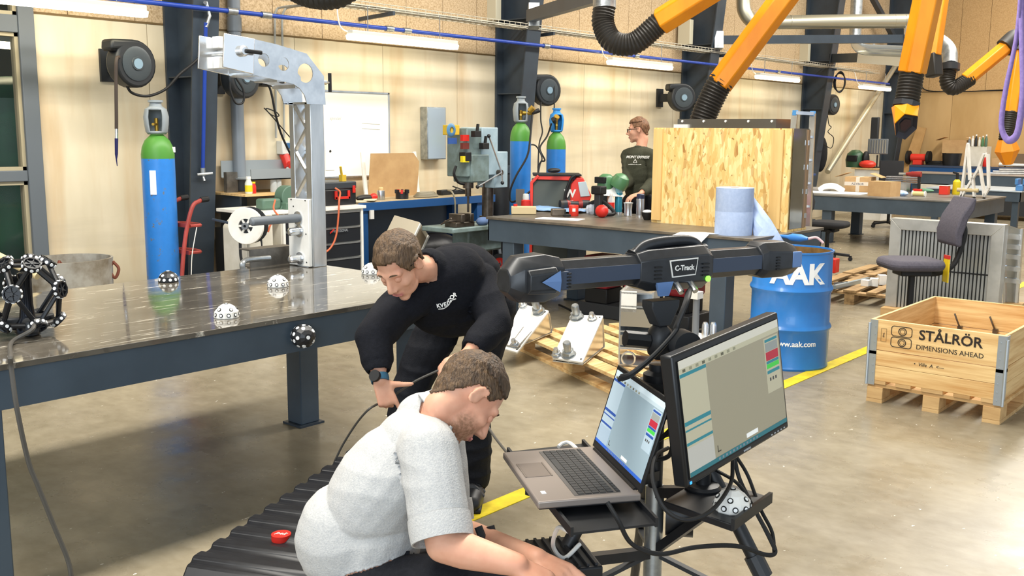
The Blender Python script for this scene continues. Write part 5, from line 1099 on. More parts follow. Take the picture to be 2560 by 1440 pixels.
# items along the left part of the middle table
T_ = lambda x, y: at(x, y, 'z', TM)
q = T_(1285, 536); F = tr(q.x+.02, q.y, TM, R_(-48)); t = thing('wood_block', 'pale wooden block with a red cap at the left end of the middle table', 'wood block', q)
MB(F).box((0.08, 0, .04), (.24, .11, .075)).build('block', mat('grey_wood', '#c9b68e', .7), t, bevel=.006); MB(F).cyl((0, 0, .078), (0, 0, .1), .02, n=12).build('red_screw', M_red, t)
q = T_(1305, 524)+V((.06, 0, 0)); t = thing('red_plug', 'red three-phase plug with grey gland on the middle table', 'plug', q)
MB().lathe([(.045, 0), (.05, .03), (.048, .09), (.035, .1)], q, n=16).build('body', M_red, t); MB().lathe([(.032, .1), (.034, .12), (.03, .155), (.02, .16)], q, n=14).build('gland', mat('socket_grey', '#cfcfc8'), t)
q = T_(1380, 528); m = MB()
nx = 14; vs = []; rnd = random.Random(3)
for i in range(nx):
    for j in range(5): vs.append(q+V((-.15+j*.09+.02*rnd.random(), .32-.055*i+.02*rnd.random(), .012+.03*rnd.random()*(1 if 0 < j < 4 else .3))))
m.add(vs, [(i*5+j, i*5+j+1, i*5+j+6, i*5+j+5) for i in range(nx-1) for j in range(4)]); m.build('plastic_wrap', mat('blue_film', '#8fb4df', .25), label='crinkled blue plastic film in front of the welding machine', cat='film', solid=.003)
q = T_(1400, 548); MB().box(q+V((0, 0, .003)), (.2, .42, .004), rot=.3).build('paper_sheet', M_paper, label='white sheet under the small metal block on the middle table', cat='paper')
q = T_(1395, 543); t = thing('metal_clamp', 'small brown metal block with a black foot lying on the white sheet', 'block', q+V((0, 0, .006)))
MB(tr(q.x, q.y, TM+.006, R_(-40))).box((0, 0, .04), (.13, .07, .07)).build('block', M_oily, t, bevel=.008); MB(tr(q.x, q.y, TM+.006, R_(-40))).box((.08, .0, .012), (.07, .08, .02)).box((.06, 0, .04), (.02, .07, .06)).build('foot', M_rub, t, bevel=.003)
q = T_(1434, 540); t = thing('red_tin', 'red tin can on the middle table beside the plastic bag', 'tin', q); MB().lathe([(.044, 0), (.046, .004), (.046, .1), (.044, .104), (.04, .1)], q, n=22).build('can', M_wr, t); MB(Mx.Translation(q)).box((-.036, -.03, .06), (.004, .03, .03), rot=.7).build('label_mark', M_white, t)
q = T_(1490, 535); m = MB(); rnd = random.Random(9)
for k in range(7): m.ell(q+V((rnd.uniform(-.05, .07), rnd.uniform(-.15, .15), rnd.uniform(.02, .06))), (rnd.uniform(.05, .08), rnd.uniform(.05, .08), rnd.uniform(.03, .05)), 9, 6, rot=Mx.Rotation(rnd.random()*3, 3, 'X'))
m.build('plastic_bag', mat('clear_bag', '#c3cad6', .15, bump=1, bscale=18, alpha=.85), label='crumpled clear plastic bag right of the red tin', cat='plastic bag', smooth=25)
q = T_(1527, 540); t = thing('water_bottle', 'clear plastic drink bottle with red label on the middle table', 'bottle', q)
MB().lathe([(.03, 0), (.033, .01), (.033, .14), (.028, .165), (.013, .19), (.013, .2)], q, n=18).build('body', M_clear, t); MB().lathe([(.034, .07), (.034, .13)], q, n=18).build('label', M_red, t); MB().lathe([(.015, .195), (.015, .215), (.012, .217)], q, n=14).build('cap', M_white, t)
def flask(lab, q, r, h, body, cap, band=None):
    t = thing('thermos_flask', lab, 'flask', q); MB().lathe([(r*.95, 0), (r, .01), (r, h*.78), (r*.95, h*.8)], q, n=22).build('body', body, t); MB().lathe([(r*.98, h*.8), (r*.98, h*.97), (r*.8, h)], q, n=22).build('lid', cap, t); MB().lathe([(r*1.01, .0), (r*1.01, .02)], q, n=22).build('base_ring', M_alub, t)
flask('tall teal drinking flask with silver base on the middle table', T_(1546, 535), .036, .26, mat('teal', '#2d7d92', .3, .3), mat('teal_light', '#8fc3cf', .3, alpha=.8))
q = T_(1570, 540); t = thing('steel_mug', 'stainless steel mug with clear lid right of the teal flask', 'mug', q); MB().lathe([(.036, 0), (.04, .006), (.036, .06), (.04, .12), (.041, .122)], q, n=22).build('cup', M_alub, t); MB().lathe([(.046, .122), (.048, .126), (.02, .135)], q, n=22).build('lid', M_clear, t)
flask('dark blue thermos flask with steel bottom near the standing man\'s hand', T_(1600, 543), .038, .22, mat('flask_steel', '#9c9ea2', .25, .7), mat('navy', '#232a45', .4))
q = at(1618, 550, 'z', TM); t = thing('black_bowl', 'small black bowl with a white rag beside the crate', 'bowl', q); MB().lathe([(.03, 0), (.05, .04), (.055, .07), (.05, .07), (.03, .02)], q, n=20).build('bowl', M_rub, t); MB().ell(q+V((0, 0, .075)), (.045, .045, .02), 10, 6).build('rag', M_paper, t)
# angle grinder
q = T_(1440, 520)+V((.25, .1, 0)); t = thing('angle_grinder', 'red and black angle grinder lying in front of the welding machine', 'grinder', q); a, b = at(1400, 511, 'z', TM+.06), at(1472, 510, 'z', TM+.06)
MB().tube([a, a.lerp(b, .2), a.lerp(b, .35), a.lerp(b, .6), a.lerp(b, .8), b], [.045, .05, .032, .03, .045, .04], 12).build('body', M_dark, t); MB().cyl(a, a.lerp(b, .14), .047, n=14).build('battery', mat('oily_black', '#3a3028', .5), t); MB().tube([a.lerp(b, .22), a.lerp(b, .34)], [.05, .035], 12).build('collar', mat('tool_red', '#8e2a26', .45), t); MB().tube([a.lerp(b, .62), a.lerp(b, .75)], [.034, .046], 12).build('collar', MATS['tool_red'], t)
d = b-V((0, 0, .06)); MB().cyl(b, d, .02, n=10).lathe([(.001, 0), (.06, 0), (.06, .004), (.001, .004)], d, n=24).build('disc', M_grille, t)
# helmet, visor and papers behind
q = dep(1515, 452, 9.75); t = thing('welding_helmet', 'green welding helmet with dark visor behind the flasks', 'helmet', q-V((0, 0, .12)))
MB().lathe([(.08, -.1), (.085, 0), (.07, .04), (.04, .065), (.005, .07)], q, (.0, -.1, 1), n=20).build('shell', mat('helmet_green', '#4d7a52', .35), t); MB().bx(q.x-.1, q.x-.06, q.y-.05, q.y+.07, q.z-.02, q.z+.04).build('visor', M_rub, t, bevel=.006); MB().lathe([(.085, -.06), (.09, 0), (.07, .05), (.03, .075), (.004, .08)], q+V((.03, -.15, .0)), (.1, -.5, 1), n=16).build('ear_muff', mat('helmet_green', '#4d7a52'), t)
MB().bx(q.x-.05, q.x+.04, q.y-.05, q.y+.05, TM, q.z-.09).build('stand', M_dark, t, smooth=0)
q = dep(1497, 478, 9.5); t = thing('cordless_tool', 'black and red cordless tool standing behind the clear plastic bag', 'power tool', V((q.x, q.y, TM))); MB().bx(q.x-.03, q.x+.03, q.y-.035, q.y+.035, TM, q.z-.0).build('body', M_dark, t, bevel=.01); MB().bx(q.x-.05, q.x+.05, q.y-.06, q.y+.06, q.z-.03, q.z+.05).build('battery', M_rub, t, bevel=.012)
q = dep(1470, 500, 9.35); cable([V((q.x+.3, q.y+.2, TM+.1)), V((q.x+.25, q.y+.05, TM+.14)), V((q.x+.2, q.y-.1, TM+.1)), V((q.x+.2, q.y-.16, TM+.03)), V((q.x+.1, q.y-.1, TM+.02))], .018, 'thick black welding hose curling over the middle table', cat='hose')
q = dep(1505, 505, 9.3); MB().ell((q.x, q.y, TM+.06), (.05, .07, .06), 14, 9).build('red_safety_cap', M_red, label='red round cover behind the clear plastic bag', cat='cover')
# red machine under the middle table
q = dep(1480, 640, 9.0); t = thing('red_compressor', 'red machine standing on the floor under the middle table', 'machine', (7.55, 5.0, 0))
for k, (dx, dy) in enumerate(((0, .25), (0, -.2), (.1, -.55))):
    MB().box((7.5+dx, 5.05+dy, .42), (.3, .28, .3)).build('housing', mat('red_dirty', '#9e2c34', .5), t, bevel=.03)
    MB().box((7.5+dx, 5.05+dy, .2), (.25, .25, .4-.26)).build('foot_block', M_rub, t, bevel=.01)
MB().bx(7.36, 7.75, 4.3, 5.5, .0, .13).build('sledge', M_dark, t, bevel=.01)
cable([V((8.4, 6.1, .012)), V((7.9, 5.3, .012)), V((8.2, 4.9, .012)), V((7.5, 4.7, .012)), V((7.9, 4.4, .012)), V((7.3, 4.3, .012)), V((7.9, 3.9, .012))], .012, 'black cable snaking across the floor under the middle table')
cable([V((7.6, 5.9, .012)), V((7.3, 5.3, .012)), V((7.7, 5.0, .012)), V((7.2, 4.6, .012)), V((7.45, 4.1, .012)), V((7.1, 3.85, .012)), V((7.3, 3.6, .012))], .01, 'second black cable on the floor near the middle table legs')
# ================================================================= pallets
def pallet(lab, F, Ln, Wd_, wood, boards=5, loc=None):
    t = thing('pallet', lab, 'pallet', F.translation)
    bw = .1
    for k in range(boards):
        y = bw/2+(Wd_-bw)*k/(boards-1); MB(F).box((Ln/2, y, .133), (Ln, bw*(1.3 if k in (0, boards//2, boards-1) else .95), .022)).build('deck_board', wood, t, smooth=0)
    for x in (.07, Ln/2, Ln-.07): MB(F).box((x, Wd_/2, .111), (.12, Wd_, .022)).build('stringer', wood, t, smooth=0)
    for x in (.07, Ln/2, Ln-.07):
        for y in (.05, Wd_/2, Wd_-.05): MB(F).box((x, y, .061), (.14, .1, .078)).build('block', wood, t, bevel=.003)
    for y in (.05, Wd_/2, Wd_-.05): MB(F).box((Ln/2, y, .011), (Ln, .1, .022)).build('skid', wood, t, smooth=0)
    return t
FP = tr(6.2, 1.5, 0, 0)
pallet('light wooden pallet under the pine collar box', FP, 1.2, .8, M_pineold)
t = thing('pallet_collar', 'open pine pallet collar box with black printed lettering', 'collar', (6.8, 1.9, .144))
zp = .144
for lev, (hs) in enumerate((((0, .097), (.099, .196)), ((.2, .394),))):
    for a, b in hs:
        for q in ((6.2, 6.22, 1.5, 2.3), (7.38, 7.4, 1.5, 2.3), (6.22, 7.38, 1.5, 1.52), (6.22, 7.38, 2.28, 2.3)):
            MB().bx(*q, zp+a, zp+b).build('board', mat('pine_yboard', '#e8c68b', .62, c2='#c08a4a', scale=7, detail=8, stretch=(3, .22, 4), lo=.4, hi=.72, rand=1) if q[3]-q[2] > .5 else M_pine, t, bevel=.002)
M_hin = mat('hinge_zinc', '#b4bcc2', .35, .75)
for x, y in ((6.2, 1.5), (6.2, 2.3), (7.4, 2.3), (7.4, 1.5)):
    sx = 1 if x < 7 else -1; sy = 1 if y < 2 else -1
    for lev in (0, 1):
        z0, z1 = zp-.03+lev*.2, zp+.17+lev*.2
        h = MB().bx(x-.004*sx, x, y, y+.045*sy, z0, z1+.02).bx(x, x+.06*sx, y-.004*sy, y, z0, z1+.02).cyl((x-.006*sx, y-.006*sy, z0), (x-.006*sx, y-.006*sy, z1), .009, n=8); h.build('corner_hinge', M_hin, t, smooth=0)
        for k in range(4): MB().cyl((x-.007*sx, y+.03*sy, z0+.03+.05*k), (x, y+.03*sy, z0+.03+.05*k), .005, n=6).build('rivet', M_hin, t)
M_ink = mat('print_ink', '#2a211a', .7)
FR = frame((6.1985, 1.9, zp+.3), (0, -1, 0), (0, 0, 1))
text('STÅLRÖR', .087, M_ink, t, FR @ Mx.Translation((.085, .028, 0)), bold=.0018, sx=1.0)
text('DIMENSIONS AHEAD', .042, M_ink, t, FR @ Mx.Translation((.085, -.048, 0)), sx=1.0)
lg = MB(FR)
for cy_, op in ((.035, 1), (-.035, -1)):
    lg.plate([(x-.205, y+cy_) for x, y in rrect(.13, .066, .018)], [[(x-.205, y+cy_) for x, y in rrect(.122, .058, .015)]], .001)
    lg.plate(circ(-.2, cy_, .026, 20), [circ(-.2, cy_, .021, 20)], .001); lg.plate(circ(-.2, cy_, .016, 16), [circ(-.2, cy_, .0135, 16)], .001)
lg.build('logo_print', M_ink, t, smooth=0)
lg = MB(FR); lg.plate([(x-.315, y-.0) for x, y in rrect(.035, .085, .002)], [[(x-.315, y) for x, y in rrect(.031, .081, .002)]], .001).build('stamp_frame', mat('stamp_ink', '#8d7448', .7), t, smooth=0)
text('EPAL', .014, M_ink, t, FR @ Mx.Translation((-.315, .0, 0)) @ Mx.Rotation(PI/2, 4, 'Z'))
text('•  Ville  A  <—', .03, M_ink, t, FR @ Mx.Translation((-.03, -.155, 0)), shear=.2)
for k, y in enumerate((1.86, 2.08)):
    q = V((7.36-.05*k, y, zp+.25)); MB().cyl((q.x, y, zp), (q.x, y, zp+.2), .012, n=8).box((q.x, y, zp+.2), (.03, .03, .03)).tube([(q.x, y, zp+.2), (q.x-.02, y+.02, zp+.26), (q.x-.01, y+.04, zp+.3)], .006, 6).build('threaded_fitting', M_oily, label=('right', 'left')[k]+' of two metal fittings standing inside the pine box', cat='fitting')
# ---------------------------------------------------------------- blue drum
dc = V((6.85, 3.15, 0)); r = .288
t = thing('oil_drum', 'blue steel drum with white letters standing on the yellow line', 'drum', dc)
M_drum = mat('drum_blue', '#2b7bc9', .32, c2='#2a72bb', scale=4, coat=.2); hD = .86
MB().lathe([(r*.98, 0), (r*1.0, .015), (r*.985, .03), (r*.985, .27), (r*1.02, .285), (r*1.04, .3), (r*1.02, .315), (r*.985, .33), (r*.985, .55), (r*1.02, .565), (r*1.04, .58), (r*1.02, .595), (r*.985, .61), (r*.985, hD-.02), (r*1.01, hD-.01), (r*1.01, hD), (r*.97, hD), (r*.965, hD-.02), (r*.955, .05), (.001, .045)], dc, n=48).build('shell', M_drum, t)
MB().lathe([(r*.955, hD-.3), (r*.962, hD-.012), (r*.967, hD-.012), (r*.962, hD-.3)], dc, n=40, closed=True).build('rusty_lining', mat('rust_in', '#8f6a35', .7, c2='#5e4522', scale=9), t)
def wrap_text(body, size, zc, ang, m, sx=1, bold=0):
    o = text(body, size, m, t, Mx.Identity(4), d=.0012, bold=bold, sx=sx); me = o.data
    inv = wm(t).inverted()
    for v in me.vertices:
        p = wm(t) @ v.co; a = ang-(-p.x)/r if 0 else ang+p.x/r; rr_ = r*.987+.002+p.z
        v.co = inv @ V((dc.x+rr_*math.cos(a), dc.y+rr_*math.sin(a), zc+p.y))
va = math.atan2(-dc.y, -dc.x)
wrap_text('AAK', .2, .70, va+R_(10), mat('drum_white', '#eef1f2', .45), bold=.008, sx=1.0)
wrap_text('www.aak.com', .056, .2, va+R_(10), MATS['drum_white'], bold=.001)
q = dc+V((-.02, -.0, hD)); t = thing('gas_torch', 'blue handled gas torch laid across the top of the blue drum', 'torch', V((dc.x, dc.y+.12, hD)))
a, b = at(1948, 590, 'z', hD+.03), at(2020, 597, 'z', hD+.03); MB().tube([a, a.lerp(b, .3), a.lerp(b, .45), a.lerp(b, .75), b], [.012, .015, .03, .03, .012], 10).build('handle', mat('torch_blue', '#3f7fc4', .4), t)
MB().tube(bez([b, b+V((.04, -.05, .01)), b+V((.06, -.1, -.03))]), .01, 8).build('hose', mat('hose_pink', '#d9b0b0', .5), t); MB().cyl(a+V((0, 0, 0)), a+V((-.03, .08, .03)), .014, n=10).build('valve', M_brass, t)
# ---------------------------------------------------------------- pallet behind the drum with profiles
pallet('old pallet behind the blue drum with steel offcuts', tr(9.7, 3.35, 0, R_(4)), 1.2, .95, mat('pallet_old', '#a98b60', .8, c2='#7d6340', scale=6, stretch=(.3, 2.5, 2.5), rand=1))
a, b = at(2070, 712, 'z', .17), at(2175, 700, 'z', .17)
MB().bar(at(2085, 718, 'z', .165), at(2172, 698, 'z', .165), .04, .04).build('steel_profile', mat('profile_blue', '#a9bccb', .3, .7), label='grey square steel profile lying on the old pallet', cat='profile', smooth=0)
for k, (x, y) in enumerate(((2165, 714), (2185, 712), (2205, 706))):
    q = at(x, y, 'z', .145); MB().box(q+V((0, 0, .03)), (.09, .08, .06+.02*k), rot=.3*k).build('white_block', M_white, label=('first', 'second', 'third')[k]+' white block from the left on the old pallet', cat='block', group='white blocks on the old pallet')
q = at(2092, 690, 'z', .145); MB().box(q+V((.1, .1, .1)), (.12, .12, .16)).build('red_box', M_red, label='red box at the edge of the old pallet behind the drum', cat='box', bevel=.01)
m_ = at(2085, 712, 'z', .15); MB().cyl(m_, m_+V((.06, -.12, .02)), .025, n=10).build('black_handle_tool', M_rub, label='small black handled tool on the old pallet', cat='tool')
pallet('broken pallet deck leaning low behind the old pallet', tr(10.95, 3.6, 0, R_(2)), .9, .8, MATS['pallet_old'], boards=4)
# ---------------------------------------------------------------- pallet with machined aluminium parts
yv = V((.42, .906, 0)); c0 = V((5.41, 4.04, 0))-yv*.75
FP2 = Mx((yv, V((-.906, .42, 0))*-1, V((0, 0, 1)))).transposed().to_4x4(); FP2 = Mx((yv, V((.906, -.42, 0)), V((0, 0, -1)))).transposed().to_4x4()
FP2 = Mx.Translation(c0) @ Mx.Rotation(math.atan2(yv.y, yv.x), 4, 'Z') @ Mx.Translation((0, -.95, 0))
pallet('wide wooden pallet on the floor carrying white and aluminium parts', FP2, 1.75, .95, M_pine, boards=6)
def quadplate(name, pts, th, m, par, bev=.006):
    a, b, c, d = pts; n = (b-a).cross(d-a).normalized()*th; mb = MB(); mb.add([*pts, *[p-n for p in pts]], [(0, 1, 2, 3), (7, 6, 5, 4), (0, 4, 5, 1), (1, 5, 6, 2), (2, 6, 7, 3), (3, 7, 4, 0)]); return mb.build(name, m, par, bevel=bev)
def hexbolt(p, n, r, h, par, m=None):
    o = MB().lathe([(r*1.9, 0), (r*1.9, .004)], p, n, n=16).lathe([(r*1.6, .004), (r*1.6, .004+r*1.1)], p, n, n=6).build('nut', m or M_galv, par)
    MB().lathe([(r, 0), (r, h), (r*.8, h+.008)], p, n, n=14).build('bolt', m or M_galv, o)
def bracket(lab, BL, BR, TR_, TL_, bolts):
    base = (BL+BR)/2; base.z = .146
    t = thing('bolted_bracket', lab, 'bracket', base, group='bolted brackets on the pallet')
    quadplate('white_plate', [BL, BR, TR_, TL_], .022, M_white, t)
    n = (BR-BL).cross(TL_-BL).normalized()
    if n.dot(CAM-BL) < 0: n = -n
    for u, v, big in bolts:
        p = BL.lerp(BR, u).lerp(TL_.lerp(TR_, u), v); hexbolt(p, n, .028 if big else .019, .1 if big else .05, t, None if big else M_alub)
    for u, v in ((.08, .05), (.92, .05), (.92, .95)): p = BL.lerp(BR, u).lerp(TL_.lerp(TR_, u), v); MB().cyl(p-n*.002, p+n*.002, .007, n=8).build('screw_hole', M_rub, t)
    # triangular aluminium body behind
    back = V((.62, .35, 0)).normalized()*.34
    for s in (.06, .5, .94):
        a = BL.lerp(BR, s)-n*.03; b = TL_.lerp(TR_, s)-n*.03; c = V((b.x+back.x*.4, b.y+back.y*.4, .16)); a.z = max(a.z, .16)
        mb = MB(); w = (BR-BL).normalized()*.008; mb.add([a, b, c, a+w, b+w, c+w], [(0, 1, 2), (5, 4, 3), (0, 3, 4, 1), (1, 4, 5, 2), (2, 5, 3, 0)]); mb.build('gusset', M_alub, t, smooth=0)
    a, b = TL_-n*.03, TR_-n*.03; c = V((b.x+back.x*.4, b.y+back.y*.4, .16)); d = V((a.x+back.x*.4, a.y+back.y*.4, .16)); quadplate('back_sheet', [a, b, c, d], .006, M_alub, t, 0)
    a2, b2 = BL-n*.03, BR-n*.03; a2.z = b2.z = .16; quadplate('base_sheet', [a2, b2, c, d], .006, M_alub, t, 0)
bracket('white bolted plate bracket at the right front of the pallet', dep(1380, 893, 6.72), dep(1456, 905, 6.62), dep(1508, 788, 7.0), dep(1430, 786, 7.1), ((.12, .06, 0), (.48, .1, 1), (.2, .93, 1), (.72, .9, 0)))
bracket('white bolted plate bracket beside the bent man\'s leg', dep(1248, 868, 7.25), dep(1292, 880, 7.15), dep(1372, 776, 7.5), dep(1303, 758, 7.6), ((.15, .08, 0), (.7, .12, 0), (.1, .95, 0), (.7, .92, 1)))
# upright aluminium box
a = at(1545, 915, 'z', .146); b = at(1618, 905, 'z', .146); zt = z_ = dep(1545, 722, (a-CAM).dot(cF)).z
d = V((cR.x, cR.y, 0)).normalized()*.96-V((cF.x, cF.y, 0)).normalized()*.28; d.normalize(); e = V((-d.y, d.x, 0)); b = a+d*.225
t = thing('aluminium_box', 'tall open aluminium box with cross plates standing on the pallet', 'box', (a+b)/2)
wB = (b-a).length
def pbox(name, u0, u1, v0, v1, z0, z1, m):
    F = Mx((d, e, V((0, 0, 1)))).transposed().to_4x4(); F.translation = V((a.x, a.y, 0)); MB(F).bx(u0, u1, v0, v1, z0, z1).build(name, m, t, smooth=0)
pbox('side_plate', 0, .01, 0, .3, .146, zt, M_alub); pbox('side_plate', wB-.01, wB, 0, .3, .146, zt, M_alub); pbox('back_plate', .01, wB-.01, .29, .3, .2, zt-.05, M_alu)
for k, z in enumerate((.15, .27, .38, .55, .64)): pbox('cross_plate', .01, wB-.01, 0, .3, z, z+.01, M_alub)
pbox('front_plate', .01, wB-.01, .0, .008, .42, .54, mat('grey_sheet', '#a49c8c', .3, .5)); pbox('front_plate', .01, wB-.01, .0, .008, .29, .36, MATS['grey_sheet']); pbox('front_plate', .01, wB*.5, .0, .008, zt-.14, zt, M_white)
F = Mx((d, e, V((0, 0, 1)))).transposed().to_4x4(); F.translation = V((a.x, a.y, 0)); MB(F @ Mx.Translation((wB*.3, .02, .2)) @ Mx.Rotation(PI/2, 4, 'X')).lathe([(.04, 0), (.05, 0), (.05, .02), (.04, .02)], n=18, closed=True).build('ring', M_alub, t)
# round-bar base plate on the pallet, seen right of the tripod head
q = at(1725, 868, 'z', .17); t = thing('spigot_plate', 'white base plate with upright bars behind the tripod head', 'plate', V((q.x, q.y, .146)))
MB(tr(q.x, q.y, .146, R_(-15))).box((.05, .0, .03), (.55, .5, .05)).build('plate', M_white, t, bevel=.006)
q2 = V((at(1737, 862, 'z', .2).x, at(1737, 862, 'z', .2).y, .19)); MB().lathe([(.045, 0), (.045, .01), (.024, .012), (.024, .36)], q2, n=18).build('tall_bar', M_grille, t); MB().box(q2+V((0, 0, .37)), (.08, .06, .05)).build('bar_cap', M_white, t)
for x in (1762, 1782): p = at(x, 845, 'z', .2); MB().lathe([(.025, 0), (.025, .11), (.015, .13)], (p.x, p.y, .19), n=16).build('pin', M_alub, t)
# ================================================================= right part of the hall
TR0 = .75
steel_table('dark steel table at the right covered with boxes and tools', 14.95, 16.8, 4.25, 7.0, TR0, ((15.0, 6.3), (15.0, 4.33), (16.55, 6.45), (16.55, 4.33)), .22, lw=.15, top=mat('right_top', '#6f6c68', .4, .4, c2='#8d8c88', scale=3))
R2 = lambda x, y, z=TR0: at(x, y, 'z', z)
def carton(lab, q, sx, sy, sz, rz, tape=True, flaps=False, m=None):
    t = thing('cardboard_box', lab, 'box', q); F = tr(q.x, q.y, q.z, rz)
    MB(F).box((0, 0, sz/2), (sx, sy, sz)).build('carton', m or M_card, t, smooth=0)
    if tape:
        MB(F).box((0, 0, sz/2), (sx+.002, .06, sz+.002)).build('tape', mat('tape', '#ddd2c2', .4), t, smooth=0)
        MB(F).box((0, 0, sz*.55), (sx+.003, sy+.003, .06)).build('tape', mat('tape', '#ddd2c2'), t, smooth=0)
    if flaps:
        for s in (-1, 1): MB(F).box((0, s*(sy/2+.07), sz+.03), (sx, .2, .006), rot=Mx.Rotation(s*-.35, 3, 'X')).build('flap', m or M_card, t, smooth=0)
    return F, t
F, t = carton('taped cardboard box with open flaps on the right table', R2(2145, 480)+V((.2, .05, 0)), .35, .42, .24, R_(8), True, True)
text('AZYBOR', .05, mat('print_blue', '#30405e', .6), t, F @ frame((-.177, 0, .13), (0, -1, 0), (0, 0, 1)))
carton('plain closed cardboard box in front of the taped one', R2(2200, 491)+V((.15, 0, 0)), .28, .38, .225, R_(-12), False)
MB(tr(R2(2090, 484).x+.1, R2(2090, 484).y, TR0, .1)).box((.1, .1, .004), (.6, 1.0, .006)).build('paper_sheet', M_paper, label='white wrapping paper spread on the right table', cat='paper')
q = R2(2072, 480)+V((.1, 0, 0)); m = MB(); m.tube(bez([q+V((0, .2, .02)), q+V((0, .1, .08)), q+V((0, -.05, .09)), q+V((0, -.2, .02))]), .05, 8); m.build('paper_bundle', M_paper, label='crumpled white paper bundle on the right table', cat='paper')
q = R2(2040, 478)+V((.1, 0, 0)); MB().ell(q+V((0, 0, .03)), (.1, .22, .04), 12, 6).build('grey_rag', mat('grey_rag', '#9a948c', .9, bump=.5, bscale=10), label='grey rag left of the paper bundle on the right table', cat='rag')
q = R2(2245, 490)+V((.05, 0, 0)); MB().ell(q+V((0, 0, .04)), (.1, .14, .05), 12, 6).build('blue_white_rag', mat('bw_rag', '#c6d6ec', .9, c2='#6f9bd6', scale=9, bump=.5, bscale=10), label='blue and white rag right of the plain cardboard box', cat='rag')
# cordless drill
q = R2(2278, 486)+V((.25, 0, 0)); t = thing('cordless_drill', 'red and black cordless drill standing on the right table', 'drill', q)
MB().tube([q+V((0, .22, .31)), q+V((0, .15, .31)), q+V((0, .1, .31)), q+V((0, -.05, .31))], [.015, .03, .045, .045], 12).build('body', mat('tool_red', '#9e2a26'), t); MB().cyl(q+V((0, .3, .31)), q+V((0, .18, .31)), .022, n=10).build('chuck', M_alu, t); MB().bar(q+V((0, -.02, .28)), q+V((0, -.03, .08)), .045, .04, up=(0, 1, 0)).build('grip', M_rub, t, bevel=.008); MB().box(q+V((0, -.01, .04)), (.08, .13, .08)).build('battery', M_red, t, bevel=.01)
q = R2(2255, 480)+V((.0, 0, 0)); t = thing('plate_stack', 'stack of thin light metal plates behind the cordless drill', 'plates', q)
for k in range(4): MB(tr(q.x, q.y, q.z+.16+.03*k, R_(5*k))).box((0, 0, 0), (.25, .5, .012)).build('plate', M_alub, t, smooth=0)
MB().bx(q.x-.08, q.x+.08, q.y-.1, q.y+.1, TR0, TR0+.155).build('stand', M_alu, t, smooth=0)
q = R2(2358, 487)+V((.05, 0, 0)); t = thing('red_tin', 'red and white tin on the right table', 'tin', q); MB().bx(q.x-.06, q.x+.06, q.y-.07, q.y+.07, TR0, TR0+.14).build('body', M_wr, t, bevel=.01); MB().bx(q.x-.062, q.x+.062, q.y-.072, q.y+.072, TR0+.14, TR0+.15).build('lid', M_white, t)
q = R2(2385, 487)+V((.1, 0, 0)); t = thing('spray_bottle', 'yellow spray bottle with dark pump beside the white bracket', 'bottle', q); MB().lathe([(.055, 0), (.06, .02), (.06, .2), (.03, .24)], q, n=18).build('body', mat('label_yellow', '#d9c51e'), t); MB().cyl(q+V((0, 0, .24)), q+V((0, 0, .34)), .022, n=10).bar(q+V((0, 0, .33)), q+V((0, .07, .35)), .03, .03).build('pump', M_rub, t)
q = R2(2294, 492)+V((.05, 0, 0)); t = thing('wire_spool', 'pale yellow spool of wire lying on the right table', 'spool', q); MB().cyl(q+V((0, .09, .045)), q+V((0, -.09, .045)), .036, n=16).build('winding', mat('spool_yellow', '#d6c98c', .6), t); MB().cyl(q+V((0, .1, .045)), q+V((0, .085, .045)), .045, n=16).build('flange', M_white, t); MB().cyl(q+V((0, -.1, .045)), q+V((0, -.085, .045)), .045, n=16).build('flange', M_white, t)
q = R2(2300, 482)+V((.2, 0, 0)); MB().ell(q+V((0, 0, .03)), (.06, .16, .035), 12, 6).build('green_pouch', mat('pouch_green', '#5e8b6f', .7), label='flat green pouch behind the wire spool', cat='pouch')
# white triangulated bracket
q = R2(2430, 497); t = thing('white_bracket', 'tall white triangulated steel bracket on the end of the right table', 'bracket', q+V((.3, 0, 0)))
Xb = q.x+.15; pb = lambda x, y, dx=0: at(x, y, 'x', Xb+dx)
for dx in (0, .35):
    for (a, b) in (((2403, 494), (2420, 360)), ((2420, 360), (2425, 450)), ((2403, 494), (2445, 425)), ((2445, 425), (2460, 385)), ((2436, 490), (2432, 440)), ((2461, 490), (2450, 415)), ((2461, 490), (2472, 470)), ((2472, 470), (2470, 385))):
        MB().bar(pb(*a, dx), pb(*b, dx), .03, .085, up=(1, 0, 0)).build('strut', M_white, t, smooth=0)
for x, y in ((2420, 362), (2448, 420), (2462, 388), (2404, 492), (2436, 488), (2461, 488), (2430, 450)): MB().bar(pb(x, y), pb(x, y, .35), .04, .06).build('cross_tube', M_white, t, smooth=0)
p = pb(2415, 475); MB().cyl(p+V((-.02, .12, 0)), p+V((-.02, -.18, 0)), .03, n=10).build('handle_bar', mat('pale_wood', '#cdb98c'), t)
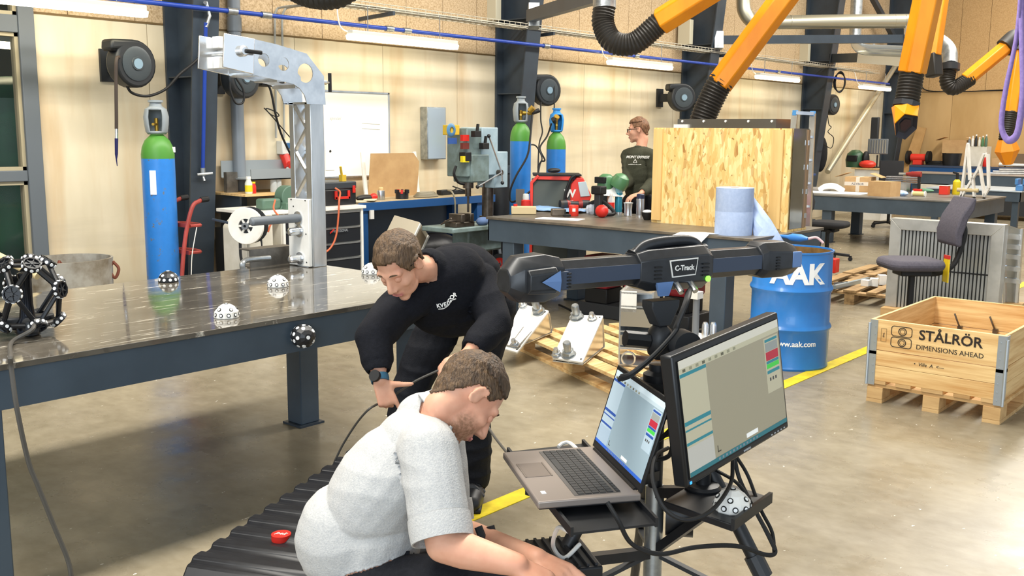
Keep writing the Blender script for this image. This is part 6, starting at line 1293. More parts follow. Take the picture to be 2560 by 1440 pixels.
# second grey table with blue vice
q = at(2440, 478, 'z', TR0)
steel_table('small grey table behind the white bracket with a blue vice', 18.1, 19.5, 4.35, 5.9, TR0+.02, ((18.15, 4.4), (18.15, 5.7), (19.3, 4.4), (19.3, 5.7)), .16, lw=.1, top=mat('pale_top', '#b9c6d0', .35, .3))
q = V((18.3, 4.42, TR0+.02)); t = thing('bench_vice', 'blue bench vice with a long handle at the edge of the small grey table', 'vice', q)
M_vb = mat('vice_blue', '#4c7fb4', .4); MB().box(q+V((0, 0, .05)), (.2, .12, .1)).build('body', M_vb, t, bevel=.015)
for dy in (-.07, .05): MB().box(q+V((-.0, dy, .15)), (.22, .05, .1)).build('jaw', M_vb, t, bevel=.01)
MB().cyl(q+V((0, -.1, .08)), q+V((0, -.25, .06)), .02, n=10).cyl(q+V((-.02, -.2, .2)), q+V((-.05, -.42, -.3)), .016, n=8).build('handle', M_alub, t)
# trestle with timber
q = at(2545, 500, 'z', .72); t = thing('timber_trestle', 'grey trestle stacked with planks at the right edge', 'trestle', (14.3, 2.95, 0))
for x in (14.0, 14.9):
    for y in (3.1, 2.5): MB().bx(x, x+.07, y-.07, y, 0, .68).build('leg', mat('grey_post', '#a29c90', .6), t, smooth=0)
    MB().bx(x, x+.07, 2.4, 3.15, .68, .74).build('cross_beam', M_pine, t, smooth=0)
for k in range(4):
    for j in range(2): MB().bx(13.8, 15.2, 2.45+.34*j, 2.76+.34*j-.03*(k % 2), .74+.03*k, .765+.03*k).build('plank', M_pine, t, smooth=0)
# far tables along the end wall
steel_table('long dark table in front of the end wall bench', 21.5, 22.3, 4.0, 7.45, .9, ((21.55, 7.2), (21.55, 4.1), (22.1, 7.2), (22.1, 4.1)), .2, lw=.12, top=mat('far_top', '#a3968a', .5, .1))
t = thing('drawer_bank', 'light grey bank of drawers under the far table', 'drawers', (21.45, 6.2, 0))
MB().bx(21.42, 21.5, 4.6, 7.1, .54, .66).build('drawer_front', M_cream, t, smooth=0); MB().bx(21.5, 22.05, 4.6, 7.1, .1, .66).build('carcass', M_dark, t, smooth=0)
zq = 1.02
t = thing('workbench', 'blue workbench against the end wall with the bench grinder', 'workbench', (23.0, 6.8, 0))
MB().bx(22.55, 23.38, 4.6, 7.75, zq-.04, zq).build('worktop', mat('navy_top', '#38445c', .4), t, smooth=0); MB().bx(22.56, 22.6, 4.6, 7.75, zq-.16, zq-.04).build('front_rail', M_bench, t, smooth=0)
for y in (4.65, 7.6): MB().bx(22.6, 22.7, y, y+.1, 0, zq-.04).build('leg', M_bench, t, smooth=0)
E_ = lambda x, X=22.85: V((X, at(x, 400, 'x', X).y, zq))
q = E_(2296); t = thing('bench_grinder', 'red double bench grinder on the end wall bench', 'grinder', q)
MB().cyl(q+V((0, .16, .16)), q+V((0, -.16, .16)), .08, n=16).build('motor', M_wr, t); MB().bx(q.x-.08, q.x+.08, q.y-.1, q.y+.1, zq, zq+.1).build('foot', M_wr, t, bevel=.01)
for s in (-1, 1): MB().lathe([(.001, -.03), (.15, -.03), (.15, .03), (.001, .03)], q+V((0, .22*s, .16)), (0, 1, 0), n=20).build('wheel_guard', M_rub, t)
q = E_(2342); m = MB()
for k in range(3): m.tube([q+V(((.14)*math.cos(i*PI/7), (.22-.03*k)*math.sin(i*PI/7), .02+.03*k)) for i in range(14)], .015, 6, closed=True)
m.build('cable_coil', M_rub, label='coil of black cable left of the black bucket on the end wall bench', cat='cable')
q = E_(2379); t = thing('black_bucket', 'black plastic bucket on the end wall bench', 'bucket', q); MB().lathe([(.17, 0), (.2, .26), (.21, .27), (.19, .27), (.16, .02)], q, n=24).build('pail', M_black, t); MB().tube(bez([q+V((0, .2, .26)), q+V((-.1, .1, .2)), q+V((-.12, -.1, .2)), q+V((0, -.2, .26))]), .006, 6).build('bail', M_galv, t)
carton('open cardboard box behind the black bucket', V((23.1, at(2388, 400, 'x', 23.1).y, zq+.0)), .3, .5, .55, 0, False, True)
t = thing('bottle_rack', 'small grey rack of spray bottles against the end wall', 'rack', E_(2445, 23.1)); q = E_(2445, 23.1)
MB().bx(22.95, 23.3, q.y-.2, q.y+.2, zq, zq+.42).build('rack', M_cream, t, smooth=0)
for k in range(6):
    b0 = V((22.97, q.y+.17-.068*k, zq+.42)); bottle(('grey', 'white', 'dark', 'cream', 'green', 'small green')[k]+' spray bottle on the rack by the end wall', b0, .03, .2+.03*(k % 3), (M_grille, M_white, M_dark, M_cream, mat('helmet_green', '#4d7a52'), mat('machine_green', '#55705f'))[k], M_white, .5, group='bottles on the rack')
q = E_(2463, 22.7); bottle('red bottle with white spray head standing before the rack', q, .045, .3, M_red, M_white, .6)
for k, (x, s) in enumerate(((2500, .22), (2535, .3), (2552, .35))): carton(('small', 'middle', 'dark rolled-top')[k]+' cardboard box on the end wall bench at the right', E_(x, 23.0)+V((0, 0, 0)), .25, .26, s*.8, .1*k, False, m=M_card if k < 2 else mat('dark_card', '#6b5844', .8))
for k in range(3): MB().cyl((21.7+.05*k, 5.9-.1*k, .92+.04*k), (22.1+.05*k, 5.2-.05*k, .92+.04*k), .02, n=8).build('metal_rod', M_alu, label=('lowest', 'middle', 'topmost')[k]+' of the loose metal rods on the far table', cat='rod', group='rods on the far table')
q = at(2545, 430, 'z', .92); m = MB(); rnd = random.Random(4)
for k in range(8): m.cyl(q+V((rnd.uniform(-.2, .2), .35, .03+.02*k)), q+V((rnd.uniform(-.2, .2), -.6, .03+.02*k)), .03, n=6)
m.build('white_tubes', M_white, label='heap of white tubes at the right end of the far table', cat='tubes', kind='stuff')
# leaning boards
q0, q1, q2, q3 = V((22.35, at(2222, 445, 'x', 22.35).y, .0)), V((22.35, at(2264, 445, 'x', 22.35).y, .0)), V((23.32, at(2315, 320, 'x', 23.3).y, at(2315, 320, 'x', 23.3).z)), V((23.32, at(2292, 316, 'x', 23.3).y, at(2292, 316, 'x', 23.3).z))
t = thing('plywood_board', 'plywood board leaning in the corner beside the far column', 'board', (q0+q1)/2); quadplate('board', [q0, q1, q2, q3], .02, mat('ply_brown', '#b58f5c', .7, c2='#a17c4b', scale=3), t, 0)
q0 = at(2245, 445, 'x', 22.5); 
# white cabinet with helmet, fan
q = at(2135, 470, 'x', 19.6); x_ = 19.6; ya, yb = at(2136, 440, 'x', x_).y, at(2208, 440, 'x', x_).y; zt = at(2170, 420, 'x', x_).z
t = thing('low_cabinet', 'low white cabinet with wooden top between the far columns', 'cabinet', (x_+.3, (ya+yb)/2, 0))
MB().bx(x_, x_+.6, yb, ya, 0, zt-.03).build('body', M_white, t, smooth=0); MB().bx(x_-.04, x_+.62, yb-.06, ya+.06, zt-.03, zt).build('top', M_pine, t, smooth=0)
q = V((x_+.2, at(2138, 400, 'x', x_+.2).y, zt)); t = thing('welding_helmet', 'dark green welding helmet on the low white cabinet', 'helmet', q); MB().lathe([(.17, 0), (.19, .15), (.16, .27), (.08, .34), (.005, .35)], q, n=18).build('shell', mat('dark_green', '#2f5138', .4), t); MB().ell(q+V((-.02, -.22, .16)), (.1, .07, .17), 12, 8).build('headband', M_rub, t); MB().bx(q.x-.2, q.x-.13, q.y-.1, q.y+.1, zt+.12, zt+.24).build('visor', M_rub, t, bevel=.01)
q = V((x_+.1, at(2168, 418, 'x', x_+.1).y, zt)); MB().ell(q+V((0, 0, .07)), (.13, .17, .08), 14, 8).build('red_cap_tool', M_wr, label='red rounded tool lying on the low white cabinet', cat='tool')
q = V((x_+.3, at(2192, 410, 'x', x_+.3).y, zt)); t = thing('heater_panel', 'grey ribbed panel on a stand on the low white cabinet', 'heater', q)
MB().cyl(q, q+V((0, 0, .25)), .015, n=8).build('stem', M_rub, t); MB().lathe([(.12, 0), (.12, .02)], q, n=16).build('foot', M_rub, t)
MB().box(q+V((0, -.0, .42)), (.04, .4, .3)).build('panel', M_grille, t, bevel=.01)
for k in range(7): MB().box(q+V((-.025, -.16+.053*k, .42)), (.012, .02, .26)).build('rib', M_alu, t, smooth=0)
MB().box(q+V((.05, .1, .75)), (.08, .16, .5)).build('dark_case', M_dark, t, bevel=.02)
# black chair behind, blue crate, stepladder, coat
def office_chair(lab, c, az, seat_m, zs, arm=True, back=(.42, .5), hi=.55, sw=.46):
    t = thing('office_chair', lab, 'office chair', c, az)
    F = Mx.Translation(c) @ Mx.Rotation(az, 4, 'Z')            # local +x: sitter faces +x
    for k in range(5):
        a = 2*PI*k/5+.3; d = V((math.cos(a), math.sin(a), 0)); l = MB(F).bar(V((0, 0, .1)), d*.3+V((0, 0, .075)), .05, .035).build('base_arm', M_rub, t, bevel=.006)
        MB(F).lathe([(.001, -.022), (.028, -.022), (.03, 0), (.028, .022), (.001, .022)], d*.31+V((0, 0, .03)), (-d.y, d.x, 0), n=14).box(d*.31+V((0, 0, .055)), (.03, .03, .03)).build('caster', M_rub, l)
    MB(F).cyl((0, 0, .07), (0, 0, zs-.12), .028, n=14).build('gas_lift', M_rub, t)
    MB(F).box((0, 0, zs-.1), (.26, .2, .06)).build('mechanism', M_rub, t, bevel=.01)
    for s in (-.1, .06): MB(F).cyl((s, -.1, zs-.11), (s, -.16, zs-.12), .03, n=12).build('knob', M_rub, t)
    MB(F @ Mx.Translation((.02, 0, zs-.075))).prism(rrect(.48, sw, .13, 6), .085).build('seat', seat_m, t, bevel=.035)
    bx = -.3
    FB = F @ Mx.Translation((bx, 0, zs+.12)) @ Mx.Rotation(R_(-8), 4, 'Y')
    prof = [(-.0, .0), (.035, .02), (.06, .12), (.04, .25), (.0, hi-.08), (-.03, hi), (-.06, hi-.01), (-.06, hi-.1), (-.03, .25), (-.01, .1), (-.02, .02)]
    MB(FB @ Mx(((1, 0, 0, 0), (0, 0, -1, back[0]/2), (0, 1, 0, 0), (0, 0, 0, 1)))).prism(prof, back[0]).build('backrest', seat_m, t, bevel=.025)
    MB(F).tube(bez([(-.05, 0, zs-.1), (-.2, 0, zs-.12), (-.34, 0, zs-.05), (-.4, 0, zs+.1), (-.42, 0, zs+.25), (-.36, 0, zs+.35), (-.33, 0, zs+.36)]), .022, 10).build('back_arm', M_rub, t)
    return F, t
M_seat = mat('seat_fabric', '#57535c', .9, c2='#4c4952', scale=60, bump=.2, bscale=200); M_seatb = mat('seat_black', '#1b1b1e', .85)
c = at(2262, 800, 'z', 0); c.z = 0
F, t = office_chair('grey office chair with a low curved backrest behind the pine box', V((8.45, 2.82, 0)), R_(132), M_seat, .66, hi=.42, sw=.46, back=(.36, .5))
MB(F).box((-.26, .06, .58), (.012, .09, .2)).build('warning_tag', mat('tag_yellow', '#e6c51c', .5), t, smooth=0); MB(F).box((-.26, .06, .69), (.014, .092, .03)).build('warning_tag', M_red, t, smooth=0)
c = at(2065, 650, 'z', 0); c.z = 0
office_chair('black office chair in front of the right table', V((c.x, c.y, 0)), R_(-85), M_seatb, .52, hi=.62, sw=.48)
c = at(2105, 548, 'z', 0)
office_chair('far black office chair behind the cardboard boxes', V((18.3, 6.6, 0)), R_(200), M_seatb, .55, hi=.55, sw=.48)
q = at(2045, 470, 'x', 16.2)
t = thing('blue_crate', 'blue plastic crate on a stand behind the stepladder', 'crate', (15.6, 7.45, 0))
MB().prism([(-.35, 0), (.35, 0), (.42, .3), (-.42, .3)], .5, tr(15.85, 7.45, .72) @ Mx(((0, 0, -1, 0), (1, 0, 0, 0), (0, 1, 0, 0), (0, 0, 0, 1)))).build('tub', mat('crate_blue', '#2b4577', .45), t, bevel=.01); MB().bx(15.3, 15.9, 6.98, 7.92, 1.0, 1.035).build('rim', mat('crate_blue', '#2b4577'), t, bevel=.004); MB().bx(15.4, 15.8, 7.1, 7.8, 0, .72).build('stand', M_dark, t, smooth=0)
q = at(2048, 427, 'x', 15.6); bottle('neon yellow spray bottle standing in the blue crate', V((15.6, 7.3, 1.03)), .06, .26, mat('neon', '#d8e62a', .4), M_white, .5)
MB().ell(at(2052, 385, 'y', 8.38), (.2, .11, .36), 14, 10).build('black_coat', mat('coat', '#16161a', .9, bump=.8, bscale=7), label='black jacket hanging on the wall by the stepladder', cat='jacket')
a = [dep(1992, 282, 12.2), dep(2030, 283, 12.0)]
t = thing('stepladder', 'aluminium stepladder behind the chipboard crate', 'ladder', (11.6, 5.6, 0))
for s, (x, y) in enumerate(((1988, 282), (2032, 284))):
    tp = dep(x, y, 11.9); bt_ = V((tp.x-.15+.0, tp.y+(.08 if s == 0 else -.08), 0)); MB().bar(bt_, tp, .03, .07, up=(0, 1, 0)).build('stile', M_alub, t, smooth=0); b3 = V((tp.x+.45, tp.y+.15, 0)); MB().bar(b3, tp, .03, .05, up=(0, 1, 0)).build('rear_stile', M_alub, t, smooth=0)
    MB().box(tp, (.05, .05, .06)).build('hinge_cap', mat('cap_lightblue', '#4f93cf', .4), t)
a, b = dep(1988, 282, 11.9), dep(2032, 284, 11.9); MB().bar(a, b, .08, .04).build('top_bar', M_alub, t, smooth=0)
for k in range(1, 7):
    f = k/7; l = V((a.x-.15*(1-f), a.y+.08*(1-f), a.z*f)); r_ = V((b.x-.15*(1-f), b.y-.08*(1-f), b.z*f)); MB().bar(l, r_, .08, .025).build('tread', M_alub, t, smooth=0)
# ---------------------------------------------------------------- finned aluminium frame and folded cover
X0, ya, yb, z0, z1 = 9.0, 3.225, 2.27, .145, .95
t = thing('finned_panel', 'aluminium framed panel of vertical fins standing behind the grey chair', 'panel', (X0+.07, (ya+yb)/2, .0)); M_gf = mat('frame_alu', '#c2c0b8', .4, .5, c2='#aeaca4', scale=6)
fw = .1
for pts in ([(ya, z0), (ya, z1), (ya-fw, z1-fw), (ya-fw, z0)], [(yb, z0), (yb, z1), (yb+fw, z1-fw), (yb+fw, z0)], [(ya, z1), (yb, z1), (yb+fw, z1-fw), (ya-fw, z1-fw)]):
    MB().prism(pts, .12, Mx(((0, 0, 1, X0), (1, 0, 0, 0), (0, 1, 0, 0), (0, 0, 0, 1)))).build('frame_bar', M_gf, t, bevel=.003)
n = 24
for k in range(n): y = yb+fw+(ya-yb-2*fw)*(k+.5)/n; MB().bx(X0+.025, X0+.09, y-.011, y+.009, z0, z1-fw).build('fin', mat('fin_alu', '#b9bab6', .35, .6), t, smooth=0)
MB().bx(X0+.09, X0+.11, yb+fw, ya-fw, z0, z1-fw).build('backing', mat('fin_dark', '#4e4e4c', .6), t, smooth=0)
MB().bx(X0+.02, X0+.03, yb+fw, ya-fw, z0+.36, z0+.372).build('cross_wire', M_rub, t, smooth=0)
for k, y in enumerate((ya-.1, yb+.1)): MB().bx(X0-.1, X0+.3, y-.1, y+.1, 0, .145).build('support_block', M_pineold, t, smooth=0)
q = V((X0-.02, at(2365, 563, 'x', X0-.02).y, z1-.03)); t = thing('drill_chuck', 'small chuck tool lying on top of the finned panel', 'tool', V((X0+.05, q.y, z1))); MB().cyl((X0+.02, q.y+.06, z1+.02), (X0+.06, q.y-.0, z1+.02), .02, n=12).build('chuck', M_dark, t); MB().cyl((X0+.06, q.y, z1+.02), (X0+.08, q.y-.1, z1+.03), .012, n=8).build('shank', M_alub, t)
t = thing('folded_cover', 'folded shiny aluminium sheet cover right of the finned panel', 'cover', (9.0, 1.95, 0))
P = lambda x, y, X: at(x, y, 'x', X)
for k, (a, b) in enumerate((((2512, 560), (2512, 770)), ((2556, 572), (2540, 780)))): MB().bar(P(*a, 9.3), P(*b, 9.3), .02, .05, up=(1, 0, 0)).build('edge', M_alub, t, smooth=0)
quadplate('sheet', [P(2512, 772, 9.3), P(2545, 775, 9.3), P(2556, 575, 9.3), P(2512, 560, 9.3)], .004, M_ss, t, 0)
for y in (590, 615, 640, 670, 700): MB().bar(P(2513, y, 9.28), P(2552, y+4, 9.28), .03, .04).build('fold', M_alub, t, smooth=0)
MB().bar(P(2512, 770, 9.3)-V((0, 0, .0)), P(2560, 772, 9.3), .1, .1).build('base_rail', M_pineold, t, smooth=0)
# ================================================================= extraction arms, ducts and booms
def corr(pts, r, par, name='flex_hose', m=None, pitch=.028, n=14):
    P_ = bez(pts, 10); L_ = sum((P_[i+1]-P_[i]).length for i in range(len(P_)-1)); k = int(L_/pitch)*2; out = []; rr = []
    acc = 0; i = 0
    for j in range(k+1):
        s = L_*j/k
        while i < len(P_)-2 and acc+(P_[i+1]-P_[i]).length < s: acc += (P_[i+1]-P_[i]).length; i += 1
        l = max((P_[i+1]-P_[i]).length, 1e-6); out.append(P_[i].lerp(P_[i+1], min(1, (s-acc)/l))); rr.append(r if j % 2 else r*.9)
    return MB().tube(out, rr, n).build(name, m or mat('flex_black', '#26231f', .5), par, smooth=30)
def hextube(a, b, r, par, name='duct_tube', rot=0):
    d = (V(b)-V(a)); F = frame(a, d, (0, 0, 1)); m = MB(F); L_ = d.length; n = 6
    vs = [(x, r*math.cos(2*PI*j/n+rot), r*math.sin(2*PI*j/n+rot)) for x in (0, L_) for j in range(n)]; m.add(vs, [(j, (j+1) % n, n+(j+1) % n, n+j) for j in range(n)]+[tuple(range(n)), tuple(range(n, 2*n))]); return m.build(name, M_orange, par, bevel=.012, smooth=20)
def arm(lab, loc): return thing('extraction_arm', lab, 'extraction arm', loc, group='orange extraction arms')
t = arm('orange extraction arm with a sagging black hose, top centre', dep(1580, 60, 9))
MB().cyl(dep(1511, -60, 9), dep(1511, 22, 9), .105, n=20).build('spigot', M_galv, t); corr([dep(1511, 15, 9), dep(1508, 60, 9), dep(1532, 104, 8.95), dep(1585, 108, 8.9), dep(1645, 60, 8.85), dep(1668, 42, 8.85)], .105, t)
hextube(dep(1650, 55, 8.85), dep(1960, -140, 8.3), .125, t); MB().bar(dep(1511, -60, 9.0), dep(1511, -60, 9.0)+V((0, 0, 2.6)), .05, .05).build('hanger', M_steel, t, smooth=0)
t = thing('support_boom', 'grey steel boom from the second column to the sagging hose', 'boom', dep(1340, 40, 11.3)); MB().bar(dep(1325, 40, 11.2), dep(1500, -12, 9.1), .09, .13).build('beam', M_steel, t, smooth=0); MB().bar(dep(1334, 12, 11.2), dep(1334, 70, 11.2), .12, .18).build('pivot_plate', M_galv, t, smooth=0)
t = arm('thick orange extraction arm sloping down behind the chipboard crate', dep(1760, 280, 9.3))
hextube(dep(2060, -140, 8.9), dep(1798, 212, 9.25), .125, t); corr([dep(1806, 200, 9.25), dep(1790, 225, 9.27), dep(1762, 285, 9.32), dep(1750, 325, 9.35)], .125, t); MB().lathe([(.12, 0), (.17, .12), (.16, .12), (.1, 0)], dep(1750, 322, 9.35), (-.1, 0, -1), n=6).build('hood', M_orange, t); MB().bar(dep(2060, -140, 8.9), dep(2060, -140, 8.9)+V((0, 0, 2.2)), .05, .05).build('hanger', M_steel, t, smooth=0)
t = arm('long orange extraction arm hanging with its black hexagonal mouth open', dep(2262, 310, 8.9))
hextube(dep(2352, -160, 8.5), dep(2280, 182, 8.8), .125, t, rot=.5); corr([dep(2281, 175, 8.8), dep(2274, 215, 8.8), dep(2266, 262, 8.8)], .11, t); MB().cyl(dep(2267, 255, 8.8), dep(2264, 268, 8.8), .12, n=8).build('clamp', M_dark, t)
a = dep(2264, 266, 8.8); dr = (dep(2258, 330, 8.55)-a).normalized(); hd = MB(frame(a, dr.orthogonal(), dr.cross(dr.orthogonal()))) 
FH = frame(a, cR-dr*cR.dot(dr), -cU); FH = Mx((cR, (dr*.55-cF*.0).cross(cR).normalized() if 0 else V((0, 0, 0)), dr)).transposed().to_4x4() if 0 else FH
mth = [dep(2240, 338, 8.76), dep(2238, 308, 8.66), dep(2262, 285, 8.58), dep(2293, 290, 8.60), dep(2290, 320, 8.70), dep(2262, 346, 8.78)]
top = [a+(-cR*.1+cF*.06), a+(-cR*.11-cF*.04), a+(-cR*.03-cF*.11), a+(cR*.09-cF*.07), a+(cR*.11+cF*.03), a+(cR*.02+cF*.11)]
m = MB(); m.add(top+mth, [(j, (j+1) % 6, 6+(j+1) % 6, 6+j) for j in range(6)]+[tuple(range(6))]); m.build('hood', M_orange, t, smooth=0, solid=.008)
mc = sum(mth, V())/6; nrm = (mth[1]-mth[0]).cross(mth[2]-mth[0]).normalized(); nrm = nrm if nrm.dot(CAM-mc) > 0 else -nrm
inn = [mc+(p-mc)*.72-nrm*.02 for p in mth]; m = MB(); m.add([mc+(p-mc)*1.04+nrm*.012 for p in mth]+inn, [(j, (j+1) % 6, 6+(j+1) % 6, 6+j) for j in range(6)]+[tuple(range(6, 12))]); m.build('mouth_rim', mat('mouth_grey', '#2d2c33', .5), t, smooth=0)
m = MB(); m.add([mc+(p-mc)*.5-nrm*.012 for p in mth]+[mc+(p-mc)*.4-nrm*.012 for p in mth], [(j, (j+1) % 6, 6+(j+1) % 6, 6+j) for j in range(6)]+[tuple(range(6, 12))]); m.build('mouth_grid', mat('mouth_dark', '#3a2529', .6), t, smooth=0); MB().bar(dep(2352, -160, 8.5), dep(2352, -160, 8.5)+V((0, 0, 2.2)), .05, .05).build('hanger', M_steel, t, smooth=0)
t = arm('orange extraction arm with a square black end, behind the open mouthed one', dep(2335, 190, 12.4))
hextube(dep(2362, -80, 12.3), dep(2332, 138, 12.4), .1, t); MB().bar(dep(2331, 134, 12.4), dep(2336, 192, 12.4), .16, .16).build('end_box', mat('flex_black', '#26231f'), t, bevel=.02); MB().bar(dep(2362, -80, 12.3), dep(2362, -80, 12.3)+V((0, 0, 1.5)), .05, .05).build('hanger', M_steel, t, smooth=0)
t = arm('angled orange extraction arm at the far right with a hood hanging down', dep(2440, 200, 13))
MB().tube(bez([dep(2300, 92, 13.6), dep(2340, 98, 13.4), dep(2372, 125, 13.2), dep(2376, 165, 13)]), .095, 14).build('elbow', M_galv, t); MB().cyl(dep(2374, 160, 13), dep(2373, 176, 13), .13, n=16).build('swivel_ring', M_dark, t)
corr([dep(2373, 172, 13), dep(2368, 205, 13), dep(2385, 220, 13), dep(2428, 195, 13)], .1, t); hextube(dep(2415, 200, 13), dep(2522, 112, 12.9), .1, t); MB().tube(bez([dep(2512, 120, 12.9), dep(2538, 98, 12.9), dep(2552, 110, 12.9), dep(2548, 130, 12.9)]), .13, 12).build('knuckle', mat('flex_black', '#26231f'), t); hextube(dep(2549, 122, 12.9), dep(2526, 284, 12.9), .1, t)
corr([dep(2527, 280, 12.9), dep(2522, 310, 12.9), dep(2516, 350, 12.9)], .1, t); hA = dep(2516, 348, 12.9); MB().lathe([(.1, 0), (.12, .06), (.15, .15), (.06, .33), (.04, .31)], hA, (.15, -.1, -1), n=6).build('hood', M_orange, t, smooth=0)
MB().bar(dep(2300, 92, 13.6), dep(2300, 92, 13.6)+V((0, 0, 1.9)), .06, .06).build('hanger', M_steel, t, smooth=0)
# booms and ducts of the third and fourth columns
t = thing('support_boom', 'long dark steel boom reaching right from the third column', 'boom', dep(1800, 100, 15.4)); MB().bar(dep(1790, 100, 15.5), dep(2300, 97, 15.5), .1, .125).build('beam', M_steel, t, smooth=0); MB().bar(dep(1795, 80, 15.5), dep(1795, 122, 15.5), .14, .14).build('pivot_plate', M_galv, t, smooth=0); MB().bar(dep(2265, 55, 15.4), dep(2265, 92, 15.4), .04, .06).build('duct_strap', M_alub, t, smooth=0)
t = thing('spiral_duct', 'round spiral duct running right above the long boom', 'duct', dep(2060, 50, 15.5)); MB().tube(bez([dep(1858, -70, 15.7), dep(1858, -10, 15.7), dep(1862, 30, 15.7), dep(1890, 56, 15.7), dep(1960, 56, 15.6), dep(2100, 54, 15.5), dep(2340, 52, 15.4)]), .108, 20).build('tube', mat('spiral_zinc', '#b3ae9a', .35, .7), t)
for k in range(14): p = dep(1975+26*k, 55.5-.01*26*k, 15.58-.014*k); MB().cyl(p, p+V((cR.x, cR.y, 0))*.012, .1105, n=20).build('seam_rib', mat('spiral_zinc', '#b3ae9a'), t)
t = thing('spiral_duct', 'vertical spiral duct in front of the fourth column', 'duct', dep(2142, 40, 17)); MB().cyl(dep(2146, -80, 17), dep(2138, 92, 17), .1, n=18).build('tube', M_galv, t)
t = thing('spiral_duct', 'silver duct with elbow below the long boom', 'duct', dep(2200, 120, 16.5)); MB().tube(bez([dep(2140, 95, 17), dep(2143, 112, 16.8), dep(2162, 124, 16.5), dep(2220, 127, 16.2), dep(2330, 132, 15.6)]), .092, 16).build('tube', mat('duct_bright', '#d2dbe0', .25, .8), t)
t = thing('support_boom', 'short boom with bright silver end from the fourth column', 'boom', dep(2090, 145, 18)); MB().bar(at(2078, 146, 'y', 8.02), dep(2150, 144, 17.4), .1, .16).build('beam', M_steel, t, smooth=0); MB().bar(dep(2150, 145, 17.4), dep(2330, 158, 15.9), .12, .17).build('channel', mat('duct_bright', '#d2dbe0'), t, smooth=0); MB().bar(dep(2184, 110, 17), dep(2184, 140, 17), .04, .04).build('duct_strap', M_alub, t, smooth=0)
# boxes on columns
for k, (x, y, X, lab) in enumerate(((1237, 12, 9.5, 'grey electrical box on the second column at the top edge'), (1718, 80, 13.9, 'grey electrical box on the third column beside the sagging hose'), (2013, 128, 18.4, 'grey electrical box on the fourth column below the boom'))):
    q = at(x, y, 'x', X); MB().bx(X-.1, X+.0, q.y-.11, q.y+.11, q.z-.2, q.z+.18).build('junction_box', mat('box_cream', '#c9c3ac', .5), label=lab, cat='electrical box', bevel=.008)
q = at(2100, 205, 'y', YP-.03); m = MB()
for k in range(4): m.tube([q+cR*(.09+.008*k)*math.cos(i*PI/8)+V((0, 0, 1))*(.2-.01*k)*math.sin(i*PI/8)+cF*.01*k for i in range(16)], .012, 6, closed=True)
m.build('cable_coil', M_rub, label='coil of black cable hung on the blue pipe near the fourth column', cat='cable')
q0 = at(2310, 226, 'x', 23.38); cable([at(2300, 205, 'x', 23.36), at(2318, 226, 'x', 23.36), at(2400, 229, 'x', 23.36), at(2480, 226, 'x', 23.36), at(2580, 222, 'x', 23.36)], .012, 'black cable pinned along the joint of the end wall')
# big black flexible duct at the top edge
t = thing('flexible_duct', 'black ribbed flexible duct dipping in from the top edge', 'duct', dep(810, 0, 6)); corr([dep(700, -60, 6.2), dep(740, -25, 6.1), dep(790, -8, 6), dep(850, -12, 5.95), dep(915, -60, 5.9)], .075, t, name='hose', pitch=.03); 
for x in (700, 915): MB().cyl(dep(x, -60, 6.05), dep(x, -60, 6.05)+V((0, 0, 3.4)), .012, n=8).build('hanger', M_galv, t)
# purple lifting sling
t = thing('lifting_sling', 'purple lifting sling loop hanging at the right edge', 'sling', dep(2522, 350, 9)); M_sl = mat('sling_purple', '#9a86c4', .8, c2='#8a75b6', scale=30)
def ribbon(pts, w, par, name):
    P_ = bez(pts, 8); m = MB(); vs = []
    for i, p in enumerate(P_): tt = (P_[min(i+1, len(P_)-1)]-P_[max(i-1, 0)]).normalized(); s = tt.cross(V((-.5, -.85, .1)) if i % 1 == 0 else cF).normalized(); wv = w[0]+(w[1]-w[0])*min(1, i/len(P_)*1.6); vs += [p-s*wv/2, p+s*wv/2]
    m.add(vs, [(2*i, 2*i+1, 2*i+3, 2*i+2) for i in range(len(P_)-1)]); m.build(name, M_sl, par, solid=.006)
ribbon([dep(2553, -60, 9), dep(2548, 20, 9), dep(2541, 90, 9), dep(2530, 150, 9), dep(2516, 215, 9), dep(2505, 285, 9), dep(2505, 325, 9), dep(2520, 350, 9), dep(2540, 340, 9), dep(2550, 300, 9), dep(2558, 220, 9), dep(2556, 120, 9), dep(2553, 0, 9.02), dep(2555, -60, 9.02)], (.035, .075), t, 'webbing')
MB().bar(dep(2554, -60, 9), dep(2554, -60, 9)+V((0, 0, 2.6)), .02, .02).build('hook_chain', M_galv, t, smooth=0)
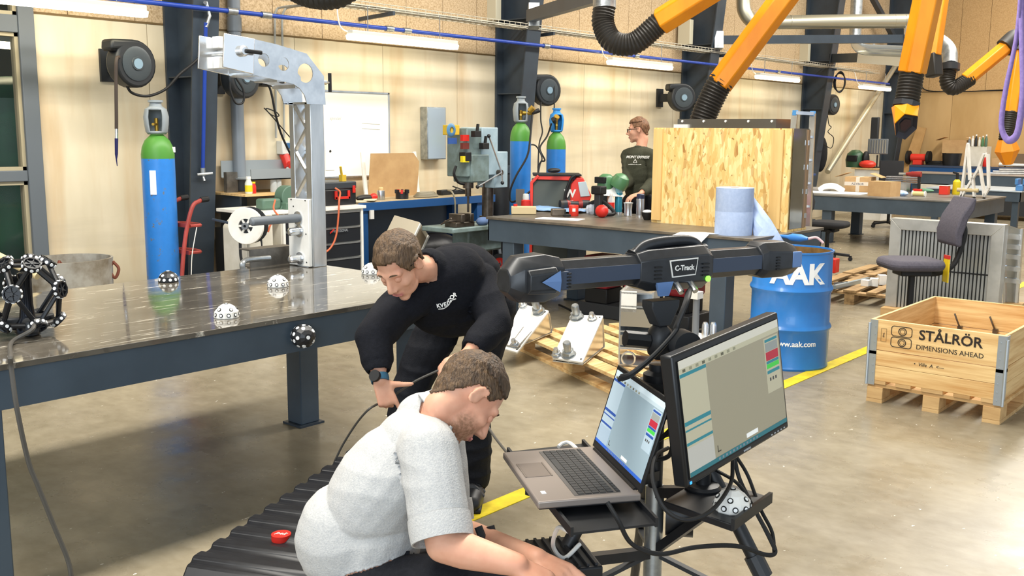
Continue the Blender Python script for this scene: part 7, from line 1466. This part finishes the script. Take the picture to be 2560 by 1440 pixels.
# ================================================================= people
import numpy as np
def cv(r, u, f): return (cR*r+cU*u+cF*f).normalized()
class Body:
    def __init__(s): s.pr = []; s.mb = MB()
    def cap(s, p, q, r0, r1, tag):
        p, q = V(p), V(q); d = (q-p); L = max(d.length, 1e-5); e = d/L; pts = []; rr = []
        for k in range(5): a = PI/2*k/4; pts.append(p-e*r0*math.cos(a)); rr.append(max(r0*math.sin(a), 1e-4))
        for k in range(5): a = PI/2*k/4; pts.append(q+e*r1*math.sin(a)); rr.append(max(r1*math.cos(a), 1e-4))
        s.mb.tube(pts, rr, 14); s.pr.append(('c', np.array(p), np.array(q), r0, r1, tag)); return s
    def ell(s, c, r, ax, tag):
        """ellipsoid with radii r along the three world axes ax"""
        rot = Mx((V(ax[0]), V(ax[1]), V(ax[2]))).transposed(); s.mb.ell(c, r, 20, 14, rot=rot); s.pr.append(('e', np.array(c), np.array(rot), np.array(r, float), 0, tag)); return s
    def chain(s, pts, rs, tag):
        for i in range(len(pts)-1): s.cap(pts[i], pts[i+1], rs[i], rs[i+1], tag)
        return s
    def mesh(s, voxel, it=4):
        me = bpy.data.meshes.new('b'); me.from_pydata(s.mb.v, [], s.mb.f); o = bpy.data.objects.new('b', me); COL.objects.link(o)
        r = o.modifiers.new('r', 'REMESH'); r.mode = 'VOXEL'; r.voxel_size = voxel; r.adaptivity = 0
        m = o.modifiers.new('s', 'SMOOTH'); m.factor = .5; m.iterations = it
        dg = bpy.context.evaluated_depsgraph_get(); dg.update(); out = bpy.data.meshes.new_from_object(o.evaluated_get(dg)); bpy.data.objects.remove(o)
        n = len(out.vertices); co = np.empty(n*3); out.vertices.foreach_get('co', co); co = co.reshape(-1, 3); no = np.empty(n*3); out.vertices.foreach_get('normal', no); no = no.reshape(-1, 3)
        fs = [tuple(p.vertices) for p in out.polygons]; bpy.data.meshes.remove(out)
        best = np.full(n, 1e9); tag = np.zeros(n, int); s.tags = []
        for pr in s.pr:
            if pr[0] == 'c':
                _, p, q, r0, r1, tg = pr; d = q-p; t = np.clip(((co-p)@d)/(d@d), 0, 1); dist = np.linalg.norm(co-(p+t[:, None]*d), axis=1)-(r0+(r1-r0)*t)
            else:
                _, c, rot, r, _, tg = pr; l = (co-c)@rot; k = np.linalg.norm(l/r, axis=1); dist = (k-1)*np.min(r)
            if tg not in s.tags: s.tags.append(tg)
            w = dist < best; best[w] = dist[w]; tag[w] = s.tags.index(tg)
        s.co, s.no, s.fs, s.tag = co, no, fs, tag; return s
    def body(s, name, m, par):
        me = bpy.data.meshes.new(name); inv = wm(par).inverted(); me.from_pydata([inv @ V(p) for p in s.co], [], s.fs); me.materials.append(m); me.polygons.foreach_set('use_smooth', [True]*len(me.polygons)); o = bpy.data.objects.new(name, me); COL.objects.link(o); o.parent = par; WM[o.name] = wm(par); return o
    def face_hair(s, o, h, amt, hs_=None):
        """vertex masks: beard on jaw, lips"""
        x, y, z = h.loc(s.co); sm = lambda a, b_, v: np.clip((v-a)/(b_-a), 0, 1)
        be = sm(-.03, -.062, z)*sm(-.0, .022, x)*sm(-.155, -.125, z)*s.sel('head'); lip = (1-sm(.018, .026, np.abs(y)))*(1-sm(.006, .012, np.abs(z+.07)))*sm(.07, .085, x); mus = (1-sm(.02, .03, np.abs(y)))*(1-sm(.004, .009, np.abs(z+.053)))*sm(.07, .08, x)
        be = np.maximum(be*(1-lip), mus)*amt
        at_ = o.data.attributes.new('beard', 'FLOAT', 'POINT'); at_.data.foreach_set('value', be.astype(np.float32)); l2 = o.data.attributes.new('lips', 'FLOAT', 'POINT'); l2.data.foreach_set('value', (lip*s.sel('head')).astype(np.float32))
    def shell(s, name, m, par, sel, off, wr=0, ws=9, th=.004, seed=0, grow=0, hairy=0):
        """garment or hair: the selected skin faces lifted off the body, with folds"""
        fs = [f for f in s.fs if sel[list(f)].all()]
        if not fs: return None
        idx = sorted({i for f in fs for i in f}); mp = {i: k for k, i in enumerate(idx)}; inv = wm(par).inverted(); vs = []
        for i in idx:
            p = V(s.co[i]); n = V(s.no[i]); d = off
            if wr:
                q = p*ws+V((seed, 0, 0)); a = mnoise.noise(q); b = mnoise.noise(V((q.x*.55, q.y*.55, q.z*1.9))+V((9, 4, seed))); d += wr*(a*.45+(1-abs(b)*2.2)*.55)
            if hairy: d += hairy*(mnoise.noise(p*70)*.5+mnoise.noise(p*28))
            vs.append(inv @ (p+n*d))
        me = bpy.data.meshes.new(name); me.from_pydata(vs, [], [tuple(mp[i] for i in f) for f in fs]); me.materials.append(m); me.polygons.foreach_set('use_smooth', [True]*len(me.polygons)); o = bpy.data.objects.new(name, me); COL.objects.link(o); o.parent = par; WM[o.name] = wm(par)
        if th: md = o.modifiers.new('th', 'SOLIDIFY'); md.thickness = th+off; md.offset = -1
        return o
    def sel(s, *tags): return np.isin(s.tag, [s.tags.index(t) for t in tags if t in s.tags])
class Head:
    def __init__(h, c, f, u, sc=1.0):
        h.f = V(f).normalized(); u = V(u); h.u = (u-h.f*u.dot(h.f)).normalized(); h.l = h.u.cross(h.f); h.c = V(c); h.s = sc
    def P(h, x, y, z): return h.c+(h.f*x+h.l*y+h.u*z)*h.s
    def loc(h, co): d = (co-np.array(h.c))/h.s; return d@np.array(h.f), d@np.array(h.l), d@np.array(h.u)
    def build(h, b):
        ax = (h.f, h.l, h.u); s = h.s
        E = lambda c, r, t='head', a=ax: b.ell(h.P(*c), tuple(k*s for k in r), a, t)
        E((-.015, 0, .03), (.098, .077, .09)); E((.035, 0, -.025), (.058, .06, .085)); E((.03, 0, -.082), (.052, .052, .034)); E((.066, 0, -.106), (.022, .024, .018)); E((-.04, 0, -.02), (.055, .058, .06))
        for k in (-1, 1):
            b.cap(h.P(.082, .012*k, .024), h.P(.07, .047*k, .022), .012*s, .011*s, 'head'); E((.056, .042*k, -.028), (.026, .02, .022)); E((.101, .011*k, -.038), (.011, .009, .008))
            a2 = ((h.f*.9+h.u*.35).normalized(), h.l, (h.u*.9-h.f*.35).normalized()); b.ell(h.P(-.01, .077*k, -.008), (.015*s, .008*s, .028*s), a2, 'ear'); er = [h.P(-.01-.016*math.cos(q)+.006*math.sin(q), (.084+.003*math.sin(q))*k, -.006+.029*math.sin(q)) for q in (-1.9, -1.2, -.5, .2, .9, 1.6, 2.2, 2.7)]
            b.chain(er, [.0065*s, .006*s, .0052*s, .0052*s, .0052*s, .0055*s, .005*s, .004*s], 'ear')
        b.cap(h.P(.088, 0, .014), h.P(.114, 0, -.03), .009*s, .0125*s, 'head')
        E((.086, 0, -.064), (.013, .024, .007)); E((.084, 0, -.077), (.013, .021, .008)); E((.072, 0, -.07), (.02, .03, .022))
    def extras(h, par, hair, iris='#4a5a62', glasses=False, shut=False):
        for k in (-1, 1):
            e = MB().ell(h.P(.074, .031*k, .0), .0125*h.s, 12, 8).build('eye', mat('eye_white', '#e6e0da', .3), par); MB().cyl(h.P(.083, .031*k, -.001), h.P(.0868, .031*k, -.0015), .0058*h.s, n=12).build('iris', mat('iris', iris, .2), e)
            MB().tube([h.P(.0885, .014*k, .027), h.P(.0875, .03*k, .031), h.P(.076, .047*k, .024)], [.003*h.s, .0036*h.s, .002*h.s], 6).build('eyebrow', hair, par)
            if shut: MB().ell(h.P(.0755, .031*k, .0005), .0136*h.s, 14, 10).build('eyelid', MATS['skin'], par)
            else: MB().tube([h.P(.081, .019*k, .004), h.P(.0855, .031*k, .0085), h.P(.077, .044*k, .003)], .0028*h.s, 6).build('eyelid', MATS['skin'], par)
        MB().tube([h.P(.093, -.022, -.07), h.P(.1, 0, -.0695), h.P(.093, .022, -.07)], .0035*h.s, 6).build('lip_line', mat('lip', '#b5736a', .5), par)
        if glasses:
            g = MB()
            for k in (-1, 1):
                g.tube([h.P(.104, .033*k+.025*math.cos(a), -.001+.018*math.sin(a)) for a in [i*PI/6 for i in range(12)]], .0028, 6, closed=True); g.tube([h.P(.102, .058*k, .004), h.P(.05, .078*k, .004), h.P(-.015, .084*k, .002)], .003, 6)
            g.tube([h.P(.106, -.008, .003), h.P(.108, .008, .003)], .0025, 6); g.build('glasses', M_rub, par)
def hairsel(h, b, hl=.075, side=.02, back=-.075, temple=.045, b0=-.03, bw=.045):
    x, y, z = h.loc(b.co); r = np.sqrt(x*x+y*y+z*z)
    line = np.where(x > .055, hl-.0*(x-.055), np.where(x > .0, side+(hl-side)*np.clip((x-temple)/.03, 0, 1), np.where(x > b0, side, side+(back-side)*np.clip((b0-x)/bw, 0, 1))))
    return (z > line) & (r < .17) & b.sel('head', 'ear', 'neck') & ~((np.abs(y) > .082) & (z < .02))
def hand(b, w, d, bk, thumb_side, curls, tag='hand', thumb=((.03, .034, -.004), (.06, .058, -.01), (.09, .07, -.016)), s=1.0, spread=1.0):
    """d: towards fingers, bk: back of hand normal, thumb_side: +1 if thumb lies at d x bk side"""
    d = V(d).normalized(); bk = V(bk); bk = (bk-d*bk.dot(d)).normalized(); sd = d.cross(bk)*thumb_side
    P = lambda x, y, z: V(w)+(d*x+sd*y+bk*z)*s
    b.ell(P(.05, 0, -.002), (.052*s, .036*s, .016*s), (d, sd, bk), tag)
    ys = (.03, .0105, -.01, -.029); ls = (.95, 1.05, .98, .78)
    for i in range(4):
        b.cap(P(.01, ys[i]*.6, 0), P(.094-.006*(i == 3), ys[i], .002), .014*s, .0105*s, tag)
        p = P(.094-.006*(i == 3), ys[i], .002); a = 0; c = curls[i]; r = .0095*s
        for k, L in enumerate((.044, .027, .021)):
            a += c[k]; dd = d*math.cos(a)-bk*math.sin(a)+sd*(.06*(1.5-i)*spread*math.cos(a)); q = p+dd.normalized()*L*ls[i]*s; b.cap(p, q, r, r*.92, tag); p = q; r *= .92
    t = [P(*q) for q in thumb]; b.cap(P(.012, .012, -.002), t[0], .016*s, .0145*s, tag); b.cap(t[0], t[1], .0145*s, .0115*s, tag); b.cap(t[1], t[2], .0115*s, .009*s, tag)
def torso(b, pel, che, upp, sL, sR, wid=1.0, tag='top', hip='legs', nf=None):
    pel, che, upp, sL, sR = map(V, (pel, che, upp, sL, sR)); lat = (sL-sR).normalized()
    up = (upp-pel).normalized(); fr = lat.cross(up).normalized(); lt = up.cross(fr)
    up2 = (upp-che).normalized(); fr2 = lat.cross(up2).normalized(); lt2 = up2.cross(fr2)
    w = pel.lerp(che, .5); b.ell(pel, (.17*wid, .135*wid, .14), (lt, fr, up), hip)
    b.ell(w, (.16*wid, .125*wid, .19), (lt, fr, up), tag); b.ell(che, (.175*wid, .132*wid, .2), (lt2, fr2, up2), tag); b.ell(upp-up2*.03, (.17*wid, .105*wid, .1), (lt2, fr2, up2), tag)
    for s_ in (sL, sR): b.cap(upp, s_, .08*wid, .072*wid, tag)
M_skin = mat('skin', '#dba88c', .5, c2='#cf957a', scale=9, spec=.35); M_skin.node_tree.nodes['Principled BSDF'].inputs['Subsurface Weight'].default_value = .08
M_skin.node_tree.nodes['Principled BSDF'].inputs['Subsurface Radius'].default_value = (.01, .004, .002)
def skin_extra():
    N = M_skin.node_tree.nodes; L = M_skin.node_tree.links; b = N['Principled BSDF']; src = b.inputs['Base Color'].links[0].from_socket
    for an, colr, nzs in (('lips', '#b8746a', 0), ('beard', '#7d5a42', 130)):
        a = N.new('ShaderNodeAttribute'); a.attribute_name = an; f = a.outputs['Fac']; mx = N.new('ShaderNodeMix'); mx.data_type = 'RGBA'
        if nzs:
            tc = N.new('ShaderNodeTexCoord'); n = N.new('ShaderNodeTexNoise'); n.inputs['Scale'].default_value = nzs; n.inputs['Detail'].default_value = 4; L.new(tc.outputs['Object'], n.inputs['Vector']); mr = N.new('ShaderNodeMapRange'); mr.inputs[1].default_value = .3; mr.inputs[2].default_value = .6; mr.inputs[3].default_value = .55; mr.inputs[4].default_value = 1.1; L.new(n.outputs['Fac'], mr.inputs[0]); mu = N.new('ShaderNodeMath'); mu.operation = 'MULTIPLY'; mu.use_clamp = True; L.new(f, mu.inputs[0]); L.new(mr.outputs[0], mu.inputs[1]); f = mu.outputs[0]
        L.new(f, mx.inputs[0]); L.new(src, mx.inputs[6]); mx.inputs[7].default_value = lin(colr); src = mx.outputs[2]
    L.new(src, b.inputs['Base Color'])
skin_extra()
def hairmat(n, a, c): return mat(n, a, .55, c2=c, scale=90, detail=6, stretch=(1, 1, .22), bump=.8, bscale=170)
M_hair1 = hairmat('hair_brown', '#6e553c', '#3f2f21'); M_hair2 = hairmat('hair_dark_brown', '#5a4532', '#32261b'); M_hair3 = hairmat('hair_auburn', '#8a6244', '#5c3f2a')
def cloth(n, a, c, sc=90, b=.25, r=.9): return mat(n, a, r, c2=c, scale=sc, detail=5, bump=b, bscale=240, spec=.2)
M_polo = cloth('grey_melange', '#bebdba', '#aeaeae', 170); M_swe = cloth('black_sweater', '#14151a', '#191a20'); M_trs = cloth('black_trousers', '#15161b', '#1c1d22', r=.75); M_grn = cloth('olive_shirt', '#46473a', '#3d3e32'); M_shoe = mat('black_shoe', '#1a1b1e', .45)

# ---------------------------------------------------------------- kneeling man in the grey polo shirt
b = Body()
pel, che, upp = dep(905, 1475, 2.80), dep(965, 1215, 2.78), dep(1052, 1100, 2.82); nb = dep(1110, 1026, 2.81); hc = dep(1172, 990, 2.80)
sR, sL = dep(1072, 1128, 2.63), dep(1092, 1085, 3.0)
torso(b, pel, che, upp, sL, sR, 1.02)
b.ell(dep(880, 1340, 2.78), (.15, .15, .15), (cR, cU, cF), 'top')
eR, wR = dep(1108, 1362, 2.53), dep(1292, 1412, 2.47); eL, wL = dep(1120, 1325, 2.95), dep(1345, 1398, 2.66)
for S_, E_2, W_ in ((sR, eR, wR), (sL, eL, wL)):
    c = S_.lerp(E_2, .66); b.cap(S_, c, .074, .070, 'top'); b.chain([S_.lerp(E_2, .5), E_2], [.052, .046], 'arm'); m_ = E_2.lerp(W_, .3); b.chain([E_2, m_, W_], [.046, .047, .03], 'arm')
H2 = Head(hc, cv(.47, -.76, .2), cv(.47, .75, .33), 1.02); H2.build(b)
b.chain([H2.P(-.02, 0, -.045), H2.P(-.025, 0, -.085), nb], [.056, .052, .052], 'neck'); b.cap(nb.lerp(upp, .42), upp, .064, .085, 'top'); b.ell(dep(1062, 1048, 2.84), (.075, .07, .08), (cR, cU, cF), 'top')
hR = dep(1360, 1452, 2.47)-wR; hand(b, wR, hR, cv(.25, .85, -.5), 1, [(.5, .7, .4)]*4, thumb=((.035, .03, -.012), (.07, .04, -.03), (.095, .038, -.045)))
hL = dep(1405, 1432, 2.6)-wL; hand(b, wL, hL, cv(.1, .8, -.55), -1, [(.35, .4, .3), (.7, .9, .6), (.9, 1.0, .6), (1.0, 1.0, .6)], thumb=((.035, .034, -.016), (.065, .045, -.03), (.09, .045, -.04)))
kR = dep(1235, 1462, 2.62); kL = dep(1180, 1440, 3.0); hpR = dep(930, 1490, 2.68); hpL = dep(960, 1470, 2.95)
for hp, k in ((hpR, kR), (hpL, kL)):
    b.chain([hp, hp.lerp(k, .5), k], [.095, .088, .066], 'legs'); an = V((k.x-.14, k.y+.02, .09)); b.chain([k, k.lerp(an, .4), an], [.066, .06, .045], 'legs'); ft = an+V((.16, -.05, -.045)); b.chain([an-V((0, 0, .04)), ft], [.045, .04], 'shoe')
b.mesh(.0058)
t = thing('person', 'crouching person in a light grey polo shirt reaching under the laptop', 'person', (pel.x, pel.y, 0))
bo = b.body('body', M_skin, t)
x, y, z = H2.loc(b.co); b.face_hair(bo, H2, .8, hs_=None)
shirt = b.shell('polo_shirt', M_polo, t, b.sel('top'), .008, .006, 8, .004, 3)
b.shell('trousers', M_trs, t, b.sel('legs'), .006, .008, 9, .004, 5); b.shell('shoes', M_shoe, t, b.sel('shoe'), .006, 0, 9, .003)
hs = hairsel(H2, b, hl=.078, side=.012, back=-.12, temple=.03, b0=-.028, bw=.06)
b.shell('hair', M_hair1, t, hs, .006, 0, 9, .003, hairy=.0045)
tp = (z > .055) & b.sel('head') & (x > -.06); b.shell('hair_top', M_hair2, t, tp & hs, .013, 0, 9, .012, hairy=.005)
be = None; be_ = (x > .0) & (z < -.052) & (z > -.14) & b.sel('head') & ~((z > -.085) & (z < -.055) & (np.abs(y) < .026) & (x > .08)) & ((x < .07) | (z < -.056))
H2.extras(t, M_hair2, shut=True)
# polo collar
col = MB(); ring = []
n0 = cv(.76, .62, .12); cc = nb+n0*.0; ex_ = (H2.l-n0*H2.l.dot(n0)).normalized(); ey_ = n0.cross(ex_)
vs = []
for i in range(24):
    a = 2*PI*i/24; d = ex_*math.cos(a)*1.02+ey_*math.sin(a); vs += [cc+d*.06+n0*.03, cc+d*.068+n0*.004, cc+d*.082-n0*.03]
col.add(vs, [(3*i+k, 3*((i+1) % 24)+k, 3*((i+1) % 24)+k+1, 3*i+k+1) for i in range(24) for k in range(2)]); col.build('collar', M_polo, t, solid=.005, sub=1)
# sleeve hem
for S_, E_2 in ((sR, eR), (sL, eL)):
    c = S_.lerp(E_2, .66); d = (E_2-S_).normalized(); m = MB(); m.lathe([(.082, -.0), (.083, .03), (.081, .062), (.076, .062), (.076, .0)], c-d*-.012, d, n=28, closed=True); m.build('sleeve_hem', M_polo, t)
# ---------------------------------------------------------------- bent man in the black sweater
b = Body()
pel = V((3.27, 3.05, .95)); che, upp = dep(1118, 728, 4.14), dep(1098, 690, 4.05); nb = dep(1072, 672, 3.99); hc = dep(998, 660, 3.80)
sL, sR = dep(1196, 706, 4.16), dep(988, 778, 3.98)
torso(b, pel, che, upp, sL, sR, 1.05); b.ell(dep(1150, 690, 4.25), (.17, .13, .15), (cR, cU, cF), 'top'); b.ell(dep(1130, 760, 4.2), (.16, .13, .14), (cR, cU, cF), 'top')
eL, wL = dep(1238, 808, 4.02), dep(1168, 886, 3.86); eR, wR = dep(935, 842, 3.82), dep(950, 950, 3.74)
for S_, E_2, W_ in ((sR, eR, wR), (sL, eL, wL)):
    b.chain([S_, S_.lerp(E_2, .5), E_2, E_2.lerp(W_, .45), W_-(W_-E_2).normalized()*.065], [.074, .068, .062, .054, .041], 'top'); b.cap(W_-(W_-E_2).normalized()*.08, W_, .03, .027, 'hand')
H1 = Head(hc, cv(-.32, -.74, -.55), cv(-.41, .54, -.72), 1.02); H1.build(b)
b.chain([H1.P(-.035, 0, -.05), H1.P(-.05, 0, -.09), nb], [.056, .054, .055], 'neck'); b.cap(nb.lerp(upp, .1)+cU*.01, upp, .066, .09, 'top')
hand(b, wR, dep(972, 1012, 3.74)-wR, cv(.1, .25, -.95), -1, [(.15, .1, .05), (1.2, 1.4, .8), (1.3, 1.4, .8), (1.4, 1.4, .8)], thumb=((.03, .036, -.0), (.045, .075, .0), (.055, .108, .002)))
hand(b, wL, dep(1135, 905, 3.82)-wL, cv(.0, .8, -.5), -1, [(.6, .7, .4)]*4)
for s_, (fx, fy) in ((1, (3.2, 2.93)), (-1, (3.0, 3.17))):
    hp = pel+V((.1*s_*.65, -.1*s_*.76, -.05)); kn = V((fx+.03, fy+.06, .5)); an = V((fx+.05, fy+.08, .1)); b.chain([hp, hp.lerp(kn, .5), kn], [.1, .09, .072], 'legs'); b.chain([kn, kn.lerp(an, .4), an], [.072, .074, .07], 'legs')
    d = V((-.75, -.6, 0)).normalized(); b.chain([an+V((0, 0, -.02)), V((an.x, an.y, .05)), V((an.x, an.y, .045))+d*.12, V((an.x, an.y, .04))+d*.17], [.045, .048, .048, .038], 'shoe')
b.mesh(.0065)
t = thing('person', 'person in black sweater and trousers bending over the table end', 'person', (pel.x, pel.y, 0)); b.face_hair(b.body('body', M_skin, t), H1, .12)
b.shell('sweater', M_swe, t, b.sel('top'), .009, .011, 7, .004, 11); b.shell('trousers', M_trs, t, b.sel('legs'), .006, .012, 8, .004, 2); b.shell('shoes', M_shoe, t, b.sel('shoe'), .007, 0, 9, .003)
b.shell('hair', M_hair1, t, hairsel(H1, b, hl=.068, side=.0, back=-.06, temple=.035), .011, 0, 9, .008, hairy=.0042); H1.extras(t, M_hair1, shut=True)
for s_, (fx, fy) in ((1, (3.2, 2.93)),):
    an = V((fx+.05, fy+.08, 0)); d = V((-.75, -.6, 0)).normalized(); sd = V((d.y, -d.x, 0))
    for k in (.06, .11): MB().tube(bez([an+d*k+sd*.05+V((0, 0, .05)), an+d*k+V((0, 0, .105-.1*(k-.06))), an+d*k-sd*.05+V((0, 0, .05))]), .014, 6).build('shoe_strap', M_dark, t)
    MB().bar(an-d*.03+V((0, 0, .012)), an+d*.2+V((0, 0, .012)), .095, .024).build('sole', M_rub, t, bevel=.01)
wt = wR-(wR-eR).normalized()*.006; dv = (wR-eR).normalized(); MB().lathe([(.034, -.014), (.036, 0), (.034, .014), (.03, .014), (.03, -.014)], wt, dv, n=22, closed=True).build('watch_strap', mat('watch_blue', '#26536b', .5), t)
wn = cv(-.3, .0, -1); wn = (wn-dv*wn.dot(dv)).normalized(); MB().cyl(wt+wn*.03, wt+wn*.044, .022, n=20).build('watch_case', M_rub, t)
Fl = frame(dep(1082, 764, 3.93), cv(.95, .32, .1), cU)
def logo():
    fr = cv(-.1, -.1, -1); base = None
    P0 = [(0, 0), (.018, .002), (.034, .006), (.046, .011), (.056, .022), (.068, .036), (.082, .046)]
    for ch, (u_, v_) in zip('KVEIGOR', P0):
        p = dep(1096+u_*500, 765-v_*600, 3.9); q = p; text(ch, .022, M_white, t, Mx.Translation(surf(p)) @ Mx((cR, cU, -cF)).transposed().to_4x4() @ Mx.Rotation(.2, 4, 'Z'), name='logo_letter', bold=.0008)
    MB().tube(bez([surf(dep(1096, 773, 3.9)), surf(dep(1110, 771, 3.9)), surf(dep(1122, 762, 3.9)), surf(dep(1128, 752, 3.9)), surf(dep(1140, 747, 3.9))], 5), .0022, 5).build('logo_wave', M_white, t)
def surf(p):
    """drop a point along the view ray onto the front of the sweater"""
    d = (V(p)-CAM).normalized(); co = b.co-np.array(CAM); tt = co@np.array(d); dist = np.linalg.norm(co-tt[:, None]*np.array(d), axis=1); k = dist < .02
    return CAM+d*(float(tt[k].min())-.022) if k.any() else V(p)
logo()
# black lead that he holds
cable([dep(838, 1150, 4.0), dep(858, 1110, 3.95), dep(890, 1060, 3.85), dep(920, 1025, 3.76), dep(948, 1008, 3.79), dep(985, 988, 3.82), dep(1040, 952, 3.82), dep(1100, 924, 3.82), dep(1150, 900, 3.84)], .0045, 'thin black lead running through the bent man\'s hands', Mcab)
cable([dep(1216, 1060, 3.6), dep(1235, 1090, 3.4), dep(1262, 1125, 3.2), dep(1285, 1150, 3.0)], .0045, 'thin grey lead passing behind the kneeling man towards the laptop', Mcab)
# ---------------------------------------------------------------- standing man behind the middle table
b = Body(); B0 = V((8.44, 5.74, 0))+V((cR.x, cR.y, 0))*.16; tf = (cR*-.8-V((cF.x, cF.y, 0))*.6); tf.z = 0; tf.normalize(); lf = V((0, 0, 1)).cross(tf)
pel, che, upp = B0+V((0, 0, .98)), B0+V((0, 0, 1.3))+tf*.02, B0+V((0, 0, 1.48)); sL, sR = upp+lf*.18-V((0, 0, .03)), upp-lf*.18-V((0, 0, .03))
torso(b, pel, che, upp, sL, sR, .95); hc = dep(1595, 325, (upp-CAM).dot(cF)); H3 = Head(hc, cv(-.96, -.06, .2), cv(-.03, 1, -.05), 1.0); H3.build(b); nb = upp+V((0, 0, .04)); b.chain([H3.P(-.035, 0, -.05), H3.P(-.045, 0, -.09), nb], [.056, .055, .056], 'neck'); b.cap(nb, upp, .062, .08, 'top')
zc_ = (upp-CAM).dot(cF); eL, wL = dep(1634, 455, zc_-.12), dep(1602, 484, zc_-.32); eR, wR = dep(1572, 455, zc_-.05), dep(1543, 474, zc_-.28)
for S_, E_2, W_ in ((sR, eR, wR), (sL, eL, wL)): b.chain([S_, E_2, W_-(W_-E_2).normalized()*.06], [.066, .054, .04], 'top'); b.cap(W_-(W_-E_2).normalized()*.05, W_, .028, .026, 'hand')
hand(b, wL, dep(1570, 494, zc_-.36)-wL, cv(0, .9, -.3), 1, [(.4, .4, .3)]*4); hand(b, wR, dep(1522, 486, zc_-.34)-wR, cv(0, .9, -.3), -1, [(.4, .5, .3)]*4)
for s_ in (1, -1):
    hp = pel+lf*.1*s_; kn = B0+lf*.12*s_+V((0, 0, .52)); an = B0+lf*.13*s_+V((0, 0, .1)); b.chain([hp, kn, an], [.1, .072, .055], 'legs'); b.chain([an-V((0, 0, .05)), an+tf*.17-V((0, 0, .06))], [.045, .038], 'shoe')
b.mesh(.0075)
t = thing('person', 'standing person with glasses in an olive printed shirt behind the middle table', 'person', B0); b.face_hair(b.body('body', M_skin, t), H3, .3)
b.shell('shirt', M_grn, t, b.sel('top'), .008, .009, 7, .004, 21); b.shell('trousers', M_trs, t, b.sel('legs'), .006, .008, 8, .004, 2); b.shell('shoes', M_shoe, t, b.sel('shoe'), .007, 0, 9, .003)
b.shell('hair', M_hair3, t, hairsel(H3, b, hl=.075, side=.015, back=-.06, temple=.03), .008, 0, 9, .006, hairy=.004); x, y, z = H3.loc(b.co); b.shell('hair_top', M_hair3, t, (z > .065) & b.sel('head') & (x > -.05), .016, 0, 9, .014, hairy=.006); H3.extras(t, M_hair3, glasses=True)
FA = lambda x, y: Mx.Translation(surf(dep(x, y, 9.9))-cF*.03) @ frame((0, 0, 0), (lf+cR*1.2).normalized(), (0, 0, 1))
text('MONT EXPRESS', .034, M_white, t, FA(1593, 394), shear=.3, bold=.001, d=.004); text('△', .05, M_white, t, FA(1587, 404), d=.004); text('established in the south', .014, M_white, t, FA(1586, 412), d=.004)
q = dep(1532, 478, zc_-.36); t2 = thing('booklet', 'red and white booklet held by the standing man', 'booklet', q-V((0, 0, .02))); MB(frame(q, cv(1, -.05, .2), cv(.1, .8, .6))).box((0, 0, 0), (.2, .13, .004)).build('page', M_paper, t2); MB(frame(q, cv(1, -.05, .2), cv(.1, .8, .6))).box((.0, .075, .0), (.2, .02, .006)).build('cover_band', M_red, t2)
